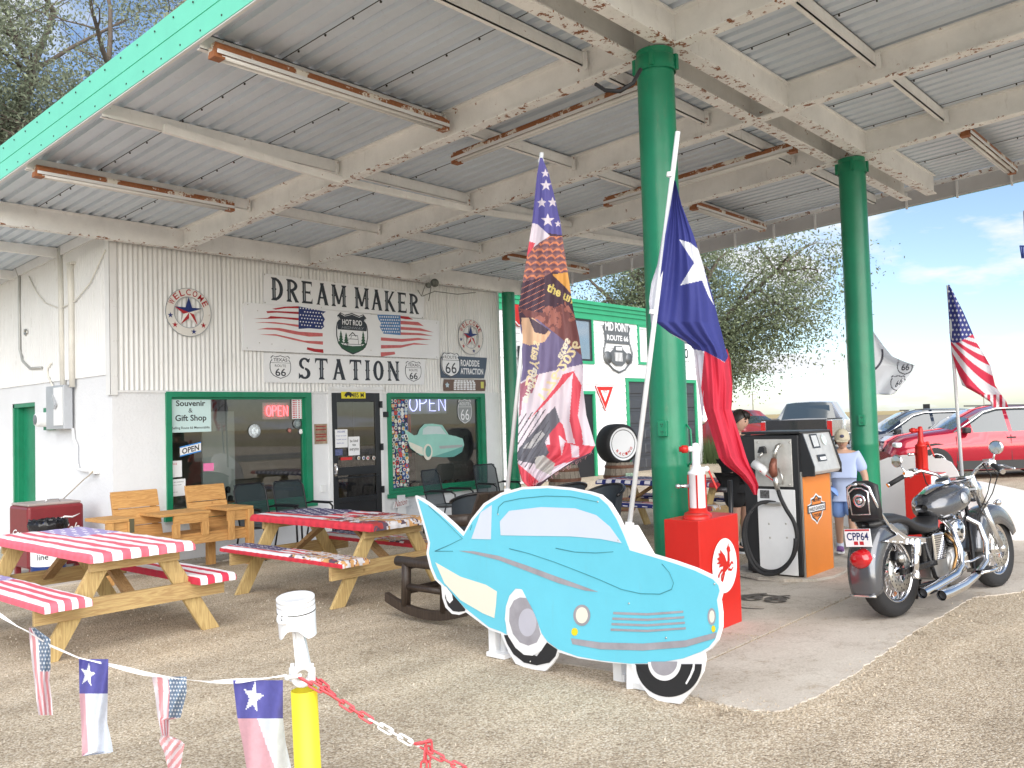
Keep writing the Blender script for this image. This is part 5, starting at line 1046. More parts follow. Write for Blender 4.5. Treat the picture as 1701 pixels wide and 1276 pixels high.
cover('bench_cover', 'dark eagle printed cover on the far seat of the second picnic table', 5.99, 6.27, 6.3, 8.27, .415, lambda u, v: eagle(u, v, 7), 40, 110, .05, 'eagle printed covers', 6)
picnic(11.0, 5.75, 7.75, .70, 'farthest picnic table with red and navy printed covers behind the front green column')
def far_c(u, v): c = eagle(u, v, 9); m = (u < .12) & (v > .1); c = np.where(m[:, None], np.array([.02, .03, .17]), c); return np.where((m & (np.floor(v*26) % 2 == 0) & (np.abs(u-.05) < .03))[:, None], WHC, c)
cover('table_cover', 'red, cream and navy printed cover on the farthest picnic table', 10.6, 11.4, 5.74, 7.76, .702, far_c, 50, 90, .06, None, 8)
cover('bench_cover', 'navy starred cover on the near seat of the farthest picnic table', 10.26, 10.54, 5.72, 7.76, .415, far_c, 30, 80, .05, None, 9)
cover('bench_cover', 'printed cover on the far seat of the farthest picnic table', 11.46, 11.74, 5.72, 7.76, .415, far_c, 30, 80, .05, None, 10)
# ------------------------------------------------------------------ double cedar chair with a middle table
YF, YBK = 10.15, 10.72
def fx(px, y): return onY(px, 850, y).x
wb = thing('double_wooden_chair', 'rustic orange wood double chair with a middle table against the shop wall', 'bench', (fx(300, 10.4), 10.4, gz(10.4)))
zt1 = onY(260, 812, YBK).z; zt2 = onY(340, 805, YBK).z; zarm = onY(300, 857, YF).z; zr = onY(400, 881, YF).z
print('bench z', zt1, zt2, zarm, zr)
def back(x0, x1, zt_, n=3):
    zb_ = zr-.05; h = (zt_-zb_)/n
    for k in range(n):
        z0 = zb_+k*h+.006; z1 = zb_+(k+1)*h-.006; o0 = .17*(1-(z0-zb_)/(zt_-zb_)); o1 = .17*(1-(z1-zb_)/(zt_-zb_)); w = .006*random.uniform(-1, 1)
        b = MB(); b.prism([(x0+w, YBK-o0, z0), (x1+w, YBK-o0, z0), (x1+w, YBK-o1, z1), (x0+w, YBK-o1, z1)], (0, .035, .006)); b.build('back_board', CEDAR, wb, bevel=.003)
        for sx in (x0+.05, x1-.05):
            for sz in (.25, .75): pass
    for x in (x0+.05, x1-.05):
        b = MB(); b.bar((x, YBK-.17+.04, zb_-.1), (x, YBK+.05, zt_-.03), .05, .07, (0, 1, 0)); b.build('back_post', CEDARZ, wb)
x1a, x1b, x2a, x2b = fx(184, YBK), fx(261, YBK), fx(309, YBK), fx(373, YBK)
back(x1a, x1b, zt1); back(x2a, x2b, zt2)
xa, xm0, xm1, xe = fx(178, YF), fx(288, YF), fx(345, YF), fx(417, YF)
b = MB(); b.bx(xa, xe, YF, YF+.038, zr-.10, zr); b.build('seat_rail', CEDAR, wb, bevel=.003)
for k in range(3): b = MB(); b.bx(xa, xe-.04, YF+.045+k*.15, YF+.18+k*.15, zr-.002, zr+.03); b.build('seat_board', CEDAR, wb, bevel=.003)
for (p0, p1, nm) in ((fx(173, YF), fx(222, YF), 'armrest'), (fx(376, YF), fx(419, YF), 'armrest')):
    b = MB(); b.bx(p0, p1, YF-.03, YBK-.05, zarm, zarm+.038); b.build(nm, CEDAR, wb, bevel=.004)
    b = MB(); b.bx(p0+.02, p1-.0, YF-.01, YF+.03, zarm-.13, zarm-.003); b.build('arm_apron', CEDAR, wb)
    for px_ in (p0+.05, p1-.045):
        b = MB(); b.bx(px_-.04, px_+.04, YF-.048, YF-.012, gz(YF) if px_ > xe-.15 or px_ < xa+.1 else zr-.1, zarm-.002); b.build('arm_post', CEDARZ, wb, bevel=.003)
b = MB(); b.bx(fx(222, YF)-.07, fx(222, YF)-.02, YF-.055, YF-.02, zarm-.13, zarm+.03); b.build('corner_brace', mat('olive_brace', (.10, .09, .05), .5), wb)
for k in range(3): b = MB(); b.bx(fx(264, YF), fx(348, YF), YF-.03+k*.19, YF+.15+k*.19, zarm+.005, zarm+.035); b.build('table_board', CEDAR, wb, bevel=.003)
b = MB(); b.bx(xm0, xm1, YF-.02, YF+.018, zarm-.10, zarm+.002); b.build('table_apron', CEDAR, wb)
for x in (xm0+.03, xm1-.04): b = MB(); b.bx(x-.045, x+.045, YF-.02, YF+.02, zr, zarm-.1); b.build('table_post', CEDARZ, wb)
b = MB(); b.bx(xe-.07, xe+.0, YF-.04, YF+.04, gz(YF), zarm); b.build('leg', CEDARZ, wb)
for x in (xe-.3, xa+.1, xm0+.2): b = MB(); b.bx(x-.05, x+.05, YBK-.12, YBK-.04, gz(YBK), zr); b.build('leg', CEDARZ, wb)
# ------------------------------------------------------------------ black mesh patio chairs
MESH_ = mat('black_mesh_sling', (.03, .04, .05), .6, var=.2); TUB = mat('black_tube', (.012, .012, .015), .3)
def sling():
    m, nt, bb = _new('see_through_black_mesh'); N = nt.nodes; L = nt.links; bb.inputs['Base Color'].default_value = (.02, .035, .04, 1); bb.inputs['Roughness'].default_value = .6
    tp = N.new('ShaderNodeBsdfTransparent'); mxs = N.new('ShaderNodeMixShader'); mxs.inputs[0].default_value = .78; L.new(tp.outputs[0], mxs.inputs[1]); L.new(bb.outputs[0], mxs.inputs[2]); L.new(mxs.outputs[0], N['Material Output'].inputs[0]); return m
SLING = sling()
def patio(x, y, rz, label, group='black mesh patio chairs', hb=.98):
    g0 = gz(y); t = thing('patio_chair', label, 'chair', (x, y, g0), group, rotz=rz); ORG[t.name] = None
    b = MB(); b.grid(lambda u, v: (-.25+.5*u, .26+.14*v, .42+(hb-.42)*v-.03*math.sin(v*3.14)), 6, 8); b.build('back_sling', SLING, t)
    b = MB(); b.grid(lambda u, v: (-.25+.5*u, -.24+.5*v, .43-.03*math.sin(v*3.14)), 6, 8); b.build('seat_sling', SLING, t)
    for s in (-1, 1):
        b = MB(); b.tube([(s*.27, -.28, 0), (s*.27, -.26, .42), (s*.28, -.25, .62), (s*.29, -.18, .66), (s*.29, .22, .66), (s*.27, .33, .64)], .014, 8); b.build('side_frame', TUB, t)
        b = MB(); b.tube([(s*.27, .36, 0), (s*.27, .25, .42)], .013, 8); b.build('leg', TUB, t)
        b = MB(); b.bar((s*.29, -.22, .675), (s*.29, .2, .675), .045, .018); b.build('armrest', TUB, t)
    b = MB(); b.tube([(-.26, -.24, .43), (-.26, .26, .42), (-.26, .38, hb-.08), (-.20, .405, hb), (.20, .405, hb), (.26, .38, hb-.08), (.26, .26, .42), (.26, -.24, .43)], .013, 8); b.build('back_frame', TUB, t)
    return t
def pfac(px, y): return onY(px, 850, y).x
patio(pfac(428, 10.7), 10.45, .1, 'black mesh patio chair just right of the orange wooden chairs')
patio(pfac(490, 10.7), 10.45, .05, 'black mesh patio chair under the right end of the left window')
patio(pfac(735, 10.3), 10.1, .25, 'black mesh chair under the right window, behind the tail fin of the car board')
patio(pfac(803, 10.9), 10.5, -.1, 'tall black mesh chair at the right end of the right window')
def lounge(x, y, rz, label):
    t = thing('lounge_chair', label, 'chair', (x, y, gz(y)), 'round-backed black chairs', rotz=rz); ORG[t.name] = None
    b = MB(); b.grid(lambda u, v: (.29*math.cos(math.pi*u)*(1+.05*v), .1+.24*math.sin(math.pi*u)+.06*v, .42+.42*v*(.75+.25*math.sin(math.pi*u))), 16, 5); b.build('shell_back', MESH_, t)
    b = MB(); b.lathe([(0, .40), (.28, .42), (.30, .38), (.26, .36)], (0, 0, 0), 20); b.build('seat', MESH_, t)
    b = MB(); b.tube([(.30*math.cos(math.pi*u/16)*1.05, .16+.25*math.sin(math.pi*u/16), .42+.42*(.75+.25*math.sin(math.pi*u/16))) for u in range(17)], .017, 8); b.build('back_rim', TUB, t)
    for k in range(4): a = .8+k*1.571; b = MB(); b.tube([(.2*math.cos(a), .2*math.sin(a), .38), (.27*math.cos(a), .27*math.sin(a), 0)], .014, 8); b.build('leg', TUB, t)
    return t
lounge(7.55, 7.35, 2.6, 'round-backed dark chair behind the car board near the right window')
p_ = at(925, 830, 11.5); lounge(p_.x, p_.y, 2.9, 'left of the two black round-backed chairs seen over the roof of the car board')
p_ = at(980, 840, 10.2); lounge(p_.x, p_.y, -1.9, 'black and grey round-backed chair right of its twin over the roof of the car board')
# ------------------------------------------------------------------ dark log rocking chair
DKW = wood('dark_stained_wood', (.055, .038, .028), (.03, .02, .015), 2, rough=.45)
rc = thing('rocking_chair', 'dark stained log rocking chair half hidden behind the tail of the car board', 'rocking chair', (5.0, 4.95, gz(4.95)))
gr_ = gz(4.9); RX, RY = -.16, -.38
for x in (4.98+RX, 5.62+RX):
    b = MB(); n = 14; top = []; bot = []
    for k in range(n+1):
        y = 4.78+RY+1.15*k/n; s_ = (k/n-.42)*2; zz = gr_+.02+.13*s_*s_; bot.append((x, y, zz)); top.append((x, y, zz+.075))
    b.prism(bot+top[::-1], (.05, 0, 0)); b.build('rocker', DKW, rc, bevel=.004)
    for (y, z1) in ((5.02+RY, .47), (5.48+RY, .82)): b = MB(); b.tube([(x+.025, y, gr_+.1), (x+.025, y+.02, gr_+z1)], .04, 10); b.build('post', DKW, rc)
    b = MB(); b.tube([(x+.025, 5.02+RY, gr_+.26), (x+.025, 5.5+RY, gr_+.26)], .028, 10); b.build('side_rung', DKW, rc)
    b = MB(); b.tube([(x+.025, 5.36+RY, gr_+.80), (x+.025, 5.80+RY, gr_+.84)], .048, 12); b.build('arm', DKW, rc); b = MB(); b.tube([(x+.025, 4.93+RY, gr_+.46), (x+.025, 5.55+RY, gr_+.46)], .042, 12); b.build('seat_log', DKW, rc)
for (y, z) in ((5.02, .22), (5.02, .42), (5.5, .3), (5.5, .42)): b = MB(); b.tube([(5.0+RX, y+RY, gr_+z), (5.64+RX, y+RY, gr_+z)], .03, 10); b.build('rung', DKW, rc)
for k in range(5): x = 5.02+RX+k*.125; b = MB(); b.bx(x, x+.115, 5.0+RY, 5.6+RY, gr_+.45, gr_+.475); b.build('seat_slat', DKW, rc)
for k in range(5): x = 5.03+RX+k*.13; b = MB(); b.bar((x+.055, 5.58+RY, gr_+.46), (x+.055, 5.86+RY, gr_+1.04), .115, .025, (0, 1, 0)); b.build('back_slat', DKW, rc, bevel=.006)
for o_ in rc.children:
    for v_ in o_.data.vertices: v_.co.y = 2*(5.08-ORG[rc.name].y)-v_.co.y
    o_.data.flip_normals()
# ------------------------------------------------------------------ cooler and bin by the corner
YC = 11.58
MAR = mat('faded_maroon_enamel', (.19, .022, .028), .38, var=.15, rust=.30, rscale=9, dirt=.2)
xa_, xb_ = onY(46, 880, YC).x, onY(140, 870, YC).x; ztc = onY(90, 835, YC).z; xb_ = min(xb_, 4.98)
ck = thing('drinks_cooler', 'old maroon chest cooler with white script lettering beside the shop corner', 'cooler', (xa_, YC, -.13))
ydp = onX(24, 880, xa_).y
b = MB(); b.bx(xa_, xb_, YC, YC+.62, -.02, ztc-.03); b.build('cabinet', MAR, ck, bevel=.035)
b = MB(); b.bx(xa_+.02, xb_-.02, YC+.04, YC+.6, ztc-.03, ztc); b.build('lid', mat('grey_lid', (.35, .30, .28), .5, var=.2), ck, bevel=.01)
b = MB(); b.tube([((xa_+xb_)/2-.09, YC+.12, ztc), ((xa_+xb_)/2-.07, YC+.12, ztc+.035), ((xa_+xb_)/2+.07, YC+.12, ztc+.035), ((xa_+xb_)/2+.09, YC+.12, ztc)], .008, 8); b.build('lid_handle', CHROME, ck)
for x in (xa_+.04, xb_-.1):
    for y in (YC+.03, YC+.5): b = MB(); b.bx(x, x+.06, y, y+.06, -.13, 0); b.build('leg', MAR, ck)
b = MB(); b.bx(xb_-.02, xb_+.06, YC-.01, YC+.1, .25, .40); b.build('opener', MAR, ck)
b = MB(); w_ = xb_-xa_
text(b, 'DRINK', (xa_+w_*.36, YC-.004, ztc-.24), (w_*.22, 0, .008), (0, 0, .045), .02, 0, .1)
def swash(pts, r): b.tube([(xa_+w_*p[0], YC-.003, ztc-.45+.36*p[1]) for p in pts], [r*.4]+[r]*(len(pts)-2)+[r*.3], 5)
text(b, 'Coca', (xa_+w_*.17, YC-.004, ztc-.40), (w_*.33, 0, .01), (0, 0, .12), .015, 0, .18); text(b, 'Cola', (xa_+w_*.56, YC-.004, ztc-.40), (w_*.33, 0, .01), (0, 0, .12), .015, 0, .18)
swash([(.16, .3), (.10, .5), (.14, .68), (.24, .72), (.30, .66)], .009); swash([(.50, .38), (.54, .62), (.64, .74), (.78, .70), (.92, .80)], .012); swash([(.30, .22), (.45, .15), (.62, .24), (.9, .16)], .008)
text(b, 'Coca', (xa_-.004, YC+.5, ztc-.40), (0, -.36, 0), (0, 0, .08), .02, 0, .15); text(b, 'Cola', (xa_-.004, YC+.48, ztc-.50), (0, -.34, 0), (0, 0, .08), .02, 0, .15)
b.build('script_lettering', PURE, ck)
bp = G(78, 968); bp = Vector((bp.x, bp.y-.05, gz(bp.y))); rb_ = .19; NVB = mat('navy_barrel_blue', (.006, .03, .16), .35, var=.1)
bn = thing('trash_barrel', 'navy trash barrel with a white band and black liner before the red cooler', 'trash barrel', bp)
zt_ = onY(75, 866, bp.y).z-bp.z
b = MB(); b.lathe([(rb_*.95, 0), (rb_, .02), (rb_, .22), (rb_, .42), (rb_*1.01, .45), (rb_, .48), (rb_, zt_-.04), (rb_*1.04, zt_)], bp, 32); b.build('drum', NVB, bn)
b = MB(); b.lathe([(rb_*1.002, .22), (rb_*1.002, .42)], bp, 32); b.build('white_band', PURE, bn)
b = MB(); d_ = Vector((-bp.x, -bp.y, 0)).normalized(); sx_ = Vector((d_.y, -d_.x, 0))*-1
text(b, 'line', bp+d_*(rb_+.004)+Z_*.30+sx_*-.12, sx_*.12, Z_*.07, .01); b.build('band_lettering', INK, bn)
b = MB(); n = 40; vs = []
for j, (r_, z_) in enumerate(((rb_*1.06, zt_-.10), (rb_*1.12, zt_-.04), (rb_*1.07, zt_+.02), (rb_*.95, zt_-.01), (rb_*.9, zt_-.2))):
    for k in range(n): a = 2*math.pi*k/n; w = 1+.06*math.sin(k*2.3+j)+random.uniform(-.03, .03); vs.append((bp.x+r_*w*math.cos(a), bp.y+r_*w*math.sin(a), bp.z+z_+random.uniform(-.015, .015)))
b.add(vs, [(j*n+k, j*n+(k+1) % n, (j+1)*n+(k+1) % n, (j+1)*n+k) for j in range(4) for k in range(n)], 0, True); b.build('liner', mat('black_bag', (.012, .012, .015), .25), bn)
# ------------------------------------------------------------------ barrels and tyre by the garage
OAK = wood('weathered_oak', (.30, .26, .21), (.20, .165, .13), 2); RUSTH = mat('rusty_hoop', (.14, .06, .035), .7, var=.4, scale=20)
def barrel(px, py, depth, label):
    c = at(px, py, depth); c = Vector((c.x, c.y, gz(c.y))); t = thing('wooden_barrel', label, 'barrel', c, 'oak barrels by the garage'); N_ = 18; prof = [(.245, 0), (.29, .22), (.305, .45), (.29, .68), (.245, .9)]
    for k in range(N_):
        a0 = 2*math.pi*k/N_+.012; a1 = 2*math.pi*(k+1)/N_-.012; b = MB(); vs = []
        for r, h in prof: vs += [c+Vector((r*math.cos(a0), r*math.sin(a0), h)), c+Vector((r*math.cos(a1), r*math.sin(a1), h))]
        b.add(vs, [(2*i, 2*i+1, 2*i+3, 2*i+2) for i in range(4)], 0, False); b.build('stave', OAK, t)
    for h, r in ((.05, .262), (.24, .30), (.64, .30), (.82, .268)): b = MB(); b.lathe([(r, h-.03), (r+.008, h), (r, h+.03)], c, 30); b.build('hoop', RUSTH, t)
    b = MB(); b.lathe([(0, .875), (.24, .875)], c, 24); b.build('head', OAK, t); return c
c = barrel(1030, 800, 16.2, 'weathered oak barrel carrying a racing tyre in front of the garage door')
p_ = at(1047, 797, 15.85); b = MB(); b.box(p_, (.16, .02, .24), Matrix.Rotation(-.8, 3, 'Z')); o = solo(b, 'green_tag', mat('green_white_tag', (.35, .5, .38), .6, var=.6, scale=25), 'small green and white patterned card on the side of the tyre barrel', 'card')
tc_ = c+Vector((0, 0, .875+.36)); ax = Vector((-.35, -.93, 0)).normalized(); ty = thing('racing_tyre', 'wide black racing tyre with a white disc on top of an oak barrel', 'tyre', tc_)
tc_ = tc_-Vector((.05, 0, 0))
b = MB(); b.lathe([(.22, -.19), (.33, -.20), (.365, -.16), (.37, 0), (.365, .16), (.33, .20), (.22, .19)], tc_, 36, ax); b.build('tyre_body', RUBBER, ty)
b = MB(); b.lathe([(.262, .197), (.30, .2055)], tc_, 36, ax); b.build('white_ring', PURE, ty)
b = MB(); b.lathe([(0, .193), (.25, .195)], tc_, 30, ax); b.build('white_disc', PURE, ty)
sx_ = Vector((-ax.y, ax.x, 0)); b = MB(); b.add(starpts(tc_+ax*.20+Vector((.02, 0, .03)), .11, sx_, Z_), [tuple(range(10))], 0, False)
for k, ch in enumerate('FIRESTONE'[0:0]+'RACING'): a = math.radians(215+k*22); o_ = tc_+ax*.2+(sx_*math.cos(a)+Z_*math.sin(a))*.21; text(b, ch, o_, (sx_*-math.sin(a)+Z_*math.cos(a))*.05, (sx_*-math.cos(a)-Z_*math.sin(a))*.05, .02)
b.build('red_star', RED, ty)
barrel(938, 800, 16.0, 'second oak barrel, beside the dark garage doorway behind the ragged flag')
# ------------------------------------------------------------------ plain car-shaped plywood board (generic stand-in, no face)
BP0 = np.array([4.07, 2.56, 0]); BD = np.array([.135, 1, 0.]); BD /= np.linalg.norm(BD); BN = np.array([-BD[1], BD[0], 0.])   # towards the camera
def onB(px, py, k=0.):
    d = ray(px, py); p0 = BP0+BN*k; t = ((p0-O)@BN)/(d@BN); return Vector(O+d*t)
c3 = lambda x, y: (680+x/2.836, 750+y/2.836)
SKY_ = mat('turquoise_board_paint', (.14, .58, .74), .36, var=.05, scale=2, dirt=.10, bump=.06, bscale=80); GRYP = mat('silver_board_paint', (.34, .33, .37), .35, var=.15, scale=8); CRB = mat('cream_board_paint', (.80, .77, .66), .35, var=.02)
brd = thing('car_shaped_board', 'large turquoise painted board cut out as an old finned car with whitewall tyres', 'cut-out board', onB(1050, 1150))
nB = Vector(BN)
outer = [(28, 208), (60, 222), (95, 245), (160, 295), (215, 345), (255, 385), (290, 320), (350, 245), (430, 195), (530, 168), (650, 162), (760, 172), (850, 190), (900, 205), (945, 245), (985, 310), (1020, 385), (1048, 455), (1150, 485), (1250, 515), (1350, 550), (1440, 592), (1465, 620), (1474, 655), (1462, 700), (1470, 760), (1470, 830), (1452, 890), (1420, 930), (1388, 950), (1391, 985), (1380, 1040), (1345, 1105), (1305, 1155), (1275, 1190), (1180, 1178), (1130, 1152), (1090, 1100), (1062, 1045), (1045, 1003), (940, 995), (800, 975), (700, 945), (690, 975), (670, 1005), (640, 1035), (560, 1025), (500, 1000), (470, 950), (445, 895), (430, 858), (380, 842), (265, 757), (235, 770), (200, 765), (170, 735), (155, 690), (150, 632), (120, 604), (95, 545), (80, 480), (88, 430), (60, 330), (30, 225)]
b = MB(); b.prism([onB(*c3(*q)) for q in outer], -nB*.018); b.build('backing_board', PURE, brd)
def bl(name, pts, m, k, lab=None): b = MB(); b.prism([onB(*c3(*q), .0015*k) for q in pts], -nB*.001); return b.build(name, m, brd, lab)
inner = [(38, 222), (90, 254), (150, 302), (210, 356), (254, 400), (300, 325), (360, 254), (440, 206), (535, 179), (650, 173), (760, 183), (850, 201), (893, 216), (935, 254), (975, 318), (1008, 390), (1038, 466), (1145, 497), (1245, 527), (1345, 562), (1430, 603), (1454, 630), (1461, 656), (1448, 700), (1457, 760), (1457, 830), (1440, 885), (1410, 922), (1375, 943), (1290, 975), (1160, 997), (1040, 1000), (900, 985), (790, 965), (700, 932), (650, 895), (622, 855), (600, 790), (565, 715), (525, 648), (500, 646), (470, 680), (455, 740), (452, 800), (458, 862), (430, 848), (375, 828), (265, 740), (160, 628), (130, 598), (106, 540), (92, 480), (98, 430), (70, 330)]
bl('body_panel', inner, SKY_, 2)
def el(cx_, cy_, rx, ry, a0=0, a1=6.2832, n=30): return [(cx_+rx*math.cos(a0+(a1-a0)*k/n), cy_+ry*math.sin(a0+(a1-a0)*k/n)) for k in range(n+(a1-a0 < 6.2))]
WSC = mat('pale_screen_paint', (.62, .68, .78), .25, var=.02)
bl('windscreen', [(430, 395), (426, 330), (470, 280), (620, 262), (780, 268), (880, 300), (945, 355), (1000, 432), (900, 412), (760, 400), (600, 398)], WSC, 4)
bl('side_glass', [(292, 412), (310, 360), (335, 288), (388, 252), (386, 330), (384, 414)], WSC, 4)
bl('side_panel', [(122, 522), (240, 590), (360, 628), (412, 660), (408, 720), (400, 785), (345, 762), (240, 700), (165, 620)], CRB, 4)
bl('chrome_spear', [(232, 468), (300, 470), (420, 492), (560, 540), (700, 592), (890, 662), (830, 656), (700, 620), (560, 566), (420, 512), (300, 482)], GRYP, 4)
bl('tyre', [(445, 865), (470, 865), (520, 930), (600, 965), (648, 900), (697, 934), (688, 965), (660, 995), (600, 1008), (540, 995), (490, 955), (460, 905)], BLACK, 3)
bl('whitewall', [(500, 648), (530, 650), (565, 720), (600, 800), (622, 860), (646, 900), (620, 940), (580, 962), (540, 958), (500, 925), (465, 870), (450, 790), (455, 730), (472, 680)], PURE, 4)
bl('wheel_cover', [(520, 688), (550, 690), (580, 745), (605, 810), (618, 862), (600, 900), (560, 915), (520, 900), (488, 860), (470, 800), (472, 740), (492, 702)], GRYP, 5); bl('hub_cap', el(556, 806, 42, 66), mat('pale_hub_paint', (.50, .50, .58), .35), 6)
bl('tyre', el(1222, 1002, 155, 155, .0, math.pi*1.0)+[(1062, 1002)], BLACK, 3); bl('wheel_cover', el(1202, 992, 78, 88, .0, math.pi), PURE, 4); bl('hub_cap', el(1200, 990, 62, 66, .0, math.pi), GRYP, 5)
bl('tyre_highlight', [(1338, 975), (1348, 975), (1342, 1030), (1326, 1065), (1306, 1098), (1300, 1092), (1322, 1050), (1334, 1015)], PURE, 5)
bl('tyre', [(170, 632), (208, 678), (262, 742), (262, 752), (232, 756), (205, 752), (182, 728), (168, 690)], BLACK, 3); bl('wheel_cover', [(170, 634), (200, 672), (205, 700), (190, 716), (176, 700), (168, 668)], PURE, 4)
# simple chrome grille and bumper instead of any face
bl('bumper', [(760, 880), (900, 900), (1100, 905), (1300, 890), (1448, 852), (1440, 880), (1300, 922), (1100, 938), (900, 932), (768, 908)], GRYP, 4)
for k in range(4): y = 756+k*26; bl('grille_bar', [(960-k*4, y), (1120, y+6), (1290+k*4, y-6), (1290+k*4, y+4), (1120, y+17), (960-k*4, y+11)], GRYP, 4)
bl('headlamp', el(812, 772, 40, 50), GRYP, 4); bl('headlamp_lens', el(812, 772, 28, 38), CRB, 5); bl('headlamp', el(1424, 778, 19, 40), GRYP, 4); bl('headlamp_lens', el(1425, 778, 12, 29), CRB, 5)
bl('indicator', el(778, 850, 15, 18), mat('yellow_board_paint', (.80, .62, .02), .4), 4); bl('indicator', el(1432, 836, 9, 16), mat('yellow_board_paint', (0, 0, 0)), 4)
CRV = mat('engraved_line', (.05, .25, .30), .5)
b = MB()
for ln in ([(415, 298), (420, 262), (445, 238), (520, 222), (640, 210), (760, 213), (890, 238)], [(470, 458), (560, 480), (680, 520), (800, 566), (900, 606), (1000, 650), (1090, 670), (1180, 672), (1235, 650), (1245, 620), (1225, 570), (1190, 530)], [(690, 456), (780, 474), (880, 478), (960, 472)], [(120, 470), (190, 440), (250, 410)], [(120, 470), (205, 470)], [(90, 255), (180, 340), (250, 410)], [(295, 345), (287, 370)]):
    b.tube([onB(*c3(*q), .0045) for q in ln], .0022, 5)
b.build('engraved_lines', CRV, brd, kind='stuff')
b = MB()
for q in ((45, 232), (985, 418), (418, 296), (888, 237), (1438, 624), (1035, 716), (570, 990), (1210, 878)): b.ball(onB(*c3(*q), .004), .006, 6, 4)
b.build('screw_heads', STEEL, brd, kind='stuff')
def post_px(name, pxs, w, par, m=WHITE, back_=.05):
    b = MB(); pts = [onB(*q, -back_) for q in pxs]; b.prism(pts, -nB*w); return b.build(name, m, par, bevel=.003)
def q_(x, y): return onB(x, y, -.05)
for (px_, py_) in ((822, 1088), (1030, 1130)):
    f = G(px_, py_)
    b = MB(); b.box(f+Vector((0, 0, .26)), (.05, .06, .52)); b.build('support_post', WHITE, brd)
    b = MB(); b.box(f+Vector((.10, -.01, .02)), (.24, .07, .04)); b.build('support_foot', WHITE, brd)
# ------------------------------------------------------------------ flag poles with lean
POLE = mat('white_fibreglass_pole', (.70, .72, .74), .35, var=.03)
def onP(px, py, dep): return at(px, py, dep)
def flagpole(name, label, base, top, dep, r, sock=True):
    a = at(*base, dep); c = at(*top, dep); t = thing(name, label, 'flagpole', a, 'leaning flagpoles'); b = MB(); b.tube([a, c], r, 12); b.build('pole', POLE, t)
    return t, a, c
t2, a2, e2 = flagpole('flagpole', 'leaning white pole of the Texas flag, standing in a white socket behind the car board', (1046, 868), (1126, 219), 5.0, .0145)
sb = a2+(a2-e2).normalized()*.06
b = MB(); b.tube([a2+Vector((0, 0, .0)), sb+(a2-e2).normalized()*.25], .026, 12); b.build('socket', WHITE, t2)
g2 = Vector((sb.x+.1, sb.y, gz(sb.y))); R_ = Vector(RT); R_.z = 0; R_.normalize()
b = MB(); b.prism([a2-Vector((0, 0, .02))+R_*.0, a2-Vector((0, 0, .02))+R_*.05, a2+R_*.20-Vector((0, 0, .30)), Vector((a2.x, a2.y, gz(a2.y)))+R_*.25, Vector((a2.x, a2.y, gz(a2.y)))-R_*.05, a2-R_*.03-Vector((0, 0, .3))], Vector(FW)*.03); b.build('gusset', WHITE, t2)
b = MB(); b.box(Vector((a2.x, a2.y, gz(a2.y)+.02))+R_*.1, (.16, .16, .03)); b.build('foot', WHITE, t2)
for fz in ((1113, 290), (1084, 518)): b = MB(); b.lathe([(.02, -.012), (.02, .012)], at(*fz, 5.0), 12, e2-a2); b.build('clip', WHITE, t2)
t1, a1, e1 = flagpole('flagpole', 'leaning white pole of the ragged eagle flag, left of the car board roof', (843, 812), (900, 254), 5.9, .0145)
b = MB(); b.tube([a1+(a1-e1).normalized()*.0, Vector((a1.x-.0, a1.y, gz(a1.y)))+(a1-e1).normalized()*.0+R_*-.06], .022, 12); b.build('socket', WHITE, t1)
b = MB(); b.box(Vector((a1.x, a1.y, gz(a1.y)+.02))-R_*.06, (.16, .16, .03)); b.build('foot', WHITE, t1)
b = MB(); b.lathe([(.02, -.012), (.02, .012)], at(899, 268, 5.9), 12, e1-a1); b.build('clip', WHITE, t1)
FLAGM = printed('flag_cloth', .7, .35, .25)
def hung(name, rows, dep, fold, C, label, cat='flag', nu=90, nv=260, m=None, parent=None, **kw):
    """cloth whose left and right edges are given row by row (photo pixels at one distance), with real folds in depth"""
    ys_ = [r[0] for r in rows]
    def P(u, v):
        y = ys_[0]+(ys_[-1]-ys_[0])*v; x0 = np.interp(y, ys_, [r[1] for r in rows]); x1 = np.interp(y, ys_, [r[2] for r in rows]); x = x0+(x1-x0)*u; d = dep+fold(u, v)
        rr = FW[None, :]+RT[None, :]*((x-CX)/FPX)[:, None]-UP[None, :]*((y-CY)/FPX)[:, None]; return O[None, :]+rr*d[:, None]
    def CC(u, v):
        y = ys_[0]+(ys_[-1]-ys_[0])*v; x0 = np.interp(y, ys_, [r[1] for r in rows]); x1 = np.interp(y, ys_, [r[2] for r in rows]); return C(x0+(x1-x0)*u, y, u, v)
    kw = dict(kw)
    if parent is None: kw['cat'] = cat
    return sheet(name, P, CC, nu, nv, m or FLAGM, parent, label=label, **kw)
def paint(c, x, y, pol, col): return np.where(inpoly(x, y, pol)[:, None], np.array(col), c)
def star2(cx_, cy_, r, rot=-90, sx=1., sy=1., n=5, inner=.4): return [(cx_+sx*(r if k % 2 == 0 else r*inner)*math.cos(math.radians(rot+36*k)), cy_+sy*(r if k % 2 == 0 else r*inner)*math.sin(math.radians(rot+36*k))) for k in range(10)]
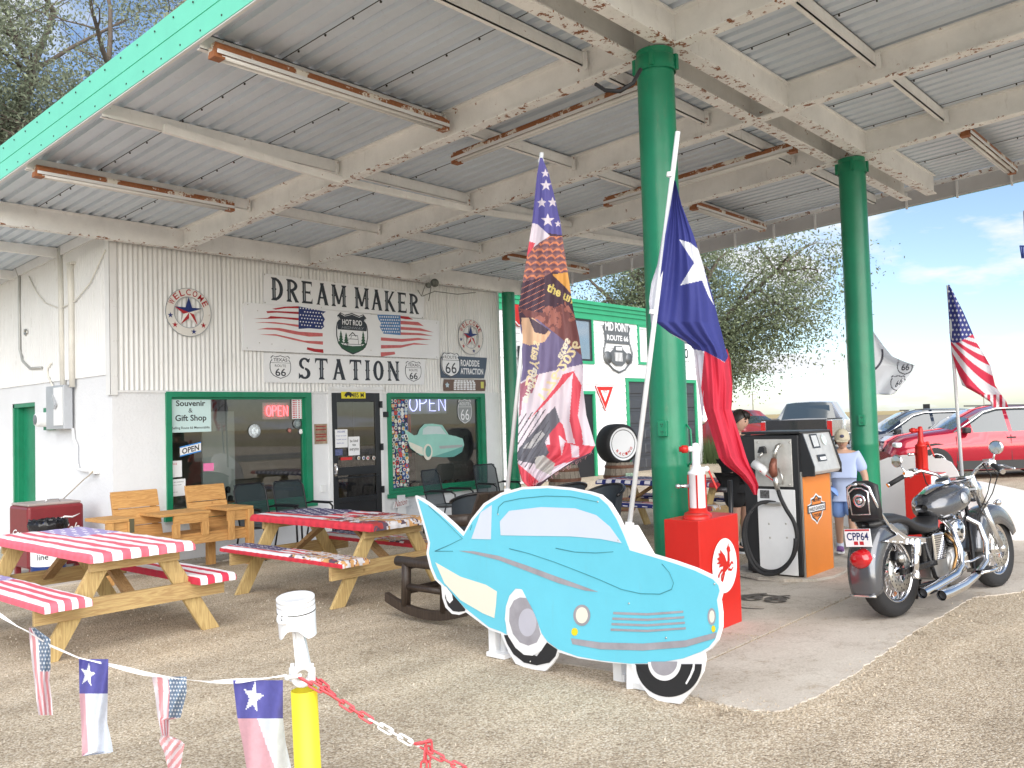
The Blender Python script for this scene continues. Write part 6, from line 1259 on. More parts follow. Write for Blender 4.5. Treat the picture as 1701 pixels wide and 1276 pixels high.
# ragged eagle / stars and stripes flag
BLF, RDF, WHF, DKF, ORF = (.12, .11, .36), (.72, .09, .13), (.78, .70, .78), (.085, .05, .075), (.62, .24, .10)
def lettersmask(st, o, ux, uy, bold=.03):
    v, f = tmesh(st, bold); xs = [p[0] for p in v]; ys2 = [p[1] for p in v]; x0, x1, y0, y1 = min(xs), max(xs), min(ys2), max(ys2)
    out = []
    for fc in f: out.append([(o[0]+ux[0]*(v[i][0]-x0)/(x1-x0)+uy[0]*(v[i][1]-y0)/(y1-y0), o[1]+ux[1]*(v[i][0]-x0)/(x1-x0)+uy[1]*(v[i][1]-y0)/(y1-y0)) for i in fc])
    return out
def stamp(c, x, y, tris, col):
    for tr_ in tris:
        bx0, bx1 = min(p[0] for p in tr_), max(p[0] for p in tr_); by0, by1 = min(p[1] for p in tr_), max(p[1] for p in tr_); idx = np.where((x >= bx0) & (x <= bx1) & (y >= by0) & (y <= by1))[0]
        if len(idx): hit = inpoly(x[idx], y[idx], tr_); c[idx[hit]] = col
    return c
def eagleflag(x, y, u, v):
    c = np.tile(np.array(DKF), (len(x), 1)); n = fbm(x/9, y/9, 3)
    c = paint(c, x, y, [(880, 250), (940, 250), (945, 392), (915, 388), (895, 385), (880, 378)], BLF); c = paint(c, x, y, [(870, 370), (892, 372), (914, 392), (898, 402), (885, 412), (870, 405)], WHF); c = paint(c, x, y, [(868, 398), (889, 404), (880, 424), (866, 440)], RDF)
    for (sx_, sy_, r) in ((906, 288, 8), (907, 308, 10), (900, 337, 9), (918, 336, 9), (910, 366, 12), (927, 372, 6)): c = paint(c, x, y, star2(sx_, sy_, r), WHF)
    # feathers
    m = inpoly(x, y, [(885, 412), (914, 392), (945, 392), (945, 440), (946, 456), (918, 452), (900, 462), (868, 468), (866, 440)]); yy = (y-388)/11.; xx = (x+y*.28)/15.+.5*(np.floor(yy) % 2); fx_ = xx-np.floor(xx)-.5; fy_ = yy-np.floor(yy); edge = np.abs(fy_-(.35+1.6*fx_*fx_)) < .17
    fe = np.where(edge[:, None], np.array([.72, .26, .14]), np.where((fy_ > .35)[:, None], np.array([.20, .10, .13]), np.array([.30, .15, .15]))); c = np.where(m[:, None], fe, c)
    c = np.where((m == False)[:, None] & ((np.abs(np.sin(x*.16+y*.33)) > .985) & (y > 462) & (y < 520) & (x < 905))[:, None], np.array([.65, .25, .18]), c)
    c = paint(c, x, y, [(917, 456), (944, 452), (950, 490), (938, 476)], (.75, .38, .10))
    c = paint(c, x, y, [(862, 512), (900, 520), (935, 505), (960, 540), (966, 590), (920, 570), (880, 535)], (.22, .09, .09)); c = np.where((inpoly(x, y, [(878, 540), (905, 510), (940, 500), (958, 530), (930, 545), (905, 560)]) & (n > .5))[:, None], np.array([.42, .17, .14]), c)
    c = paint(c, x, y, [(862, 540), (892, 530), (925, 556), (968, 592), (966, 625), (945, 640), (862, 650)], (.19, .16, .30))
    c = paint(c, x, y, [(866, 528), (885, 528), (915, 552), (905, 568), (880, 574), (868, 570)], (.80, .52, .34)); c = paint(c, x, y, [(877, 525), (912, 548), (905, 556), (888, 552)], (.10, .07, .10))
    # stripes of the lower part
    for (pol, col) in (([(858, 640), (880, 625), (968, 605), (975, 690), (990, 745), (960, 760), (900, 800), (870, 812), (855, 770)], WHF), ([(952, 616), (966, 640), (960, 690), (971, 735), (958, 748), (946, 700)], RDF), ([(935, 622), (955, 616), (905, 672), (870, 705), (885, 690), (925, 640)], RDF), ([(962, 680), (975, 690), (986, 740), (970, 748)], WHF), ([(915, 690), (935, 705), (942, 735), (925, 720), (918, 705)], RDF), ([(910, 705), (925, 705), (935, 770), (918, 776)], RDF), ([(860, 640), (895, 622), (885, 650), (868, 690), (858, 690)], (.42, .16, .22)),
                       ([(868, 660), (890, 650), (876, 700), (862, 720)], WHF), ([(938, 735), (990, 742), (985, 750), (945, 768), (930, 770)], RDF), ([(948, 738), (962, 742), (962, 760), (950, 760)], WHF), ([(860, 770), (895, 800), (880, 815), (866, 812)], RDF), ([(903, 740), (918, 738), (922, 772), (905, 782)], RDF)): c = paint(c, x, y, pol, col)
    # grey drawing of a figure
    c = paint(c, x, y, [(908, 690), (922, 675), (930, 700), (912, 722), (905, 735), (912, 752), (895, 772), (865, 766), (858, 762), (862, 745), (890, 712)], (.15, .155, .19)); c = paint(c, x, y, [(888, 760), (903, 756), (922, 770), (915, 790), (890, 778)], (.55, .54, .52)); c = paint(c, x, y, [(868, 745), (890, 722), (900, 715), (905, 722), (885, 745)], (.5, .5, .52)); c = np.where((inpoly(x, y, [(858, 690), (908, 680), (915, 720), (880, 780), (858, 770)]) & (np.abs(np.sin(x*.35+y*.22)) > .93))[:, None], np.array([.10, .10, .12]), c)
    for (st, o, ux, uy) in LT: stamp(c, x, y, st, o)
    return c
LT = [(lettersmask('the un', (907, 483), (43, 22), (5, -15)), (.80, .66, .22), 0, 0), (lettersmask('1776-2026', (893, 656), (62, -92), (12, 10)), (.85, .72, .45), 0, 0), (lettersmask('ates', (926, 592), (15, -32), (9, 8)), (.85, .78, .62), 0, 0), (lettersmask('250 Years', (872, 640), (14, -75), (16, 6)), (.85, .70, .45), 0, 0), (lettersmask('america', (868, 668), (18, -58), (10, 4)), (.86, .80, .70), 0, 0)]
rows1 = [(262, 897, 901), (290, 892, 912), (330, 888, 922), (370, 884, 931), (420, 876, 938), (470, 868, 946), (512, 861, 952), (560, 866, 962), (610, 868, 969), (640, 864, 968), (690, 862, 974), (740, 860, 989), (756, 859, 978), (770, 860, 950), (785, 863, 922), (800, 868, 906), (814, 882, 890)]
def fold1(u, v): return .05*np.sin(u*7+v*4)*np.minimum(1, v*3)+.03*np.sin(u*15-v*9)*v+.012*np.sin(u*40+v*30)*v
f1 = hung('eagle_flag', rows1, 5.84, fold1, eagleflag, 'ragged eagle and stars and stripes flag hanging from the pole left of the green column', nu=110, nv=440)
b = MB()
for k in range(75):
    u = random.random(); px_ = 880+u*105; py_ = 812-u*62+random.uniform(-4, 3); L_ = random.uniform(.01, .035); a = at(px_, py_-3, 5.84); b.tube([a, a+Vector((random.uniform(-.012, .012), 0, -L_*.6)), a+Vector((random.uniform(-.02, .02), 0, -L_))], .0012, 3)
b.build('frayed_threads', mat('pink_thread', (.75, .45, .48), .8), f1, kind='stuff')
# Texas flag
BT, WT, RT_ = (.045, .055, .27), (.80, .82, .90), (.66, .035, .075)
def texas(x, y, u, v):
    c = np.tile(np.array(BT), (len(x), 1)); c = paint(c, x, y, [(1080, 500), (1150, 580), (1206, 590), (1215, 900), (1130, 900), (1080, 640)], WT)
    c = paint(c, x, y, [(1085, 260), (1120, 290), (1300, 560), (1205, 602), (1160, 578), (1112, 553), (1088, 535), (1080, 500)], BT)
    c = paint(c, x, y, [(1128, 398), (1146, 403), (1160, 414), (1167, 435), (1175, 469), (1186, 507), (1177, 492), (1166, 466), (1130, 474), (1153, 437)], WT); c = paint(c, x, y, [(1170, 583), (1204, 602), (1215, 585), (1230, 700), (1300, 850), (1150, 850), (1165, 640)], RT_); return c
rows2 = [(300, 1120, 1122), (340, 1114, 1132), (390, 1105, 1152), (440, 1099, 1168), (500, 1092, 1186), (535, 1089, 1194), (553, 1112, 1199), (575, 1148, 1204), (590, 1158, 1209), (640, 1164, 1216), (680, 1170, 1215), (720, 1182, 1228), (760, 1194, 1240), (772, 1204, 1245), (790, 1228, 1254), (806, 1243, 1260), (822, 1252, 1258)]
def fold2(u, v): return .06*np.sin(u*5+v*3.2)*np.minimum(1, v*3)+.03*np.sin(u*11-v*7)*v+.008*np.sin(u*30+v*18)
f2_ = hung('texas_flag', rows2, 4.95, fold2, texas, 'Texas lone star flag hanging in folds in front of the green column', nu=120, nv=420)
rows2b = [(580, 1204, 1208), (600, 1200, 1214), (640, 1192, 1217), (670, 1196, 1216), (696, 1210, 1213)]
hung('turned_corner', rows2b, 5.03, lambda u, v: .05*np.sin(u*3)+0*v, lambda x, y, u, v: np.tile(np.array((.72, .10, .13)), (len(x), 1)), None, nu=16, nv=30, parent=f2_)
rows2c = [(548, 1150, 1152), (580, 1152, 1176), (620, 1156, 1172), (660, 1162, 1168), (690, 1166, 1168)]
hung('white_stripe', rows2c, 5.0, lambda u, v: .04*np.sin(u*3)+0*v, lambda x, y, u, v: np.tile(np.array(WT), (len(x), 1)), None, nu=12, nv=30, parent=f2_)
rows2d = [(300, 1114, 1118), (360, 1105, 1113), (440, 1092, 1101), (470, 1082, 1096), (500, 1078, 1091), (518, 1080, 1087), (545, 1082, 1086)]
hung('flag_sleeve', rows2d, 5.03, lambda u, v: .02*np.sin(u*6)+0*v, lambda x, y, u, v: np.tile(np.array(WT), (len(x), 1)), None, nu=8, nv=50, parent=f2_)
# ------------------------------------------------------------------ yellow post, piston, bunting and chain
DPO = 3.3
pt = at(505, 1146, DPO); pb = Vector((pt.x+.012, pt.y-.01, gz(pt.y))); YP_ = mat('safety_yellow', (.80, .68, .03), .5, var=.03)
po = thing('yellow_post', 'bright yellow pipe post topped by a white painted piston and connecting rod', 'post', pb)
b = MB(); b.lathe([(.049, 0), (.049, 1), (.045, 1.0), (.045, .9)], (0, 0, 0), 32)
h_ = (pt-pb).length; ax = (pt-pb).normalized(); b = MB(); b.lathe([(.049, 0), (.049, h_), (.044, h_), (.043, h_-.1)], pb, 36, ax); b.build('pipe', YP_, po)
PW = mat('glossy_white_metal', (.78, .79, .81), .3, var=.04, dirt=.1)
p0 = at(492, 1012, DPO); up_ = (at(487, 990, DPO)-at(489, 1060, DPO)).normalized(); up_ = (Vector((0, 0, 1))*.96+Vector(RT)*-.02-Vector(FW)*.12).normalized()
b = MB(); b.lathe([(0, .045), (.060, .047), (.068, .050), (.071, .047), (.071, .036), (.068, .035), (.068, .031), (.071, .030), (.071, .018), (.068, .017), (.068, .012), (.071, .011), (.071, -.008), (.0695, -.05)], p0, 40, up_); b.build('piston_crown', PW, po)
b = MB(); vs = []; n = 40
R1 = up_.cross(Vector(FW)).normalized(); R2 = up_.cross(R1).normalized()
for j, f_ in ((0, 0), (1, .33), (2, .66), (3, 1)):
    for k in range(n):
        a = 2*math.pi*k/n; sm_ = min(1, max(0, abs(math.cos(a))*1.7-.35)); dpt = .062+.038*sm_*sm_*(3-2*sm_); vs.append(p0-up_*(.045+(dpt-.045)*f_+.0*j)+(R1*math.cos(a)+R2*math.sin(a))*.0695)
b.add(vs, [(j*n+k, j*n+(k+1) % n, (j+1)*n+(k+1) % n, (j+1)*n+k) for j in range(3) for k in range(n)], 0, True); b.build('piston_skirt', PW, po)
b = MB(); b.lathe([(.0715, .0265), (.0718, .0255), (.0718, .0235), (.0715, .022)], p0-up_*.028, 60, up_); b.build('oil_ring', mat('dark_ring', (.06, .06, .06), .6, var=.9, scale=120), po)
pin = at(470, 1028, DPO-.062); d_ = (p0-up_*.04-pin).normalized(); b = MB(); b.lathe([(.011, 0), (.011, -.012), (.021, -.012), (.023, .01), (.023, .03)], pin, 20, d_); b.build('pin_boss', PW, po)
b = MB(); b.lathe([(0, .004), (.011, .004)], pin, 14, d_); b.build('pin_hole', BLACK, po)
ra, rb2 = p0-up_*.06, at(504, 1106, DPO)
b = MB(); rx = Vector(RT); d_ = (rb2-ra).normalized(); s_ = d_.cross(Vector(FW)).normalized()
for sg in (-1, 1): b.bar(ra+s_*.014*sg, rb2+s_*.021*sg, .010, .030, Vector(FW))
b.bar(ra, rb2, .03, .010, Vector(FW)); b.build('connecting_rod', PW, po, bevel=.002)
cc_ = at(502, 1122, DPO); nF = -Vector(FW); b = MB(); b.lathe([(.024, -.016), (.024, .016), (.041, .016), (.043, .012), (.043, -.012), (.041, -.016), (.024, -.016)], cc_, 32, (nF+Vector(RT)*.45).normalized()); b.build('big_end', PW, po)
for sg in (-1, 1): b = MB(); b.bar(cc_+Vector(RT)*.036*sg+Z_*.03, cc_+Vector(RT)*.036*sg-Z_*.02, .018, .022); b.lathe([(.0, .0), (.009, .0), (.009, .015), (0, .016)], cc_+Vector(RT)*.036*sg+Z_*.03, 6, Z_); b.build('rod_bolt', PW, po, bevel=.002)
b = MB(); b.tube([at(474, 1127, DPO-.03), at(500, 1122, DPO-.045)], .007, 8); b.ball(at(478, 1126, DPO-.03), .011, 8, 6); b.build('cross_bolt', PW, po)
# bunting
rope = [(-15, 1008, 3.62), (0, 1022, 3.58), (28, 1040, 3.54), (48, 1050, 3.52), (80, 1071, 3.48), (131, 1093, 3.44), (180, 1104, 3.42), (240, 1119, 3.38), (300, 1128, 3.36), (350, 1133, 3.34), (400, 1131, 3.32), (440, 1127, 3.30), (476, 1122, 3.28)]
bt = thing('flag_bunting', 'white ribbon of small plastic Texas and stars and stripes flags strung to the yellow post', 'bunting', at(240, 1119, 3.38))
b = MB(); pr_ = [at(*q) for q in rope]; fine_ = []
for i in range(len(pr_)-1):
    for k in range(6): fine_.append(pr_[i].lerp(pr_[i+1], k/6))
fine_.append(pr_[-1]); vs = []
for i, p in enumerate(fine_):
    w = .0085*(.62+.38*math.sin(i*.35)); tw = .6*math.sin(i*.22); vs += [p+Z_*w*math.cos(tw)+Vector(FW)*w*math.sin(tw), p-Z_*w*math.cos(tw)-Vector(FW)*w*math.sin(tw)]
b.add(vs, [(2*i, 2*i+2, 2*i+3, 2*i+1) for i in range(len(fine_)-1)], 0, True); b.build('ribbon', printed('ribbon', .5) if False else PURE, bt)
PLA = printed('thin_plastic_print', .45, .35, .5)
def mini_tx(uf, x, y, u, v, split=.5, top=.46):
    c = np.where((v < top)[:, None], np.array([.13, .13, .42]), np.where((u < split)[:, None], np.array([.72, .45, .50]), np.array([.76, .80, .88]))); return c
def mk_tx(rows, dep, starc, r, split, top, label, rot=-80):
    ys_ = [q[0] for q in rows]
    def C(x, y, u, v):
        sp_ = split(v); c = np.where((v < top)[:, None], np.array([.115, .115, .40]), np.where((u < sp_)[:, None], np.array([.70, .40, .46]), np.array([.74, .79, .88]))); c = c*(.93+.14*fbm(x/5, y/5, 2))[:, None]; return paint(c, x, y, star2(starc[0], starc[1], r, rot, .75, 1.25), (.84, .87, .92))
    return hung('texas_pennant', rows, dep, lambda u, v: .02*np.sin(u*5+v*4)+.012*np.sin(u*11+v*6), C, label, nu=40, nv=90, m=PLA, parent=bt)
mk_tx([(1095, 131, 180), (1154, 132, 179), (1200, 135, 178), (1235, 136, 186), (1250, 136, 188), (1256, 136, 140)], 3.43, (146, 1121), 17, lambda v: .20+0*v, .36, 'second pennant from the left')
mk_tx([(1130, 387, 470), (1190, 394, 470), (1230, 402, 474), (1290, 412, 487), (1350, 420, 500)], 3.31, (421, 1159), 24, lambda v: .42+.55*np.maximum(0, v-.27), .285, 'largest pennant, next to the yellow post')
def mk_us(rows, dep, label, cant, rowsC=None, twist=None):
    def C(x, y, u, v):
        c = np.where((np.floor(u*6.5+.3*np.sin(v*3)).astype(int) % 2 == 0)[:, None], np.array([.80, .74, .78]), np.array([.76, .33, .36])); m = (u > cant[0]) & (v < cant[1]); c = np.where(m[:, None], np.array([.17, .24, .35]), c); a = x/5.2; b_ = y/6.5; st = (np.abs((a+.5*(np.floor(b_) % 2)) % 1-.5)+np.abs(b_ % 1-.5)) < .34; return np.where((m & st)[:, None], np.array([.78, .82, .86]), c)
    return hung('striped_pennant', rows, dep, lambda u, v: .025*np.sin(u*4+v*5)+.01*np.sin(u*13+v*6), C, label, nu=60, nv=110, m=PLA, parent=bt)
mk_us([(1043, 48, 58), (1062, 49, 84), (1110, 54, 84), (1130, 57, 82), (1160, 60, 86), (1188, 64, 88)], 3.5, 'leftmost pennant, stars and stripes', (.42, .50))
mk_us([(1124, 252, 310), (1150, 257, 310), (1192, 262, 300), (1196, 263, 282), (1222, 268, 281)], 3.38, 'third pennant from the left, stars and stripes with a knotted tail', (.46, .70))
hung('knotted_tail', [(1222, 268, 282), (1230, 264, 300), (1236, 266, 307), (1248, 272, 304), (1276, 279, 300), (1300, 282, 296)], 3.37, lambda u, v: .02*np.sin(u*6+v*8), lambda x, y, u, v: np.where((np.floor((x+y*.8)/7).astype(int) % 2 == 0)[:, None], np.array([.80, .74, .78]), np.array([.76, .36, .38])), None, nu=20, nv=40, m=PLA, parent=bt)
# plastic chain
PR_, PWc = mat('faded_red_plastic', (.62, .085, .10), .4, var=.05), mat('white_plastic', (.78, .78, .78), .35, var=.03)
ch = thing('plastic_chain', 'faded red and white plastic chain sloping down from the yellow post to the right', 'chain', at(620, 1200, 3.25))
lk = MB(); lw, ll, lr = .0105, .019, .0042; path = []
for k in range(20):
    a = 2*math.pi*k/20; path.append((math.cos(a)*lw, math.sin(a)*lw+(ll if math.sin(a) > 0 else -ll), 0))
path.append(path[0]); lk.tube(path, lr, 6, caps=False); LME = {0: lk.mesh('link', PR_), 1: lk.mesh('link', PWc)}
def chain(p0_, p1_, sag, mi):
    p0_, p1_ = Vector(p0_), Vector(p1_); L_ = (p1_-p0_).length; n = max(1, round(L_/.0455)); d = (p1_-p0_).normalized()
    for k in range(n):
        t_ = (k+.5)/n; p = p0_.lerp(p1_, t_)-Z_*sag*4*t_*(1-t_); s_ = d.cross(Z_).normalized(); u_ = s_.cross(d)
        if k % 2: s_, u_ = u_, -s_
        ang = .5; s2 = s_*math.cos(ang)+u_*math.sin(ang); u2 = d.cross(s2)*-1
        M = Matrix((s2, d, s2.cross(d))).transposed().to_4x4(); M.translation = p-ORG[ch.name]; o = link('link', LME[mi(t_) if callable(mi) else mi], ch); o.matrix_local = M
A_ = at(498, 1126, 3.26); B_ = at(520, 1124, 3.34); C1 = at(552, 1156, 3.26); C2 = at(616, 1196, 3.25); C3 = at(698, 1241, 3.22); C4 = at(790, 1286, 3.16)
chain(A_, C1, 0, 0); chain(B_, C1+Vector(FW)*.02, 0, 0); chain(C1, C2, .004, 0); chain(C2, C3, .004, 1); chain(C3, C4, .003, 0)
chain(at(706, 1240, 3.2), at(703, 1290, 3.2), 0, 0); chain(at(711, 1240, 3.22), at(712, 1290, 3.22), 0, 0); chain(at(690, 1236, 3.2), at(712, 1232, 3.19), 0, 0); chain(at(712, 1232, 3.19), at(714, 1250, 3.2), 0, 0)
# ------------------------------------------------------------------ red oil tanks with hand pumps
def oil_tank(x0, x1, y0, y1, h, label, white_side=False, pump_red=False):
    g0 = gz((y0+y1)/2)+.008; t = thing('oil_tank', label, 'oil tank', ((x0+x1)/2, (y0+y1)/2, g0), 'red oil tanks with hand pumps')
    b = MB(); b.bx(x0, x1, y0, y1, g0, g0+h); b.build('cabinet', RED, t, bevel=.006)
    ux = x1-x0; b = MB(); cx_, cz_ = x0+ux*.58, g0+h*.56; n = 36; r1, r2 = ux*.30, ux*.315
    if white_side:
        w = MB(); w.bx(x0+.02, x1-.02, y0-.003, y0-.0005, g0+.02, g0+h-.01); w.build('white_panel', PURE, t); w = MB(); w.bx(x0+.12, x1-.06, y0-.006, y0-.0035, g0+h*.25, g0+h*.86); w.build('red_panel', RED, t)
    b.add([(cx_+r2*math.cos(2*math.pi*k/n), y0-.008, cz_+r1*1.12*math.sin(2*math.pi*k/n)) for k in range(n)], [tuple(range(n))], 0, False); b.build('white_disc', PURE, t)
    b = MB()
    def pg(pts, k=0): s = r2/50.; b.add([(cx_+(p[0]-50)*s, y0-.010-.0006*k, cz_-(p[1]-50)*s) for p in pts], [tuple(range(len(pts)))], 0, False)
    # winged horse emblem made of a body, neck, legs, tail and feathered wing
    pg([(38, 58), (44, 48), (56, 44), (66, 40), (70, 46), (64, 56), (52, 62), (42, 66)]); pg([(60, 42), (62, 26), (58, 18), (64, 12), (72, 16), (74, 24), (70, 26), (70, 44)], 1); pg([(64, 12), (66, 7), (68, 13)], 2); pg([(64, 52), (78, 44), (84, 50), (82, 52), (77, 49), (66, 57)], 3); pg([(62, 56), (74, 60), (82, 56), (83, 58), (74, 64), (60, 61)], 4)
    pg([(42, 62), (36, 74), (28, 82), (31, 85), (40, 77), (48, 64)], 5); pg([(40, 60), (32, 66), (30, 78), (27, 92), (31, 93), (34, 80), (36, 68), (44, 64)], 6); pg([(38, 58), (26, 64), (20, 76), (16, 78), (20, 64), (34, 54)], 7)
    pg([(56, 46), (48, 30), (30, 16), (32, 24), (22, 22), (28, 30), (16, 32), (26, 38), (14, 42), (30, 44), (22, 50), (42, 50)], 8); b.build('winged_horse', RED, t)
    pc = Vector((x0+ux*.52, y0+(y1-y0)*.62, g0+h)); m1 = RED if pump_red else PURE
    b = MB(); b.lathe([(.10, 0), (.10, .02), (.07, .035), (.065, .06), (0, .06)], pc, 24); b.build('pump_base', RED, t)
    b = MB(); b.lathe([(.058, .05), (.058, .30), (.064, .305), (.064, .32), (.045, .335), (.03, .37), (.028, .50), (.022, .53), (0, .535)], pc, 24); b.build('pump_body', m1, t)
    for k in range(4):
        a = .5+k*1.571; b = MB(); b.bar(pc+Vector((.061*math.cos(a), .061*math.sin(a), .05)), pc+Vector((.061*math.cos(a), .061*math.sin(a), .30)), .009, .009); b.build('pump_rib', RED, t)
    r_ = Vector((RT[0], RT[1], 0)).normalized(); b = MB(); b.tube([pc+Vector((0, 0, .49)), pc+Vector((0, 0, .49))-r_*.06], .013, 8); b.ball(pc+Vector((0, 0, .49))-r_*.04, .022, 8, 6); b.build('spout', m1, t)
    b = MB(); b.lathe([(0, 0), (.028, .0), (.03, .04), (.02, .045), (.02, .06), (0, .06)], pc+Vector((0, 0, .49))-r_*.06, 12, -r_); b.build('spout_valve', RED, t)
    b = MB(); b.ball(pc+Vector((0, 0, .34))+r_*.075, .022, 8, 6); b.tube([pc+Vector((0, 0, .34)), pc+Vector((0, 0, .34))+r_*.08], .016, 8); b.build('crank_hub', m1, t)
    b = MB(); b.bar(pc+Vector((0, 0, .35))+r_*.08, pc+Vector((0, 0, .18))+r_*.15, .02, .012, r_); b.build('crank_arm', RED, t)
    b = MB(); b.tube([pc+Vector((0, 0, .185))+r_*.15, pc+Vector((0, 0, .185))+r_*.21-Vector(FW)*.03], .018, 8); b.build('crank_knob', BLACK, t)
    b = MB(); b.tube([pc+Vector((0, 0, .22))-r_*.06, pc+Vector((0, 0, .22))-r_*.14], .014, 8); b.ball(pc+Vector((0, 0, .22))-r_*.14, .02, 8, 6); b.build('bleed_cock', CHROME, t)
    cap = Vector((x0+.15, y0+.10, g0+h)); b = MB(); b.lathe([(.10, 0), (.10, .012), (.085, .028), (0, .03)], cap, 24); b.build('filler_cap', RED, t)
    return t
oil_tank(5.44, 6.02, 3.12, 3.40, .80, 'large red oil tank with a white hand pump, right of the turquoise board')
oil_tank(10.28, 10.86, 3.0, 3.28, .80, 'smaller-looking red oil tank with a red hand pump, behind the motorcycle', True, True)
# ------------------------------------------------------------------ fuel pump
PX0, PX1, PY0, PY1 = 7.80, 8.48, 3.41, 3.96; pg0 = gz(3.6)+.008; PT = 1.40
ORA = mat('orange_enamel', (.75, .22, .02), .32, var=.04, dirt=.08); SLV = mat('worn_steel_panel', (.62, .61, .58), .4, metal=.45, var=.2, scale=5)
fp = thing('fuel_pump', 'old petrol pump with an orange side panel, white hose side and brushed steel head', 'fuel pump', ((PX0+PX1)/2, (PY0+PY1)/2, pg0))
b = MB(); b.bx(PX0, PX1, PY0, PY1, pg0+.05, PT); b.build('cabinet', DARK, fp, bevel=.008)
b = MB(); b.bx(PX0+.03, PX1-.03, PY0+.03, PY1-.03, pg0, pg0+.05); b.build('plinth', mat('rusty_black', (.04, .03, .025), .7, var=.4, scale=20), fp)
zo1 = onY(1350, 790, PY0).z; zo0 = onY(1350, 957, PY0).z
b = MB(); b.bx(PX0+.05, PX1-.004, PY0-.012, PY0-.001, zo0, zo1); b.build('orange_panel', ORA, fp, bevel=.003)
for xx in (PX0+.02, PX1): b = MB(); b.bx(xx-.008, xx+.006, PY0-.016, PY0-.001, zo0-.03, zo1+.05); b.build('edge_strip', STEEL, fp)
# shield emblem on the orange panel
ex, ez = onY(1354, 845, PY0).x, onY(1354, 845, PY0).z; k_ = (onY(1369, 845, PY0).x-onY(1339, 845, PY0).x)/2; e = Vector((ex, PY0-.0125, ez)); uX, uZ = Vector((k_, 0, 0)), Vector((0, 0, (onY(1354, 820, PY0).z-onY(1354, 873, PY0).z)/2))
shp = [(0, 1), (.3, .78), (.62, .72), (.60, .42), (.98, .32), (1, -.18), (.72, -.24), (.55, -.58), (.18, -.80), (0, -1), (-.18, -.80), (-.55, -.58), (-.72, -.24), (-1, -.18), (-.98, .32), (-.60, .42), (-.62, .72), (-.3, .78)]
b = MB()
def em(pts, s, k, mi): b.add([e+uX*p[0]*s+uZ*p[1]*s-Y_*.0012*k for p in pts], [tuple(range(len(pts)))], mi, False)
em(shp, 1, 1, 0); em(shp, .88, 2, 1); em(shp, .78, 3, 2)
b.add([e+uX*x+uZ*z-Y_*.005 for x, z in ((-1, -.2), (1, -.2), (1, .30), (-1, .30))], [(0, 1, 2, 3)], 1, False); b.add([e+uX*x+uZ*z-Y_*.006 for x, z in ((-.9, -.13), (.9, -.13), (.9, .23), (-.9, .23))], [(0, 1, 2, 3)], 0, False)
text(b, 'HARLEY-DAVIDSON', e+uX*-.84+uZ*-.08-Y_*.0072, uX*1.68, uZ*.24, .02, 1); text(b, 'MOTOR', e+uX*-.36+uZ*.46-Y_*.0062, uX*.72, uZ*.18, .03, 1); text(b, 'CYCLES', e+uX*-.40+uZ*-.50-Y_*.0062, uX*.80, uZ*.2, .03, 1)
b.build('shield_emblem', [PURE, BLACK, ORA], fp)
# sloping steel head
hz0, hz1 = zo1+.02, PT+.01; b = MB(); b.prism([(PX0+.05, PY0, hz1), (PX0+.05, PY0-.02, hz1), (PX0+.05, PY0-.10, hz0+.10), (PX0+.05, PY0-.12, hz0+.03), (PX0+.05, PY0-.10, hz0), (PX0+.05, PY0, hz0)], (PX1-PX0-.045, 0, 0)); b.build('steel_head', SLV, fp, bevel=.006)
for (x0_, x1_) in ((PX0+.03, PX0+.05), (PX1+.004, PX1+.008)): b = MB(); b.prism([(x0_, PY0, hz1+.005), (x0_, PY0-.03, hz1+.005), (x0_, PY0-.13, hz0+.08), (x0_, PY0-.13, hz0-.01), (x0_, PY0, hz0-.01)], (x1_-x0_, 0, 0)); b.build('head_cheek', DARK, fp)
def on_head(u, v, d=0.): y = PY0-.02-.08*(1-v); z = hz0+.10+(hz1-hz0-.10)*v; return Vector((PX0+.05+(PX1-PX0-.05)*u, y-.004-d, z))
b = MB(); b.add([on_head(*q) for q in ((.22, .50), (.50, .50), (.50, .97), (.22, .97))], [(0, 1, 2, 3)]); b.build('window_frame', DARK, fp)
b = MB(); b.add([on_head(*q, .003) for q in ((.26, .55), (.46, .55), (.46, .92), (.26, .92))], [(0, 1, 2, 3)]); b.build('price_window', mat('cloudy_window', (.55, .56, .56), .2), fp)
b = MB(); b.add([on_head(.70+.09*math.cos(a*.4), .75+.18*math.sin(a*.4), .003) for a in range(16)], [tuple(range(16))]); b.build('head_sticker', mat('grey_sticker', (.6, .68, .66), .4, var=.4, scale=50), fp)
b = MB(); b.add([on_head(*q, .002) for q in ((.26, .06), (.58, .06), (.58, .28), (.26, .28))], [(0, 1, 2, 3)]); b.build('slot_frame', DARK, fp)
b = MB(); b.add([on_head(*q, .004) for q in ((.34, .10), (.56, .10), (.56, .20), (.34, .20))], [(0, 1, 2, 3)]); b.build('slot_plate', PURE, fp)
b = MB(); b.bx(PX0-.01, PX1+.02, PY0-.03, PY1+.01, PT+.012, PT+.035); b.build('top_cover', DARK, fp, bevel=.006)
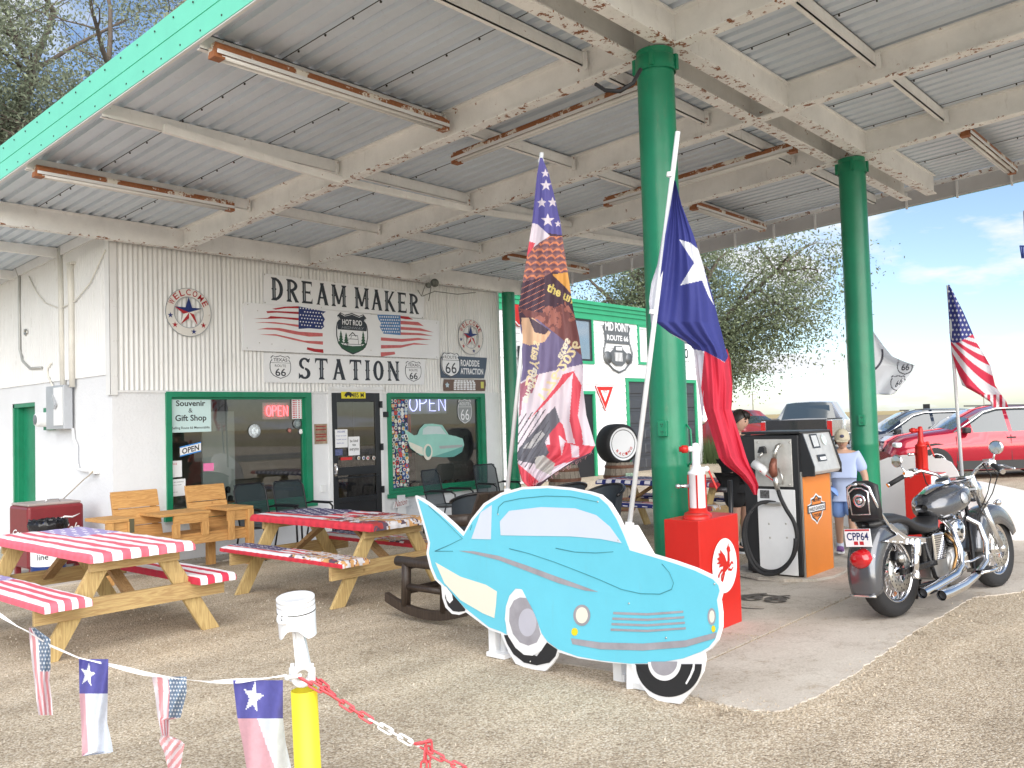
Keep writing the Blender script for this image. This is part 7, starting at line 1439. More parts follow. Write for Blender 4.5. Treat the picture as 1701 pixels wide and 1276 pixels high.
# hose side (faces -X)
XF = PX0-.001
def hs(px, py, d=0.): return onX(px, py, XF-d)
def hsbox(px0, py0, px1, py1, d0, d1, m, nm, bev=.003): a = hs(px0, py0); c = hs(px1, py1); b = MB(); b.bx(XF-d1, XF-d0, min(a.y, c.y), max(a.y, c.y), min(a.z, c.z), max(a.z, c.z)); return b.build(nm, m, fp, bevel=bev)
hsbox(1253, 730, 1318, 809, .0, .008, SLV, 'hose_plate'); hsbox(1258, 812, 1327, 957, .0, .008, WHITE, 'white_panel')
for (px_, py_) in ((1259, 735), (1312, 735), (1259, 805), (1312, 805), (1278, 870), (1306, 870), (1280, 893), (1308, 893)): b = MB(); b.lathe([(0, .012), (.008, .012), (.010, .008)], hs(px_, py_), 8, (-1, 0, 0)); b.build('screw', STEEL, fp)
hsbox(1263, 814, 1279, 828, .008, .011, mat('warning_label', (.1, .1, .1), .4, var=.9, scale=60), 'warning_label')
NZ = mat('worn_red_nozzle', (.20, .07, .045), .4, var=.5, scale=18, metal=.3)
b = MB(); b.tube([hs(1296, 739, .03), hs(1291, 742, .07), hs(1288, 750, .09), hs(1286, 763, .10)], [.02, .021, .02, .019], 10); b.build('nozzle_spout', STEEL, fp)
b = MB()
for k in range(6): b.lathe([(.024, -.003), (.026, 0), (.024, .003)], hs(1287.5-.4*k, 748+k*3, .09), 12, (0, 0, 1))
b.build('spout_spring', STEEL, fp, kind='stuff')
b = MB(); b.tube([hs(1286, 762, .10), hs(1284, 772, .11), hs(1284, 784, .11), hs(1287, 792, .10)], [.026, .036, .042, .03], 12); b.build('nozzle_body', NZ, fp)
b = MB(); b.tube([hs(1293, 778, .10), hs(1299, 792, .11), hs(1300, 804, .11), hs(1293, 803, .10)], .009, 8); b.build('trigger_guard', STEEL, fp)
b = MB(); b.tube([hs(1287, 790, .10), hs(1290, 805, .09), hs(1292, 814, .08)], [.03, .026, .022], 10); b.build('hose_swivel', STEEL, fp)
b = MB(); b.prism([hs(1262, 752, .01), hs(1274, 753, .01), hs(1273, 744, .01), hs(1270, 741, .01), hs(1265, 742, .01)], (-.05, 0, 0)); b.build('nozzle_rest', DARK, fp)
b = MB(); b.tube([hs(1267, 752, .05), hs(1260, 761, .07)], .014, 8); b.build('rest_arm', STEEL, fp)
b = MB(); b.tube([hs(1252, 770, .08), hs(1276, 786, .10)], [.042, .040], 16); b.build('white_canister', PURE, fp)
b = MB(); b.bar(hs(1262, 782, .13), hs(1284, 798, .12), .006, .008); b.build('red_ribbon', RED, fp)
hose = [(1292, 813, .08), (1297, 828, .10), (1306, 846, .12), (1318, 866, .13), (1324, 890, .13), (1321, 915, .13), (1310, 935, .13), (1292, 948, .13), (1270, 948, .14), (1254, 935, .15), (1243, 912, .16), (1238, 885, .16), (1241, 862, .15), (1250, 845, .12), (1262, 836, .09), (1276, 834, .05), (1290, 836, .03)]
hp = [hs(*q) for q in hose]; sm = []
for i in range(len(hp)-1):
    a = hp[max(i-1, 0)]; b_, c = hp[i], hp[i+1]; d = hp[min(i+2, len(hp)-1)]
    for k in range(5):
        t_ = k/5; sm.append(.5*((2*b_)+(c-a)*t_+(2*a-5*b_+4*c-d)*t_*t_+(3*b_-a-3*c+d)*t_**3))
b = MB(); b.tube(sm, .0185, 10); b.build('hose', RUBBER, fp)
b = MB(); b.tube([p+Vector((-.03, .004, -.022)) for p in sm[20:66]], .0175, 10); b.build('hose', RUBBER, fp)
b = MB(); b.bar(hs(1272, 836, .03), hs(1300, 837, .03), .07, .03); b.build('hose_saddle', STEEL, fp, bevel=.008)
b = MB(); b.tube([Vector((PX0-.10, PY1+.10, pg0)), Vector((PX0-.10, PY1+.10, .98))], .022, 10); b.build('stand_pipe', DARK, fp)
# rough concrete plinth
b = MB(); pl = []; n = 22
for k in range(n):
    a = 2*math.pi*k/n; sq = 1/max(abs(math.cos(a)), abs(math.sin(a))); pl.append(Vector(((PX0+PX1)/2+.48*sq**.6*math.cos(a)+random.uniform(-.03, .03), (PY0+PY1)/2+.42*sq**.6*math.sin(a)+random.uniform(-.03, .03), pg0)))
b.prism(pl, (0, 0, .03)); struct(b, 'concrete_plinth', CONC)
# ------------------------------------------------------------------ white back of another board, with two more flags
BX2 = 11.2
bb = thing('board_back', 'plain white back of another car-shaped board standing behind the motorcycle', 'cut-out board', onX(1560, 880, BX2))
out2 = [(1384, 868), (1388, 830), (1398, 800), (1420, 783), (1450, 770), (1475, 760), (1500, 756), (1530, 756), (1560, 759), (1580, 768), (1590, 782), (1596, 798), (1630, 800), (1670, 808), (1701, 815), (1740, 830), (1745, 880), (1701, 898), (1620, 899), (1560, 894), (1500, 890), (1440, 885)]
b = MB(); b.prism([onX(*q, BX2) for q in out2], (.018, 0, 0)); b.build('board', PURE, bb)
for px_ in (1450, 1640): f = onX(px_, 880, BX2); b = MB(); b.bx(BX2-.06, BX2-.002, f.y-.03, f.y+.03, gz(f.y), .7); b.build('support_post', WHITE, bb)
tA, aA, eA = flagpole('flagpole', 'white pole of the distant stars and stripes flag behind the motorcycle', (1599, 800), (1575, 474), 10.6, .02)
aA2 = Vector((aA.x, aA.y, gz(aA.y))); b = MB(); b.tube([aA, aA2], .02, 10); b.build('pole_foot', POLE, tA)
tB, aB, eB = flagpole('flagpole', 'pole of the white Route 66 flag hidden behind the second green column', (1428, 800), (1438, 500), 10.9, .02)
def us_far(x, y, u, v):
    cnt = inpoly(x, y, [(1574, 470), (1580, 476), (1622, 552), (1590, 570), (1578, 568)]); d = (x-1576)*.62-(y-568)*(.40)
    ang = np.arctan2(y-540, x-1560); k = np.floor((ang*3.4+x*.009)*3.1).astype(int); c = np.where((k % 2 == 0)[:, None], np.array([.70, .04, .09]), np.array([.80, .80, .84]))
    low = y > 655; c = np.where((low & (np.floor(x/5).astype(int) % 2 == 0))[:, None], np.array([.62, .04, .08]), c); c = np.where((low & (np.floor(x/5).astype(int) % 2 == 1))[:, None], np.array([.8, .8, .82]), c)
    c = np.where(cnt[:, None], np.array([.05, .06, .27]), c); st = (np.abs((x/6.5+.5*(np.floor(y/8) % 2)) % 1-.5)+np.abs(y/8 % 1-.5)) < .30; return np.where((cnt & st)[:, None], np.array([.8, .8, .84]), c)
hung('stars_and_stripes_flag', [(473, 1575, 1577), (490, 1575, 1586), (520, 1576, 1601), (552, 1577, 1615), (569, 1579, 1622), (590, 1582, 1635), (610, 1588, 1646), (640, 1598, 1653), (655, 1625, 1663), (668, 1645, 1672), (677, 1648, 1675)], 10.5, lambda u, v: .10*np.sin(u*6+v*4)*np.minimum(1, v*3), us_far, 'stars and stripes flag on the far pole at the right, against the sky', nu=90, nv=180)
S66 = lettersmask('66', (1497, 616), (13, -1), (1, -11), .02); S66b = lettersmask('66', (1486, 645), (12, -8), (3, -11), .02)
def sh_out(cx_, cy_, r): return [(cx_+(p[0]-.5)*2*r, cy_+(.5-p[1])*2*r*1.05) for p in SHIELD]
def w66(x, y, u, v):
    c = np.tile(np.array([.74, .76, .80]), (len(x), 1)); r = np.hypot((x-1438)/28, (y-588)/30); c = np.where(((np.abs(r-1) < .06) & (x > 1438) & (y > 580))[:, None], np.array([.06, .06, .08]), c)
    for (cx_, cy_, r_, tr) in ((1503, 609, 13, S66), (1492, 637, 13, S66b)): c = paint(c, x, y, sh_out(cx_, cy_, r_), (.07, .07, .09)); c = paint(c, x, y, sh_out(cx_, cy_, r_-1.6), (.74, .76, .80)); stamp(c, x, y, tr, (.06, .06, .08))
    return c
hung('route_flag', [(500, 1438, 1440), (548, 1432, 1449), (575, 1430, 1468), (592, 1430, 1482), (600, 1430, 1500), (607, 1430, 1520), (622, 1430, 1512), (640, 1431, 1498), (654, 1436, 1486), (656, 1470, 1480)], 10.8, lambda u, v: .09*np.sin(u*7+v*5), w66, 'pale flag printed with Route 66 shields flying out from behind the second green column', nu=150, nv=150)
# ------------------------------------------------------------------ motorcycle, built in its own frame: x forward, y left, z up
r0, r1 = G(1487, 1026), G(1655, 975)
hd = math.atan2(r1.y-r0.y, r1.x-r0.x); WB = (r1-r0).length; print('wheelbase', WB, math.degrees(hd))
bk = thing('motorcycle', 'silver grey and chrome cruiser motorcycle leaning on its stand, seen from behind', 'motorcycle', (r0.x, r0.y, r0.z+.008)); ORG[bk.name] = None
bk.rotation_euler = (math.radians(-5.5), 0, hd)
PAINT = mat('silver_grey_metallic', (.115, .12, .135), .2, metal=.55, var=.05, coat=.8); LEA = mat('black_leather', (.02, .02, .022), .42, var=.15, bump=.2, bscale=60); ENG = mat('engine_alloy', (.42, .42, .42), .35, metal=.8, var=.15); BLKM = mat('black_gloss_metal', (.015, .015, .017), .15, metal=.3)
RIMW = mat('polished_rim', (.75, .75, .77), .15, metal=1.)
def P(mb, name, m, par=None, lab=None, bev=0): return mb.build(name, m, par or bk, lab, bevel=bev)
def wheel(ax_, R_, w, par=None):
    c = Vector((ax_, 0, R_)); b = MB(); prof = [(R_-.105, -w*.40), (R_-.07, -w*.5), (R_-.03, -w*.46), (R_-.008, -w*.28), (R_, 0), (R_-.008, w*.28), (R_-.03, w*.46), (R_-.07, w*.5), (R_-.105, w*.40)]
    b.lathe(prof, c, 56, (0, 1, 0)); wh = P(b, 'wheel', RUBBER)
    b = MB()
    for k in range(44):
        a = 2*math.pi*k/44
        for s in (-1, 1):
            p0 = c+Vector((math.cos(a)*(R_-.006), s*w*.10, math.sin(a)*(R_-.006))); a2 = a+.09; p1 = c+Vector((math.cos(a2)*(R_-.022), s*w*.40, math.sin(a2)*(R_-.022))); b.bar(p0, p1, .006, .004, c-p0)
    P(b, 'tread_blocks', BLACK, wh).update_tag(); wh.children[-1]['kind'] = 'stuff'
    b = MB(); b.lathe([(R_-.108, -w*.41), (R_-.125, -w*.36), (R_-.125, w*.36), (R_-.108, w*.41), (R_-.100, w*.41), (R_-.112, w*.30), (R_-.112, -w*.30), (R_-.100, -w*.41), (R_-.108, -w*.41)], c, 48, (0, 1, 0)); P(b, 'rim', RIMW, wh)
    b = MB()
    for k in range(40): a = 2*math.pi*k/40; s = 1 if k % 2 else -1; a2 = a+.35*(1 if k % 4 < 2 else -1); b.tube([c+Vector((math.cos(a2)*.04, s*.045, math.sin(a2)*.04)), c+Vector((math.cos(a)*(R_-.125), s*.008, math.sin(a)*(R_-.125)))], .0022, 4, caps=False)
    o = P(b, 'spokes', CHROME, wh); o['kind'] = 'stuff'
    b = MB(); b.lathe([(0, -.075), (.03, -.075), (.05, -.05), (.038, -.03), (.038, .03), (.05, .05), (.03, .075), (0, .075)], c, 24, (0, 1, 0)); P(b, 'hub', CHROME, wh); return c
Rr, Rf, wr, wf = .325, .318, .140, .125
cr_ = wheel(0, Rr, wr); cf_ = wheel(WB, Rf, wf)
def disc(c, y, R2, nm='brake_disc'):
    b = MB(); b.lathe([(R2*.55, -.003), (R2, -.003), (R2, .003), (R2*.55, .003), (R2*.55, -.003)], c+Vector((0, y, 0)), 40, (0, 1, 0)); o = P(b, nm, STEEL)
    b = MB()
    for k in range(30): a = 2*math.pi*k/30; rr = R2*(.68+.12*(k % 3)); b.lathe([(0, 0), (.0065, 0)], c+Vector((math.cos(a)*rr, y-.0045, math.sin(a)*rr)), 8, (0, -1, 0))
    q = P(b, 'disc_holes', BLACK, o); q['kind'] = 'stuff'
disc(cr_, -.085, .145); disc(cf_, -.075, .145)
b = MB(); b.box(cr_+Vector((-.05, -.105, .10)), (.11, .06, .08), Matrix.Rotation(.5, 3, 'Y')); P(b, 'brake_caliper', BLKM, bev=.012); b = MB(); b.lathe([(0, .03), (.028, .03), (.03, 0)], cr_+Vector((-.05, -.13, .10)), 16, (0, -1, 0)); P(b, 'caliper_cover', STEEL)
# fenders
def fender(c, R_, a0, a1, w, skirt, m, name, lip=0.):
    b = MB(); nu, nv = 30, 14
    def f(u, v):
        a = math.radians(a0+(a1-a0)*u); s = (v-.5)*2; e = abs(s)
        if e < .6: yy = s/.6*w/2*.92; rr = R_-.012*(e/.6)**2
        else: t_ = (e-.6)/.4; yy = math.copysign(w/2*(.92+.10*min(1, t_*3)), s); rr = R_-.012-skirt(u)*t_
        return c+Vector((math.cos(a)*rr, yy, math.sin(a)*rr))
    b.grid(f, nu, nv); o = P(b, name, m); md = o.modifiers.new('s', 'SOLIDIFY'); md.thickness = .006; md.offset = 1
    return o
fender(cr_, .385, 200, 62, .205, lambda u: .10+.06*math.sin(u*3.1), PAINT, 'rear_fender')
fender(cf_, .365, 178, 20, .165, lambda u: .10+.05*math.sin(u*3.1), PAINT, 'front_fender')
b = MB(); b.tube([cr_+Vector((math.cos(math.radians(a))*.391, y, math.sin(math.radians(a))*.391)) for a, y in ((199, -.10), (199, -.05), (199, 0), (199, .05), (199, .10))], .009, 8); P(b, 'fender_tip', CHROME)
# plate, lamp, sissy bar
def pl(u, v, d=0.): return Vector((-.435-d, .085-.20*u, .60+.125*v))
b = MB(); b.prism([pl(0, 0), pl(1, 0), pl(1, 1), pl(0, 1)], (.006, 0, 0)); plate = P(b, 'licence_plate', PURE)
b = MB(); text(b, 'CPP64', pl(.08, .36, .0012), Vector((0, -.168, 0)), Vector((0, 0, .055)), .015); P(b, 'plate_number', mat('navy_print', (.01, .02, .12), .5), plate)
b = MB(); b.add([pl(.02, .88, .001), pl(.98, .88, .001), pl(.98, .98, .001), pl(.02, .98, .001)], [(0, 1, 2, 3)])
for u in (.33, .55): b.add([pl(u, .10, .001), pl(u+.16, .10, .001), pl(u+.16, .30, .001), pl(u, .30, .001)], [(0, 1, 2, 3)])
P(b, 'plate_bands', mat('plate_red', (.5, .02, .03), .5), plate)
b = MB(); b.bx(-.43, -.33, -.03, .03, .60, .70); P(b, 'plate_bracket', CHROME)
TL = mat('tail_lamp_red', (.45, .005, .01), .12, var=.02, coat=1.)
b = MB(); b.lathe([(0, .10), (.035, .098), (.058, .085), (.066, .05), (.068, 0)], Vector((-.36, -.0, .515)), 24, (-1, 0, -.12)); tl = P(b, 'tail_light', TL); tl.scale = (1, 1.15, 1)
b = MB(); b.lathe([(.071, -.03), (.073, .004), (.066, .01)], Vector((-.36, -.0, .515)), 24, (-1, 0, -.12)); tb = P(b, 'lamp_bezel', CHROME); tb.scale = (1, 1.15, 1)
for s in (-1, 1):
    b = MB(); b.tube([(-.02, s*.125, .66), (-.16, s*.125, .74), (-.26, s*.12, .86), (-.30, s*.10, .98), (-.31, s*.085, 1.05), (-.315, s*.05, 1.075), (-.315, 0, 1.08)], .011, 8); P(b, 'sissy_bar', CHROME)
    b = MB(); b.prism([(-.30, s*.122, .63), (.02, s*.122, .575), (.28, s*.122, .56), (.28, s*.122, .60), (.04, s*.122, .635), (-.05, s*.122, .68), (-.16, s*.122, .75), (-.19, s*.122, .74), (-.10, s*.122, .66)], (0, s*.012, 0)); P(b, 'fender_strut', CHROME, bev=.003)
    for k in range(6): b = MB(); b.lathe([(0, .01), (.009, .008), (.011, 0)], Vector((-.24+k*.09, s*.136, .625-.012*k)), 8, (0, s, 0)); P(b, 'strut_bolt', CHROME)
b = MB(); b.grid(lambda u, v: (-.285-.035*math.sin(u*math.pi)*math.sin(v*math.pi), .11*(1-2*u)*(1-.12*v), .83+.25*v-.02*(2*u-1)**2*v), 10, 10); b.grid(lambda u, v: (-.24+.03*math.sin(u*math.pi)*math.sin(v*math.pi), .11*(1-2*u)*(1-.12*v), .83+.25*v-.02*(2*u-1)**2*v), 10, 10)
b.tube([(-.262, .108, .83), (-.262, .10, 1.06), (-.262, .05, 1.075), (-.262, -.05, 1.075), (-.262, -.10, 1.06), (-.262, -.108, .83), (-.262, 0, .825), (-.262, .108, .83)], .026, 8); P(b, 'backrest_pad', LEA)
b = MB(); b.tube([(-.318, .07, .86), (-.322, .075, 1.02), (-.322, .03, 1.05), (-.322, -.03, 1.05), (-.322, -.075, 1.02), (-.318, -.07, .86), (-.318, .07, .86)], .007, 8); b.lathe([(.030, 0), (.045, .006), (.05, 0)], Vector((-.322, 0, .96)), 24, (-1, 0, 0)); b.lathe([(.0, .004), (.022, .006), (.024, 0)], Vector((-.322, 0, .96)), 20, (-1, 0, 0)); P(b, 'backrest_trim', CHROME)
# seat
def loft(secs, n=18, pw=2.4):
    """secs: (x, zc, halfwidth, height, y0)"""
    b = MB(); vs = []
    for (x, z, w, h) in secs:
        for k in range(n):
            a = 2*math.pi*k/n; c, s = math.cos(a), math.sin(a); vs.append((x, w*math.copysign(abs(c)**(2/pw), c), z+h*math.copysign(abs(s)**(2/pw), s)))
    m_ = len(secs); b.add(vs, [(j*n+k, j*n+(k+1) % n, (j+1)*n+(k+1) % n, (j+1)*n+k) for j in range(m_-1) for k in range(n)]+[tuple(range(n)), tuple(range((m_-1)*n+n-1, (m_-1)*n-1, -1))], 0, True); return b
b = loft([(-.27, .745, .03, .02), (-.25, .75, .085, .035), (-.15, .76, .115, .045), (.0, .765, .125, .045), (.08, .745, .14, .045), (.16, .70, .16, .045), (.28, .665, .175, .045), (.42, .665, .165, .045), (.52, .69, .12, .04), (.60, .73, .08, .03), (.64, .75, .04, .02)]); P(b, 'seat', LEA)
b = loft([(.52, .80, .05, .03), (.56, .80, .10, .075), (.64, .805, .145, .11), (.76, .82, .170, .125), (.90, .84, .172, .125), (1.02, .86, .15, .11), (1.10, .875, .11, .085), (1.15, .88, .05, .05)], 26); tk = P(b, 'fuel_tank', PAINT)
b = MB(); b.grid(lambda u, v: (.56+.52*v, (.030+.030*math.sin(v*3.1))*(1-2*u)*1.1, .895+.09*math.sin(v*1.9+.15)-.006*(2*u-1)**2), 6, 14); P(b, 'tank_console', CHROME, tk)
b = MB(); b.lathe([(.0, .028), (.052, .028), (.060, .018), (.062, 0)], Vector((.90, 0, .975)), 24, (-.25, 0, 1)); P(b, 'speedometer', CHROME, tk)
b = MB(); b.lathe([(.0, .031), (.048, .0315)], Vector((.90, 0, .975)), 24, (-.25, 0, 1)); P(b, 'dial', BLACK, tk)
for s in (-1, 1): b = MB(); b.lathe([(0, .035), (.03, .03), (.035, 0)], Vector((.98, s*.09, .93)), 18, (0, s*.3, 1)); P(b, 'filler_cap', CHROME, tk)
b = MB(); b.lathe([(.0, .012), (.042, .010), (.045, 0)], Vector((.86, -.172, .85)), 20, (0, -1, .15)); P(b, 'tank_badge', mat('badge_silver', (.55, .58, .62), .3, metal=.5), tk)
# engine
def cyl(base, tip, name):
    base, tip = Vector(base), Vector(tip); ax_ = (tip-base).normalized(); L_ = (tip-base).length; b = MB(); b.tube([base, tip], .045, 14); n = 10
    for k in range(n): h = L_*(.12+.8*k/n); r = .078 if k < 7 else .07; b.lathe([(.045, h), (r, h), (r, h+.006), (.045, h+.006)], base, 16, ax_)
    P(b, name, BLKM); b = MB(); b.box(tip+ax_*.02, (.13, .13, .05), ax_.to_track_quat('Z', 'Y').to_matrix()); b.box(tip+ax_*.05, (.10, .10, .03), ax_.to_track_quat('Z', 'Y').to_matrix()); P(b, 'rocker_cover', CHROME, bev=.012)
cyl((.70, 0, .42), (.58, 0, .66), 'rear_cylinder'); cyl((.78, 0, .42), (.92, 0, .66), 'front_cylinder')
b = MB(); b.lathe([(0, -.115), (.06, -.12), (.115, -.10), (.125, -.06), (.125, .10), (0, .11)], Vector((.74, 0, .36)), 30, (0, 1, 0)); P(b, 'crankcase', ENG)
b = MB(); b.lathe([(0, .02), (.07, .016), (.085, 0)], Vector((.80, -.115, .37)), 26, (0, -1, 0)); P(b, 'cam_cover', CHROME); b = MB(); b.bx(.40, .66, -.09, .10, .27, .44); P(b, 'gearbox', ENG, bev=.02)
b = MB(); b.lathe([(0, .09), (.06, .088), (.095, .07), (.10, .0)], Vector((.78, -.07, .60)), 28, (0, -1, 0)); ac = P(b, 'air_cleaner', CHROME); b = MB()
for k in range(5): a = 1.57+k*1.257; b.lathe([(0, .092), (.012, .091)], Vector((.78+.055*math.cos(a), -.0745, .60+.055*math.sin(a))), 8, (0, -1, 0))
b.lathe([(0, .0955), (.02, .095)], Vector((.78, -.07, .60)), 14, (0, -1, 0)); P(b, 'cover_holes', BLACK, ac)
b = MB(); b.bx(.36, .52, -.15, -.10, .42, .62); P(b, 'oil_tank', CHROME, bev=.012); b = MB()
for k in range(9):
    for j in range(11): b.lathe([(0, .0), (.005, .0)], Vector((.376+k*.016, -.1512, .44+j*.016)), 5, (0, -1, 0))
o = P(b, 'perforations', BLACK); o['kind'] = 'stuff'
b = MB(); b.bx(.26, .40, -.11, .11, .40, .60); P(b, 'battery_box', BLKM, bev=.012)
for s in (-1, 1):
    b = MB(); b.tube([(.02, s*.155, .33), (.10, s*.155, .60)], .026, 16); b.lathe([(.030, 0), (.034, .01), (.034, .11), (.030, .12)], Vector((.075, s*.155, .49)), 16, (.28, 0, 1)); b.lathe([(.028, 0), (.031, .02), (.028, .05)], Vector((.025, s*.155, .33)), 16, (.28, 0, 1)); P(b, 'shock_absorber', CHROME)
b = MB(); b.bar((-.04, -.115, .325), (.46, -.115, .34), .03, .045); P(b, 'swing_arm', BLKM, bev=.005); b = MB(); b.bar((-.04, .115, .325), (.46, .115, .34), .03, .045); P(b, 'swing_arm', BLKM, bev=.005)
for s in (-1, 1): b = MB(); b.tube([(.30, s*.10, .60), (.36, s*.12, .30), (.55, s*.13, .20), (.92, s*.12, .20), (1.05, s*.08, .38), (1.16, s*.03, .84)], .016, 8); P(b, 'frame_tube', BLKM)
# exhausts (right side, staggered)
def exh(pts, r, tip): 
    b = MB(); b.tube(pts, r, 14, caps=False); P(b, 'exhaust_pipe', CHROME)
    d = (Vector(pts[-1])-Vector(pts[-2])).normalized(); b = MB(); b.lathe([(0, 0), (tip*.9, 0)], Vector(pts[-1])-d*.03, 16, d); P(b, 'exhaust_bore', BLACK)
exh([(.60, -.06, .62), (.56, -.13, .56), (.55, -.17, .42), (.50, -.19, .30), (.36, -.20, .245), (-.0, -.215, .20), (-.16, -.22, .185)], [.02, .021, .022, .024, .034, .036, .037], .036)
exh([(.95, -.05, .62), (1.0, -.12, .56), (.99, -.16, .42), (.90, -.18, .28), (.70, -.19, .20), (.40, -.235, .165), (.12, -.26, .15), (.02, -.26, .145)], [.02, .021, .022, .022, .026, .034, .036, .037], .036)
b = MB(); b.tube([(.62, -.10, .60), (.66, -.15, .52), (.66, -.15, .42), (.60, -.15, .35), (.58, -.14, .28)], .013, 8); P(b, 'crossover_pipe', mat('blued_pipe', (.35, .20, .08), .25, metal=.9))
b = MB(); b.grid(lambda u, v: (.80+.32*u, -.24+.10*(v-.5)*math.sin(math.pi*min(1, .25+u*.9))*1.0, .235+.004*math.sin(u*3)), 10, 4); b.grid(lambda u, v: (.80+.32*u, -.24+.11*(v-.5)*math.sin(math.pi*min(1, .25+u*.9)), .222), 10, 4); P(b, 'footboard', RUBBER)
b = MB(); b.tube([(.80, -.28, .222), (.95, -.30, .222), (1.10, -.27, .222), (1.13, -.23, .222), (1.10, -.20, .222)], .012, 8); b.bar((.95, -.20, .215), (.95, -.10, .22), .04, .03); P(b, 'footboard_trim', CHROME)
b = MB(); b.tube([(.72, -.14, .30), (.86, -.18, .30), (1.06, -.22, .34)], .010, 8); b.box((1.08, -.23, .35), (.07, .05, .025)); P(b, 'brake_pedal', CHROME)
b = MB(); b.tube([(.62, .12, .18), (.70, .22, .01)], .012, 8); b.box((.71, .235, .0), (.05, .06, .015)); P(b, 'kickstand', BLKM)
b = MB(); b.lathe([(0, .05), (.10, .045), (.125, .01), (.125, 0)], Vector((.50, .13, .34)), 24, (0, 1, 0)); b.lathe([(0, .05), (.09, .045), (.115, .01), (.115, 0)], Vector((.74, .13, .34)), 24, (0, 1, 0)); P(b, 'primary_cover', CHROME)
# steering: forks, bar, mirrors (turned slightly left)
st = Vector((1.16, 0, .86)); rk = (Vector((WB, 0, Rf))-Vector((1.20, 0, .95))).normalized(); RS = Matrix.Rotation(math.radians(6), 3, Vector((-rk.x, 0, -rk.z)))
def T(p): p = Vector(p); return st+RS @ (p-st)
for s in (-1, 1):
    b = MB(); b.tube([T((1.205, s*.10, .95)), T((1.36, s*.10, .68))], .034, 16); b.tube([T((1.36, s*.10, .68)), T((WB-.02, s*.095, .34))], .027, 14); b.ball(T((WB, s*.095, Rf)), .034, 12, 8); P(b, 'fork_leg', mat('satin_chrome', (.72, .72, .72), .22, metal=.85, var=.06))
b = MB(); b.bar(T((1.20, -.13, .96)), T((1.20, .13, .96)), .07, .03); b.bar(T((1.26, -.13, .86)), T((1.26, .13, .86)), .07, .03); P(b, 'fork_yoke', CHROME, bev=.006)
b = MB(); b.lathe([(0, -.02), (.05, .0), (.09, .06), (.10, .10), (.095, .11), (0, .118)], T((1.30, 0, .85)), 24, rk.cross(Vector((0, 1, 0)))*-1 if False else (1, 0, 0)); P(b, 'headlight', CHROME)
hb = [T(p) for p in ((.95, .42, 1.06), (1.02, .36, 1.10), (1.14, .26, 1.13), (1.20, .16, 1.08), (1.20, .08, 1.0), (1.20, 0, .99), (1.20, -.08, 1.0), (1.20, -.16, 1.08), (1.14, -.26, 1.13), (1.02, -.36, 1.10), (.95, -.42, 1.06))]
b = MB(); sm = []
for i in range(len(hb)-1):
    for k in range(4): sm.append(hb[i].lerp(hb[i+1], k/4))
sm.append(hb[-1]); b.tube(sm, .014, 10); P(b, 'handlebar', CHROME)
for s in (-1, 1):
    g1, g2 = T((1.02, s*.36, 1.10)), T((.92, s*.45, 1.045)); d = (g2-g1).normalized()
    b = MB(); b.tube([g1, g2], .020, 14); P(b, 'grip', RUBBER); b = MB(); b.tube([g2, g2+d*.012], .021, 12); P(b, 'grip_end', CHROME)
    b = MB(); b.box(T((1.06, s*.335, 1.115)), (.07, .055, .05), Matrix.Rotation(s*-.6, 3, 'Z')); b.box(T((1.09, s*.30, 1.14)), (.06, .06, .03)); P(b, 'switch_housing', CHROME, bev=.008)
    b = MB(); b.tube([T((1.09, s*.33, 1.10)), T((1.10, s*.40, 1.09)), T((1.03, s*.50, 1.055))], .008, 8); b.ball(T((1.03, s*.50, 1.055)), .011, 8, 6); P(b, 'lever', CHROME)
    b = MB(); b.tube([T((1.08, s*.32, 1.13)), T((1.06, s*.36, 1.20)), T((1.05, s*.38, 1.25))], .007, 8); P(b, 'mirror_stem', CHROME)
    mc = T((1.045, s*.40, 1.285)); b = MB(); b.lathe([(0, .012), (.045, .010), (.055, 0), (.05, -.012), (0, -.018)], mc, 24, (-1, s*.15, .05)); mr = P(b, 'mirror', CHROME); b = MB(); b.lathe([(0, .0135), (.043, .0118)], mc, 24, (-1, s*.15, .05)); P(b, 'mirror_glass', mat('mirror_face', (.42, .42, .43), .04, metal=1.), mr)
b = MB()
for (y, o) in ((-.28, .02), (-.24, .0), (.24, .01)): b.tube([T((1.13, y, 1.12)), T((1.20+o, y*1.1, 1.02)), T((1.24+o, y*.8, .88)), T((1.22, y*.4, .72)), T((1.14, y*.4, .60))], .005, 6)
o = P(b, 'control_cables', RUBBER); o['kind'] = 'stuff'
for s in (-1, 1): b = MB(); b.tube([T((1.28, s*.12, .70)), T((1.33, s*.22, .70))], .009, 8); P(b, 'signal_bar', CHROME)
for s in (-1, 1): b = MB(); b.lathe([(0, .03), (.022, .024), (.026, 0), (0, -.01)], T((1.33, s*.23, .70)), 14, (-1, 0, 0)); P(b, 'turn_signal', CHROME)

keep = ('wheel', 'brake_disc', 'rear_fender', 'front_fender', 'fender_tip', 'brake_caliper', 'caliper_cover', 'swing_arm', 'footboard', 'footboard_trim', 'brake_pedal', 'kickstand', 'fork_leg', 'signal_bar', 'turn_signal')
for ch in bk.children:
    nm = ch.name.split('.')[0]
    if nm in keep: continue
    if nm in ('exhaust_pipe', 'exhaust_bore'): ch.location = (.10, -.045, .0)
    elif nm in ('handlebar', 'grip', 'grip_end', 'switch_housing', 'lever', 'control_cables'): ch.location = (.02, 0, -.10)
    elif nm in ('mirror_stem', 'mirror'): ch.location = (.02, 0, -.15)
    elif nm in ('fork_yoke', 'headlight'): ch.location = (.0, 0, -.03)
    elif nm in ('tail_light', 'lamp_bezel', 'licence_plate', 'plate_bracket'): ch.location = (.04, -.02, -.055)
    elif nm in ('backrest_pad', 'backrest_trim', 'sissy_bar'): ch.location = (.06, 0, -.10)
    else: ch.location = (.05, 0, -.065)
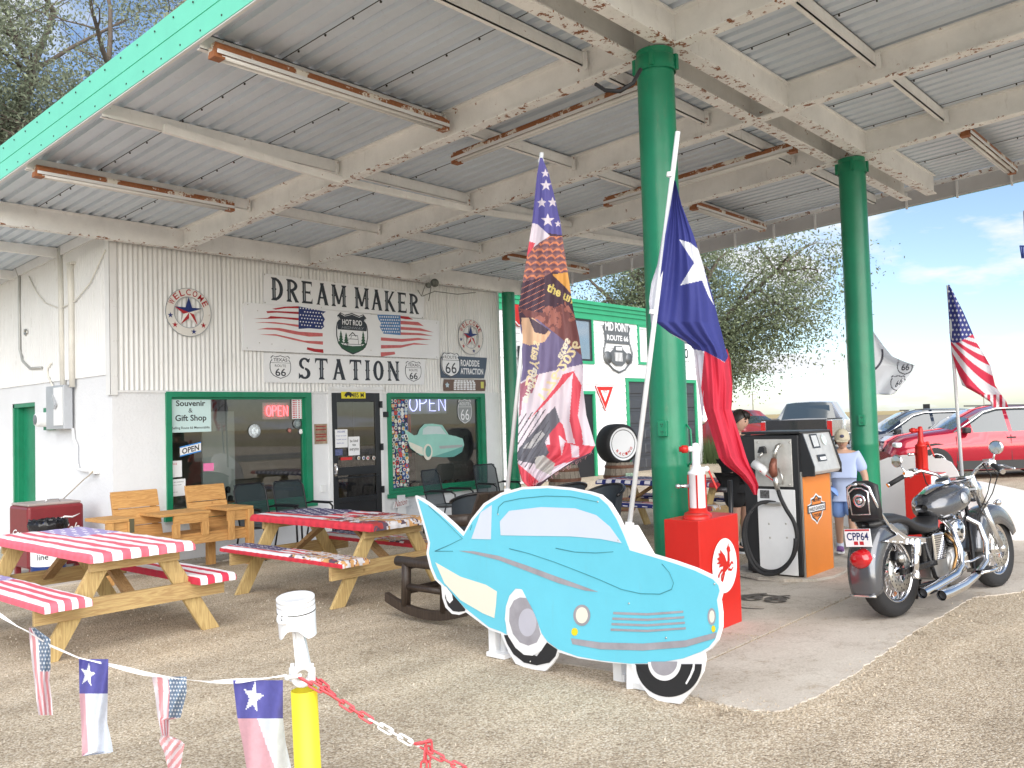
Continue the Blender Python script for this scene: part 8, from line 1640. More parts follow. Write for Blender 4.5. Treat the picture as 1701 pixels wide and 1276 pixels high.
# ------------------------------------------------------------------ people
def skinmesh(verts, edges, radii, sub=2, root=0):
    me = bpy.data.meshes.new('sk'); me.from_pydata(verts, edges, []); ob = bpy.data.objects.new('sk', me); COL.objects.link(ob)
    ob.modifiers.new('s', 'SKIN').use_smooth_shade = True
    for i, r in enumerate(radii):
        sv = me.skin_vertices[0].data[i]; sv.radius = (r, r) if not isinstance(r, tuple) else r; sv.use_root = (i == root)
    sb_ = ob.modifiers.new('u', 'SUBSURF'); sb_.levels = sub; sb_.render_levels = sub
    dg = bpy.context.evaluated_depsgraph_get(); m2 = bpy.data.meshes.new_from_object(ob.evaluated_get(dg)); v = [tuple(x.co) for x in m2.vertices]; f = [tuple(p.vertices) for p in m2.polygons]
    bpy.data.objects.remove(ob); bpy.data.meshes.remove(me); bpy.data.meshes.remove(m2); return v, f
def human(name_label, loc, rz, H, J, skin, shirt, shorts, shoe, sole, sock, girth=1., hair=None, group=None, cap=None, sleeve=.55):
    """J: joint positions for unit height, x = facing direction, y = left"""
    t = thing('person', name_label, 'person', loc, group, rotz=rz); ORG[t.name] = None
    V = lambda k: Vector(J[k])*H
    names = ['pel', 'bel', 'chest', 'neck', 'head0', 'shL', 'elL', 'wrL', 'palL', 'shR', 'elR', 'wrR', 'palR', 'hiL', 'knL', 'anL', 'toL', 'hiR', 'knR', 'anR', 'toR']
    R = dict(pel=.082*girth, bel=.078*girth, chest=.082*girth, neck=.034, head0=.036, sh=.042, el=.027, wr=.017, pal=.022, hi=.062*girth, kn=.036, an=.023, to=.022)
    vs = [V(n) for n in names]; rs = [R[n[:-1] if n[-1] in 'LR' else n]*H for n in names]
    E = [(0, 1), (1, 2), (2, 3), (3, 4), (2, 5), (5, 6), (6, 7), (7, 8), (2, 9), (9, 10), (10, 11), (11, 12), (0, 13), (13, 14), (14, 15), (15, 16), (0, 17), (17, 18), (18, 19), (19, 20)]
    v, f = skinmesh(vs, E, rs); b = MB(True); b.add(v, f, 0, True)
    for s in 'LR':       # fingers and thumb
        pal = V('pal'+s); wr = V('wr'+s); d = (pal-wr).normalized(); side = Vector((1, 0, 0)) if abs(d.x) < .7 else Vector((0, 0, 1)); side = (side-d*side.dot(d)).normalized(); nrm = d.cross(side)
        for k in range(4):
            o = pal+side*(.0125*(1.5-k))*H*.8; L_ = (.046, .052, .049, .038)[k]*H; curl = nrm*(.35 if s == 'L' else -.35)
            b.tube([o, o+d*L_*.5+curl*L_*.1, o+(d*.8+curl)*L_*.85, o+(d*.75+curl*1.6)*L_], [.0062*H, .0058*H, .0052*H, .004*H], 6)
        o = wr.lerp(pal, .4)+side*.014*H; b.tube([o, o+(d+side)*.018*H, o+(d*1.3+side*.8)*.030*H], [.007*H, .0062*H, .0045*H], 6)
    hc = V('head'); hr = .062*H; fd = Vector(J['look']).normalized(); up = Vector((0, 0, 1)); up = (up-fd*up.dot(fd)).normalized(); lf = up.cross(fd)
    def hp_(x, y, z): return hc+(fd*x+lf*y+up*z)*hr
    # head with jaw, nose, ears
    n, m_ = 18, 14; hv = []
    for j in range(m_+1):
        th = math.pi*j/m_
        for k in range(n):
            a = 2*math.pi*k/n; x, y, z = math.sin(th)*math.cos(a), math.sin(th)*math.sin(a), math.cos(th)
            jaw = max(0, -z); X = x*(1.0-.12*jaw) + .10*jaw*(x > 0); Y = y*.80*(1-.30*jaw**1.5); Z = z*1.22
            nose = math.exp(-((y/.16)**2+((z+.12)/.16)**2))*.20*(x > .5); brow = math.exp(-((z-.12)/.09)**2)*.03*(x > .4); eye = -.05*math.exp(-(((abs(y)-.33)/.14)**2+((z-.0)/.10)**2))*(x > .4); lip = math.exp(-((y/.24)**2+((z+.50)/.06)**2))*.05*(x > .3); chin = math.exp(-((y/.25)**2+((z+.82)/.14)**2))*.07*(x > 0)
            hv.append(hp_(X+nose+brow+eye+lip+chin, Y, Z))
    b.add(hv, [(j*n+k, j*n+(k+1) % n, (j+1)*n+(k+1) % n, (j+1)*n+k) for j in range(m_) for k in range(n)], 0, True)
    for s in (-1, 1): b.ball(hp_(-.05, s*.82, -.08), hr*.2, 8, 6, 0, (.7, .4, 1.2))
    o = b.build('body', skin, t)
    b = MB(); 
    for s in (-1, 1): b.ball(hp_(.86, s*.31, .02), hr*.10, 8, 6)
    b.build('eyes', mat('eye_dark', (.05, .03, .02), .2), t, kind='stuff')
    b = MB(); b.tube([hp_(.90, .24, -.60), hp_(.97, 0, -.59), hp_(.90, -.24, -.60)], hr*.035, 6); b.build('mouth', mat('lip', (.45, .16, .14), .5), t)
    for s in (-1, 1): b = MB(); b.tube([hp_(.90, s*.16, .24), hp_(.90, s*.34, .29), hp_(.76, s*.50, .22)], hr*.04, 6); b.build('eyebrow', hair or mat('brown_hair', (.10, .06, .035), .7), t)
    # clothing
    g = 1.18; e = .010*H
    v, f = skinmesh([V('pel')+Vector((0, 0, -.045*H)), V('pel'), V('bel'), V('chest'), V('chest')+Vector((0, 0, .045*H)), V('shL'), V('shL').lerp(V('elL'), sleeve*.6), V('shL').lerp(V('elL'), sleeve+.3), V('shR'), V('shR').lerp(V('elR'), sleeve*.6), V('shR').lerp(V('elR'), sleeve+.3)],
                    [(0, 1), (1, 2), (2, 3), (3, 4), (3, 5), (5, 6), (6, 7), (3, 8), (8, 9), (9, 10)], [.088*girth*H, .096*girth*H, .094*girth*H, .094*girth*H, .05*H, .054*H, .050*H, .048*H, .054*H, .050*H, .048*H], 2, 1)
    b = MB(); b.add(v, f, 0, True); b.build('t_shirt', shirt, t)
    v, f = skinmesh([V('pel')+Vector((0, 0, .02*H)), V('hiL'), V('hiL').lerp(V('knL'), .5), V('hiL').lerp(V('knL'), .92), V('hiR'), V('hiR').lerp(V('knR'), .5), V('hiR').lerp(V('knR'), .92)], [(0, 1), (1, 2), (2, 3), (0, 4), (4, 5), (5, 6)], [.090*girth*H, .076*girth*H, .070*girth*H, .062*girth*H, .076*girth*H, .070*girth*H, .062*girth*H])
    b = MB(); b.add(v, f, 0, True); b.build('shorts', shorts, t)
    for s in 'LR':
        an, to = V('an'+s), V('to'+s); d = (to-an); d.z = 0; d.normalize(); q = Vector((-d.y, d.x, 0)); b = MB(); secs = []
        base = an.z-.035*H; vs = []; prof = [(-.035, .022, .045), (-.02, .028, .052), (.01, .029, .050), (.045, .030, .034), (.085, .028, .024), (.108, .014, .016)]
        for (x, w, h) in prof:
            for k in range(10): a = math.pi*k/9; vs.append(an+d*x*H+q*math.cos(a)*w*H+Vector((0, 0, -.033*H+h*H*math.sin(a)**.7)))
        b.add(vs, [(j*10+k, j*10+k+1, (j+1)*10+k+1, (j+1)*10+k) for j in range(5) for k in range(9)]+[tuple(range(10)), tuple(range(59, 49, -1))], 0, True); sh = b.build('shoe', shoe, t)
        b = MB(); pts = [an+d*x*H+q*w*1.08*H*sg+Vector((0, 0, -.042*H)) for sg in (1, -1) for (x, w, h) in (prof if sg == 1 else prof[::-1])]; b.prism(pts, (0, 0, .014*H)); b.build('sole', sole, sh)
        b = MB(); kn = V('kn'+s); b.tube([an+Vector((0, 0, -.01*H)), an.lerp(kn, .16)], [.030*H, .027*H], 14); b.build('sock', sock, t)
    if hair and not cap:
        b = MB(); nn, mm = 22, 12; hv = []
        for j in range(mm+1):
            th = (math.pi*.64)*j/mm
            for k in range(nn):
                a = 2*math.pi*k/nn; ca = math.cos(a); front = max(0, ca); th2 = th*(1-.52*front**.8) ; rr = 1.09+.04*math.sin(a*7+j); hv.append(hp_(math.sin(th2)*math.cos(a)*rr*1.0, math.sin(th2)*math.sin(a)*rr*.88, math.cos(th2)*rr*1.16-.02))
        b.add(hv, [(j*nn+k, j*nn+(k+1) % nn, (j+1)*nn+(k+1) % nn, (j+1)*nn+k) for j in range(mm) for k in range(nn)], 0, True)
        for k in range(26):
            y = -.6+1.2*k/25; b.tube([hp_(.35, y*.7, 1.10), hp_(.80, y*.95, .84), hp_(.94, y*.95+.05, .34+random.uniform(-.12, .10))], [hr*.10, hr*.11, hr*.03], 5)
        b.build('hair', hair, t)
    if cap:
        b = MB(); nn = 22; hv = []
        for j in range(9):
            th = math.pi*.52*j/8
            for k in range(nn): a = 2*math.pi*k/nn; hv.append(hp_(math.sin(th)*math.cos(a)*1.12, math.sin(th)*math.sin(a)*.96, math.cos(th)*1.30+.10))
        b.add(hv, [(j*nn+k, j*nn+(k+1) % nn, (j+1)*nn+(k+1) % nn, (j+1)*nn+k) for j in range(8) for k in range(nn)], 0, True); c_ = b.build('cap', cap, t)
        b = MB(); b.grid(lambda u, v: hp_(1.0+.75*v*math.sin(math.pi*(.12+.76*u))**.6, .72*(1-2*u), .16-.16*v), 12, 4); bb_ = b.build('cap_brim', cap, c_); md = bb_.modifiers.new('s', 'SOLIDIFY'); md.thickness = .006
        b = MB(); b.ball(hp_(1.10, 0, .62), hr*.26, 10, 8, 0, (.3, 1, .8)); b.build('cap_patch', mat('dark_patch', (.06, .06, .12), .6), c_)
        b = MB(); hv = []
        for j in range(5):
            for k in range(14): a = math.pi*.45+2*math.pi*.55*k/13; hv.append(hp_(math.cos(a)*1.06, math.sin(a)*.88, .15-.22*j))
        b.add(hv, [(j*14+k, j*14+k+1, (j+1)*14+k+1, (j+1)*14+k) for j in range(4) for k in range(13)], 0, True); b.build('hair', mat('brown_hair', (.10, .06, .035), .7), t)
    return t
SKN = mat('light_skin', (.56, .34, .25), .5, var=.05); SK2 = mat('tanned_skin', (.50, .30, .21), .5, var=.05)
J0 = dict(pel=(0, 0, .53), bel=(.005, 0, .62), chest=(0, 0, .74), neck=(-.003, 0, .83), head0=(.005, 0, .87), head=(.012, 0, .925), look=(1, 0, 0),
          shL=(0, .105, .79), elL=(-.01, .135, .62), wrL=(.02, .145, .48), palL=(.03, .145, .44), shR=(0, -.105, .79), elR=(-.01, -.135, .62), wrR=(.02, -.145, .48), palR=(.03, -.145, .44),
          hiL=(0, .055, .50), knL=(.01, .06, .28), anL=(-.005, .065, .045), toL=(.07, .07, .02), hiR=(0, -.055, .50), knR=(.01, -.06, .28), anR=(-.005, -.065, .045), toR=(.07, -.07, .02))
def pose(**k): j = dict(J0); j.update(k); return j
pb_ = at(1226, 800, 10.2); pb_ = Vector((pb_.x, pb_.y, gz(pb_.y)))
JB = pose(head=(.03, .0, .915), head0=(.015, 0, .865), look=(.93, .15, -.22), elL=(.0, .15, .64), wrL=(.12, .06, .60), palL=(.155, .045, .605), elR=(-.0, -.16, .64), wrR=(.11, -.07, .60), palR=(.145, -.05, .605))
az = math.atan2(-FW[1], -FW[0])
human('teenager with dark hair in black T-shirt and shorts, looking down beside the pump', pb_, az+.75, 1.66, JB, SKN, mat('black_tee', (.012, .012, .014), .85, var=.1), mat('black_shorts', (.012, .012, .014), .85), mat('black_canvas', (.02, .02, .022), .7), PURE, PURE, 1.15, mat('dark_hair', (.018, .014, .012), .45, var=.3))
ph = Vector((0, 0, 0)); b = MB(); fwd_ = Vector((math.cos(az+.75), math.sin(az+.75), 0)); c_ = pb_+Vector((0, 0, .615*1.66))+fwd_*.165*1.66; b.box(c_, (.075, .012, .145), Matrix.Rotation(az+.75+math.pi/2, 3, 'Z') @ Matrix.Rotation(-.5, 3, 'X')); solo(b, 'phone', BLACK, 'dark phone held in both hands by the teenager in black', 'phone', bevel=.004)
pk = at(1402, 800, 9.4); pk = Vector((pk.x, pk.y, gz(pk.y)+.008))
JK = pose(head=(.02, 0, .915), look=(.98, 0, -.15), shR=(-.005, -.10, .785), elR=(-.03, -.155, .63), wrR=(.0, -.16, .485), palR=(.01, -.16, .45), shL=(.005, .10, .785), elL=(.03, .155, .63), wrL=(.08, .16, .50), palL=(.10, .16, .47),
          hiL=(0, .05, .50), knL=(.07, .05, .29), anL=(.06, .05, .05), toL=(.135, .05, .025), hiR=(0, -.05, .50), knR=(-.03, -.05, .27), anR=(-.12, -.05, .06), toR=(-.055, -.05, .02))
human('child in a beige cap, pale blue T-shirt and blue shorts walking behind the fuel pump', pk, az-.35, 1.36, JK, SK2, mat('pale_blue_tee', (.42, .50, .72), .85, var=.06), mat('blue_shorts', (.22, .36, .72), .8, var=.06), mat('purple_shoe', (.20, .09, .28), .6, var=.2), PURE, mat('pale_sock', (.5, .55, .65), .8), .98, mat('brown_hair', (.10, .06, .035), .7), cap=mat('beige_cap', (.50, .45, .34), .8, var=.06))
# ------------------------------------------------------------------ cars
CGL = mat('car_glass', (.035, .05, .06), .04, metal=0., spec=.9, var=.02, coat=1.); CTY = mat('car_tyre', (.016, .016, .018), .75); CRIM = mat('alloy_rim', (.40, .40, .42), .3, metal=.9); CLAD = mat('black_cladding', (.025, .026, .028), .6)
def vehicle(name, label, cat, loc, rz, paint, S_, wheels, wr, W_, glass, pill, doors=(), lights=(), clad=True, low=.28, group=None, extra=None):
    """S_: stations (x, roof/hood z, belt z, roof half width, belt half width); glass: list of (x0,x1) side windows; pill: unused"""
    t = thing(name, label, cat, loc, group, rotz=rz); ORG[t.name] = None
    b = MB(); rows = []
    for (x, zt, zb, wt, wb) in S_:
        rows.append([(x, 0, zt+.015), (x, wt*.6, zt+.006), (x, wt, zt-.02), (x, wb, zb), (x, wb+.03, (zb*.6+low*.4)), (x, wb+.015, low+.05), (x, wb-.04, low-.04)])
    n = len(S_); k = 7; vs = [p for r in rows for p in r]+[(p[0], -p[1], p[2]) for r in rows for p in r]; m_ = n*k; fs = []; ms = []
    for i in range(n-1):
        for j in range(k-1):
            cabin = S_[i][1]-S_[i][2] > .12 or S_[i+1][1]-S_[i+1][2] > .12; g = 0
            both = S_[i][1]-S_[i][2] > .25 and S_[i+1][1]-S_[i+1][2] > .25
            if j == 2 and both: g = 1 if any(a <= min(S_[i][0], S_[i+1][0])+1e-4 and max(S_[i][0], S_[i+1][0]) <= c+1e-4 for a, c in glass) else 0
            if j in (0, 1) and cabin and not both: g = 2
            if j == 2 and cabin and not both: g = 1 if any(a <= min(S_[i][0], S_[i+1][0])+1e-4 and max(S_[i][0], S_[i+1][0]) <= c+1e-4 for a, c in glass) else 0
            for s in (0, 1): a = s*m_+i*k+j; fs.append((a, a+1, a+k+1, a+k)); ms.append(1+.5*s if g == 1 else (2.5 if g == 2 and S_[i][0] < 0 else g))
    for mi_, nm, mm in ((0, 'body', paint), (1, 'side_window', CGL), (1.5, 'side_window', CGL), (2, 'windscreen', CGL), (2.5, 'rear_window', CGL)):
        sel = [f for f, g in zip(fs, ms) if g == mi_]
        if not sel: continue
        b = MB(); used = sorted({i for f in sel for i in f}); mp = {i: q for q, i in enumerate(used)}; b.add([vs[i] for i in used], [tuple(mp[i] for i in f) for f in sel], 0, True)
        if mi_ == 0:
            for end in (0, n-1):
                r = rows[end]; b.add(r+[(p[0], -p[1], p[2]) for p in r[::-1]], [tuple(range(2*k))], 0, False)
            b.bx(S_[-1][0]+.02, S_[0][0]-.02, -W_/2+.12, W_/2-.12, low-.08, low)
        o = b.build(nm, mm, t)
        if mi_ == 0: md = o.modifiers.new('w', 'WELD'); md.merge_threshold = .001
    for wx in wheels:
        for s in (-1, 1):
            y = s*(W_/2-.10); b = MB(); b.lathe([(wr*.62, -.11), (wr*.92, -.115), (wr, -.08), (wr, .08), (wr*.92, .115), (wr*.62, .11)], (wx, y, wr), 28, (0, 1, 0)); w = b.build('wheel', CTY, t)
            b = MB(); b.lathe([(wr*.64, .06), (wr*.60, .10), (wr*.55, .06)], (wx, y, wr), 24, (0, s, 0))
            for q in range(5):
                a = q*1.2566; b.bar((wx+math.cos(a)*wr*.08, y+s*.09, wr+math.sin(a)*wr*.08), (wx+math.cos(a)*wr*.60, y+s*.085, wr+math.sin(a)*wr*.60), .05, .03, (0, 1, 0))
            b.build('rim', CRIM, w); b = MB(); b.lathe([(0, .04), (wr*.6, .04)], (wx, y, wr), 20, (0, s, 0)); b.build('brake', BLACK, w)
            b = MB(); nA = 16; vv = []
            for q in range(nA+1): a = math.pi*q/nA; vv += [(wx+math.cos(a)*wr*1.10, s*(W_/2+.005), wr+math.sin(a)*wr*1.10), (wx+math.cos(a)*wr*(1.24 if clad else 1.14), s*(W_/2+.010), wr+math.sin(a)*wr*(1.24 if clad else 1.14))]
            b.add(vv, [(2*q, 2*q+1, 2*q+3, 2*q+2) for q in range(nA)], 0, True); b.build('wheel_arch', CLAD if clad else BLACK, t)
            b = MB(); b.add([(wx+math.cos(a)*wr*1.11, s*(W_/2+.002), wr+math.sin(a)*wr*1.11) for a in [math.pi*q/16-.25*(q == 0)+.25*(q == 16) for q in range(17)]], [tuple(range(17))], 0, False); b.build('wheel_well', BLACK, t)
            b = MB(); b.lathe([(wr*.62, .108), (wr*.93, .112), (wr, .09)], (wx, y+s*.012, wr), 28, (0, s, 0)); b.lathe([(wr*.62, .11), (wr*.58, .112), (wr*.05, .10), (0, .10)], (wx, y+s*.01, wr), 28, (0, s, 0), 0); b.build('tyre_face', CTY, w)
            b = MB()
            for q in range(10):
                a = q*.628; b.bar((wx+math.cos(a)*wr*.06, y+s*.135, wr+math.sin(a)*wr*.06), (wx+math.cos(a)*wr*.58, y+s*.128, wr+math.sin(a)*wr*.58), .035, .02, (0, 1, 0))
            b.lathe([(wr*.56, .125), (wr*.60, .13), (wr*.62, .12)], (wx, y, wr), 24, (0, s, 0)); b.build('alloy_spokes', CRIM, w)
    if clad:
        for s in (-1, 1): b = MB(); b.bx(wheels[1]+wr*1.2, wheels[0]-wr*1.2, s*(W_/2-.02), s*(W_/2+.012), low-.06, low+.14); b.build('sill', CLAD, t)
    for dx_ in doors:
        for s in (-1, 1): b = MB(); b.bx(dx_-.005, dx_+.005, s*(W_/2+.012), s*(W_/2+.016), low+.12, doors_z); b.build('door_gap', BLACK, t)
    for (x, y, z, sx, sy, sz, m, nm) in lights:
        for s in (-1, 1): b = MB(); b.box((x, s*y, z), (sx, sy, sz)); b.build(nm, m, t, bevel=min(sx, sy, sz)*.3)
    if extra: extra(t)
    return t
doors_z = .98
HLM = mat('headlamp_glass', (.65, .68, .7), .1, coat=1.); TLM = mat('tail_lamp', (.42, .01, .01), .15, coat=1.)
SUVR = mat('metallic_red', (.40, .008, .03), .2, metal=.35, var=.03, coat=1.)
SUV = [(2.32, .62, .58, .45, .62), (2.26, .86, .78, .66, .82), (2.05, .98, .90, .74, .90), (1.6, 1.06, .98, .78, .92), (1.15, 1.11, 1.02, .80, .93), (1.02, 1.13, 1.03, .78, .93), (.62, 1.38, 1.04, .68, .93), (.30, 1.55, 1.05, .63, .93), (.0, 1.61, 1.05, .62, .93), (-.12, 1.62, 1.05, .62, .93), (-.20, 1.62, 1.05, .62, .93), (-1.0, 1.61, 1.07, .62, .93), (-1.12, 1.60, 1.08, .62, .93), (-1.75, 1.54, 1.12, .60, .92), (-2.0, 1.45, 1.15, .56, .90), (-2.25, 1.05, 1.0, .62, .86), (-2.32, .6, .55, .55, .8)]
def mir(t):
    for s in (-1, 1): b = MB(); b.box((.80, s*1.02, 1.10), (.14, .20, .13)); b.build('wing_mirror', CLAD, t, bevel=.03)
    for s in (-1, 1):
        b = MB(); b.tube([(1.02, s*.87, 1.05), (.62, s*.80, 1.30), (.30, s*.71, 1.50), (.0, s*.68, 1.57), (-.9, s*.68, 1.57), (-1.7, s*.66, 1.50)], .02, 6); b.build('window_trim', CHROME, t)
    for x in (-.05, -1.1):
        for s in (-1, 1): b = MB(); b.box((x-.12 if x > -1 else x-.08, s*.955, .92), (.18, .03, .03)); b.build('door_handle', SUVR if False else CLAD, t)
    for s in (-1, 1): b = MB(); b.bar((.2, s*.60, 1.645), (-1.8, s*.58, 1.60), .03, .03); b.build('roof_rail', CLAD, t)
ps = onZ(1530, 800, gz(6)); ps2 = onZ(1700, 793, gz(4.4)); hd2 = math.atan2(ps.y-ps2.y, ps.x-ps2.x)
c_ = Vector((ps.x, ps.y, 0)); d_ = Vector((math.cos(hd2), math.sin(hd2), 0)); l_ = Vector((-d_.y, d_.x, 0)); sidec = c_-d_*1.80
ctr = sidec+l_*(-.94 if (l_.x < 0) else .94); ctr = sidec+Vector((.94*abs(l_.x)*(1), -.94*abs(l_.y)*0, 0)) if False else sidec+(l_ if l_.dot(Vector((1, 0, 0))) > 0 else -l_)*.94
vehicle('parked_suv', 'shiny dark red SUV parked side-on behind the motorcycle', 'car', (ctr.x, ctr.y, gz(ctr.y)), hd2, SUVR, SUV, (1.45, -1.38), .37, 1.88, [(-.12, .62), (-1.0, -.20), (-1.75, -1.12)], None, (-.16, 1.02-.02, -1.06), [(2.2, .72, .80, .16, .30, .12, HLM, 'headlight')], extra=mir)
DKS = mat('metallic_dark_blue', (.03, .04, .06), .2, metal=.4, coat=1.); c2_ = ctr+d_*.55+(l_ if l_.x > 0 else -l_)*2.9
vehicle('parked_suv', 'dark blue SUV parked just beyond the dark red one', 'car', (c2_.x, c2_.y, gz(c2_.y)), hd2, DKS, [(x, z*1.02, zb, a, c) for (x, z, zb, a, c) in SUV], (1.45, -1.38), .37, 1.88, [(-.12, .62), (-1.0, -.20), (-1.75, -1.12)], None, (-.16, -1.06), [(2.2, .72, .80, .16, .30, .12, HLM, 'headlight')], extra=mir)
# pickups
def pickup(label, loc, rz, paint, gate, group=None, sc=1.):
    PK_ = [(2.85, .75, .70, .6, .85), (2.78, 1.10, 1.02, .78, .93), (2.3, 1.20, 1.12, .84, .97), (1.45, 1.36, 1.27, .86, .98), (1.25, 1.40, 1.30, .84, .98), (.80, 1.68, 1.33, .72, .98), (.55, 1.90, 1.35, .66, .98), (.30, 1.94, 1.36, .66, .98), (.22, 1.94, 1.36, .66, .98), (-.62, 1.93, 1.36, .66, .98), (-.75, 1.91, 1.36, .66, .98), (-.95, 1.42, 1.36, .80, .98)]
    def ex(t):
        for s in (-1, 1): b = MB(); b.bx(-2.85, -.96, s*.86, s*.985, .45, 1.40); b.build('bed_side', paint, t, bevel=.02); b = MB(); b.bx(-2.85, -.96, s*.85, s*.99, 1.40, 1.43); b.build('bed_rail', CLAD, t)
        b = MB(); b.bx(-2.85, -.95, -.86, .86, .6, .66); b.build('bed_floor', CLAD, t)
        b = MB(); b.bx(-2.90, -2.84, -.84, .84, .62, 1.41); g = b.build('tailgate', gate, t, bevel=.015); b = MB(); text(b, 'GMC', (-2.903, .22, 1.0), (0, -.44, 0), (0, 0, .13), .03); b.build('badge', mat('badge_red', (.45, .05, .05), .3), g)
        b = MB(); b.bx(-2.98, -2.86, -.95, .95, .40, .56); b.build('rear_bumper', CHROME, t, bevel=.02)
        for s in (-1, 1):
            b = MB(); b.bx(-2.91, -2.84, s*.85, s*.98, .92, 1.36); b.build('tail_light', TLM, t); b = MB(); b.box((1.05, s*1.12, 1.32), (.16, .22, .24)); b.build('wing_mirror', CHROME, t, bevel=.03)
            b = MB(); b.box((2.80, s*.78, .98), (.10, .34, .18)); b.build('headlight', HLM, t)
        b = MB(); b.bx(2.82, 2.9, -.60, .60, .72, 1.04); b.build('grille', CHROME, t, bevel=.02)
        b = MB(); b.bx(2.80, 2.98, -.95, .95, .48, .66); b.build('front_bumper', CHROME, t, bevel=.03)
        b = MB(); b.bx(-.97, -.93, -.70, .70, 1.30, 1.80); 
        b = MB(); b.add([(-.965, -.66, 1.30), (-.965, .66, 1.30), (-.80, .60, 1.82), (-.80, -.60, 1.82)], [(0, 1, 2, 3)]); b.build('rear_window', CGL, t)
    t = vehicle('pickup_truck', label, 'pickup truck', loc, rz, paint, PK_, (1.85, -1.85), .42, 2.0, [(.22, .80), (-.62, .22)], None, (.26, 1.30, -.66), (), clad=True, low=.42, group=group, extra=ex); return t
SILV = mat('silver_paint', (.50, .51, .54), .25, metal=.5, var=.03, coat=.8)
def carat(px, py, dep): p = at(px, py, dep); return Vector((p.x, p.y, -.14))
fwa = math.atan2(FW[1], FW[0])
pickup('silver pickup truck with a black tailgate seen from behind, beyond the fuel pump', carat(1352, 700, 30.), fwa-.50, SILV, mat('black_tailgate', (.015, .015, .018), .25, coat=1.))
pickup('red pickup truck facing this way beyond the teenager in black', carat(1226, 700, 35.), fwa+math.pi+.55, mat('faded_red_paint', (.42, .06, .07), .3, metal=.2, coat=.6), mat('faded_red_paint', (.42, .06, .07)))
t_ = bpy.data.objects.get('pickup_truck'); t_.scale = (1.09, 1.09, 1.09)
c_ = carat(1212, 700, 52.); vehicle('parked_car', 'white car mostly hidden behind the red pickup truck', 'car', c_, fwa+2.2, mat('white_car_paint', (.6, .62, .64), .25, coat=.8), [(x, z*.92, zb*.92, a, c) for (x, z, zb, a, c) in SUV], (1.45, -1.38), .34, 1.88, [(-.12, .62), (-1.0, -.20), (-1.75, -1.12)], None, (), (), extra=None)
# plain red car-shaped board far behind
rd = at(1378, 730, 29.); rdp = lambda px, py: at(px, py, 29.)
rb = thing('car_shaped_board', 'small bright red board cut out as a car, far behind the child', 'cut-out board', (rd.x, rd.y, -.14))
b = MB(); b.prism([rdp(*q) for q in ((1330, 752), (1331, 727), (1334, 712), (1346, 706), (1356, 704), (1372, 702), (1390, 704), (1402, 716), (1416, 720), (1424, 722), (1425, 745), (1420, 752), (1400, 756), (1350, 757))], Vector(FW)*.02); b.build('red_panel', mat('red_board_paint', (.62, .02, .015), .4), rb)
b = MB(); b.prism([q-Vector(FW)*.01 for q in (rdp(1358, 716), rdp(1364, 708), rdp(1386, 708), rdp(1396, 718), rdp(1376, 716))], Vector(FW)*.004); b.build('windscreen', WSC, rb)
for cx_ in (1349, 1410): b = MB(); b.prism([rdp(*q)-Vector(FW)*.01 for q in el(cx_, 754, 9, 8)], Vector(FW)*.02); b.build('tyre', BLACK, rb)
b = MB(); b.prism([q-Vector(FW)*.01 for q in (rdp(1372, 740), rdp(1418, 736), rdp(1417, 741), rdp(1374, 745))], Vector(FW)*.004); b.build('bumper', GRYP, rb)
# sleepers along the verge
TIE = wood('old_sleeper', (.20, .15, .11), (.12, .09, .065), 0)
for (px_, py_, dep, ln, a_) in ((1415, 791, 21., 2.4, -.3), (1432, 776, 24., 2.4, -.3)):
    p = at(px_, py_, dep); b = MB(); z = gz(p.y); b.box((p.x, p.y, z+.1), (ln, .2, .2), Matrix.Rotation(hd2+math.pi/2*0, 3, 'Z')); solo(b, 'wooden_sleeper', TIE, ['nearer', 'farther'][dep > 22]+' weathered timber sleeper lying beyond the child as a parking kerb', 'sleeper', 'timber sleepers', bevel=.01)
# tiny distant things on the plain
def ppole(px, dep, h, lab):
    p = at(px, 680, dep); t = thing('utility_pole', lab, 'utility pole', (p.x, p.y, -.3), 'distant utility poles'); b = MB(); b.tube([(p.x, p.y, -.3), (p.x, p.y, h)], [.18, .12], 8); b.build('pole', TIE, t); b = MB(); b.bar((p.x-.9, p.y+.9, h-.6), (p.x+.9, p.y-.9, h-.6), .12, .12); b.build('cross_arm', TIE, t)
for px_, dep, lab in ((1635, 420, 'distant utility pole behind the stars and stripes flag'), (1251, 300, 'distant utility pole above the red pickup truck')): ppole(px_, dep, 9, lab)
p = at(1539, 676, 330); t = thing('road_sign', 'tiny dark road sign far out on the plain', 'sign', (p.x, p.y, -.3)); b = MB(); b.box((p.x, p.y, 2.6), (.3, 2.4, 2.0)); b.build('panel', DARK, t); b = MB(); b.tube([(p.x+.2, p.y, -.3), (p.x+.2, p.y, 2)], .12, 6); b.build('leg', DARK, t)
p = at(1170, 690, 300); b = MB(); b.lathe([(3, 0), (3, 5), (0, 6.5)], (p.x, p.y, -.3), 16); solo(b, 'grain_bin', SILV, 'small distant grain bin on the horizon right of the garage', 'grain bin')
p = at(1712, 560, 70.); t = thing('sign_mast', 'pale mast with a dark frame just inside the right photo edge, high against the sky', 'mast', (p.x, p.y, -.2)); b = MB(); b.tube([(p.x, p.y, -.2), at(1707, 430, 70.), at(1703, 350, 70.)], .16, 10); b.build('mast', mat('grey_mast', (.22, .22, .26), .5), t)
q0, q1 = at(1694, 409, 70.), at(1716, 427, 70.); b = MB(); 
for a, c in (((1694, 409), (1720, 409)), ((1697, 428), (1720, 428)), ((1695, 409), (1698, 428)), ((1699, 410), (1700, 428))): b.tube([at(*a, 69.6), at(*c, 69.6)], .07, 6)
b.build('frame', NV, t)
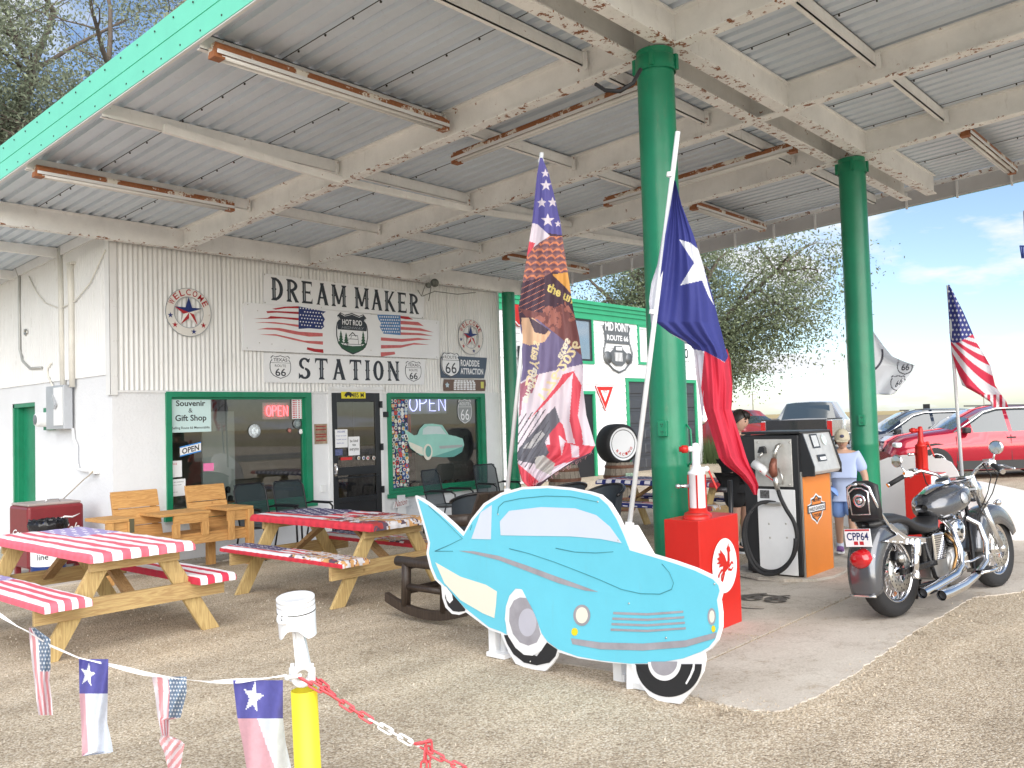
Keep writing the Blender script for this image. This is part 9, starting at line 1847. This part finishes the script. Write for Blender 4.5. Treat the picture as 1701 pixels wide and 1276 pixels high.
# ------------------------------------------------------------------ trees
BARK = mat('grey_bark', (.13, .105, .085), .9, var=.3, scale=8)
def leafmat(name, c):
    if name in MATS: return MATS[name]
    m, nt, b = _new(name); N = nt.nodes; L = nt.links; a = N.new('ShaderNodeAttribute'); a.attribute_name = 'Col'; L.new(a.outputs['Color'], b.inputs['Base Color']); b.inputs['Roughness'].default_value = .6; b.inputs['Specular IOR Level'].default_value = .3
    tr = N.new('ShaderNodeBsdfTranslucent'); L.new(a.outputs['Color'], tr.inputs[0]); mxs = N.new('ShaderNodeMixShader'); mxs.inputs[0].default_value = .35; L.new(b.outputs[0], mxs.inputs[1]); L.new(tr.outputs[0], mxs.inputs[2]); L.new(mxs.outputs[0], N['Material Output'].inputs[0]); MATS[name] = m; return m
def tree(name, label, base, limbs, nleaf, lsize, spread, col, seed, droop=0., th=.3, group=None, extra_twigs=5):
    rs = np.random.RandomState(seed); rnd = random.Random(seed); base = Vector(base); t = thing(name, label, 'tree', base, group)
    tr = MB(); br = MB(); tips = []
    def grow(mb, p, d, L_, r, lvl):
        pts = [p]; rr = [r]; q = Vector(p); dd = Vector(d)
        for k in range(5): dd = (dd+Vector((rnd.gauss(0, .13), rnd.gauss(0, .13), rnd.gauss(0, .10)-droop*.06*lvl))).normalized(); q = q+dd*L_/5; pts.append(q.copy()); rr.append(r*(1-.13*(k+1)))
        mb.tube(pts, rr, 7 if lvl < 2 else 5, caps=False)
        if lvl >= 3: tips.extend([(pts[k], L_) for k in (2, 3, 4, 5)]); return
        for k in range(extra_twigs):
            i = rnd.choice([2, 3, 4, 5]); a = Vector((rnd.gauss(0, 1), rnd.gauss(0, 1), rnd.gauss(.1, .7)-droop*.5)).normalized(); nd = (dd*.55+a*.8).normalized(); grow(br, pts[i], nd, L_*rnd.uniform(.45, .72), rr[i]*.5, lvl+1)
    fork = None
    for (p0, p1, r) in limbs:
        p0, p1 = Vector(p0), Vector(p1); d = p1-p0; pts = [p0+d*k/5+Vector((rnd.gauss(0, .12), rnd.gauss(0, .12), 0))*(k % 5 > 0) for k in range(6)]
        (tr if r > th*.7 else br).tube(pts, [r*(1-.12*k) for k in range(6)], 9, caps=False)
        if r <= th*.9:
            for k in range(8): i = rnd.choice([1, 2, 3, 4, 5, 5]); a = Vector((rnd.gauss(0, 1), rnd.gauss(0, 1), rnd.gauss(.15, .6)-droop*.4)).normalized(); grow(br, pts[i], (d.normalized()*.5+a*.8).normalized(), d.length*rnd.uniform(.3, .5), r*.4, 1)
    tr.build('trunk', BARK, t); br.build('limbs', BARK, t)
    tp = np.array([tuple(q[0]) for q in tips]); sel = rs.randint(0, len(tp), nleaf); clump = rs.rand(len(tp))
    C = tp[sel]+rs.normal(0, spread, (nleaf, 3))*np.array([1, 1, .8])-np.array([0, 0, 1])*np.abs(rs.normal(0, spread*droop, nleaf))[:, None]
    a = rs.normal(0, 1, (nleaf, 3)); a /= np.linalg.norm(a, axis=1)[:, None]; c = np.cross(a, rs.normal(0, 1, (nleaf, 3))); c /= np.linalg.norm(c, axis=1)[:, None]; s = lsize*rs.uniform(.6, 1.3, nleaf)[:, None]
    V = np.stack([C-a*s, C+c*s*.42, C+a*s, C-c*s*.42], 1)-np.array(base); me = bpy.data.meshes.new('leaves'); me.vertices.add(nleaf*4); me.vertices.foreach_set('co', V.ravel()); me.loops.add(nleaf*4); me.loops.foreach_set('vertex_index', np.arange(nleaf*4)); me.polygons.add(nleaf); me.polygons.foreach_set('loop_start', np.arange(0, nleaf*4, 4)); me.update(calc_edges=True)
    cl = np.array(col)[None, :]*(.55+.9*clump[sel])[:, None]*rs.uniform(.75, 1.25, nleaf)[:, None]; rgba = np.ones((nleaf, 4, 4)); rgba[:, :, :3] = cl[:, None, :]; ca = me.color_attributes.new('Col', 'FLOAT_COLOR', 'CORNER'); ca.data.foreach_set('color', rgba.ravel()); me.materials.append(leafmat('leaf_'+name, col))
    o = link('crown', me, t); o['kind'] = 'stuff'; return t
tb = at(-160, 700, 24); tb.z = -.2
tree('elm_tree', 'airy grey-green elm rising beyond the mint canopy edge at the top left', tb, [((tb.x, tb.y, -.2), (tb.x+.3, tb.y, 5), .42), ((tb.x+.3, tb.y, 5), tuple(at(60, 130, 24)), .20), ((tb.x+.3, tb.y, 4.8), tuple(at(180, 110, 22.5)), .17), ((tb.x+.3, tb.y, 5), tuple(at(-60, 60, 24)), .22), ((tb.x+.3, tb.y, 5), tuple(at(90, 20, 25)), .18), ((tb.x+.3, tb.y, 4.2), tuple(at(10, 235, 23)), .14)], 90000, .060, .36, (.22, .25, .17), 3, .3, .42)
tb = at(1130, 700, 40); tb.z = -.2
def A2(px, py, d): return tuple(at(px, py, d))
tree('elm_tree', 'large loose elm with drooping leafy branches behind the garage and the Texas flag', tb, [((tb.x, tb.y, -.2), (tb.x, tb.y, 4.4), .5), ((tb.x, tb.y, 4.2), A2(1180, 455, 40), .24), ((tb.x, tb.y, 4.4), A2(1290, 450, 37), .18), ((tb.x, tb.y, 4.2), A2(1255, 530, 37), .15), ((tb.x, tb.y, 4.3), A2(1060, 470, 40), .22), ((tb.x, tb.y, 4.3), A2(990, 475, 41), .17), ((tb.x, tb.y, 4.5), A2(1120, 400, 40), .22), ((tb.x, tb.y, 4.2), A2(1205, 560, 38), .12)], 60000, .080, .60, (.21, .25, .15), 8, .5, .5)
# low weeds at the foot of the garage side
b = MB(); rnd = random.Random(5)
for k in range(1400):
    p = at(1176+rnd.uniform(-6, 14), 700, 32+rnd.uniform(0, 3)); x, y = p.x+rnd.uniform(-.6, .6), p.y+rnd.uniform(-.6, .6); h = rnd.uniform(.2, 1.1); a = rnd.random()*6; b.add([(x-.02, y, -.16), (x+.02, y, -.16), (x+.25*math.cos(a)*h, y+.25*math.sin(a)*h, h-.16)], [(0, 1, 2)])
solo(b, 'weeds', mat('weed_green', (.08, .12, .04), .8, var=.4), 'low green weeds growing at the right end of the garage', 'weeds', kind='stuff')
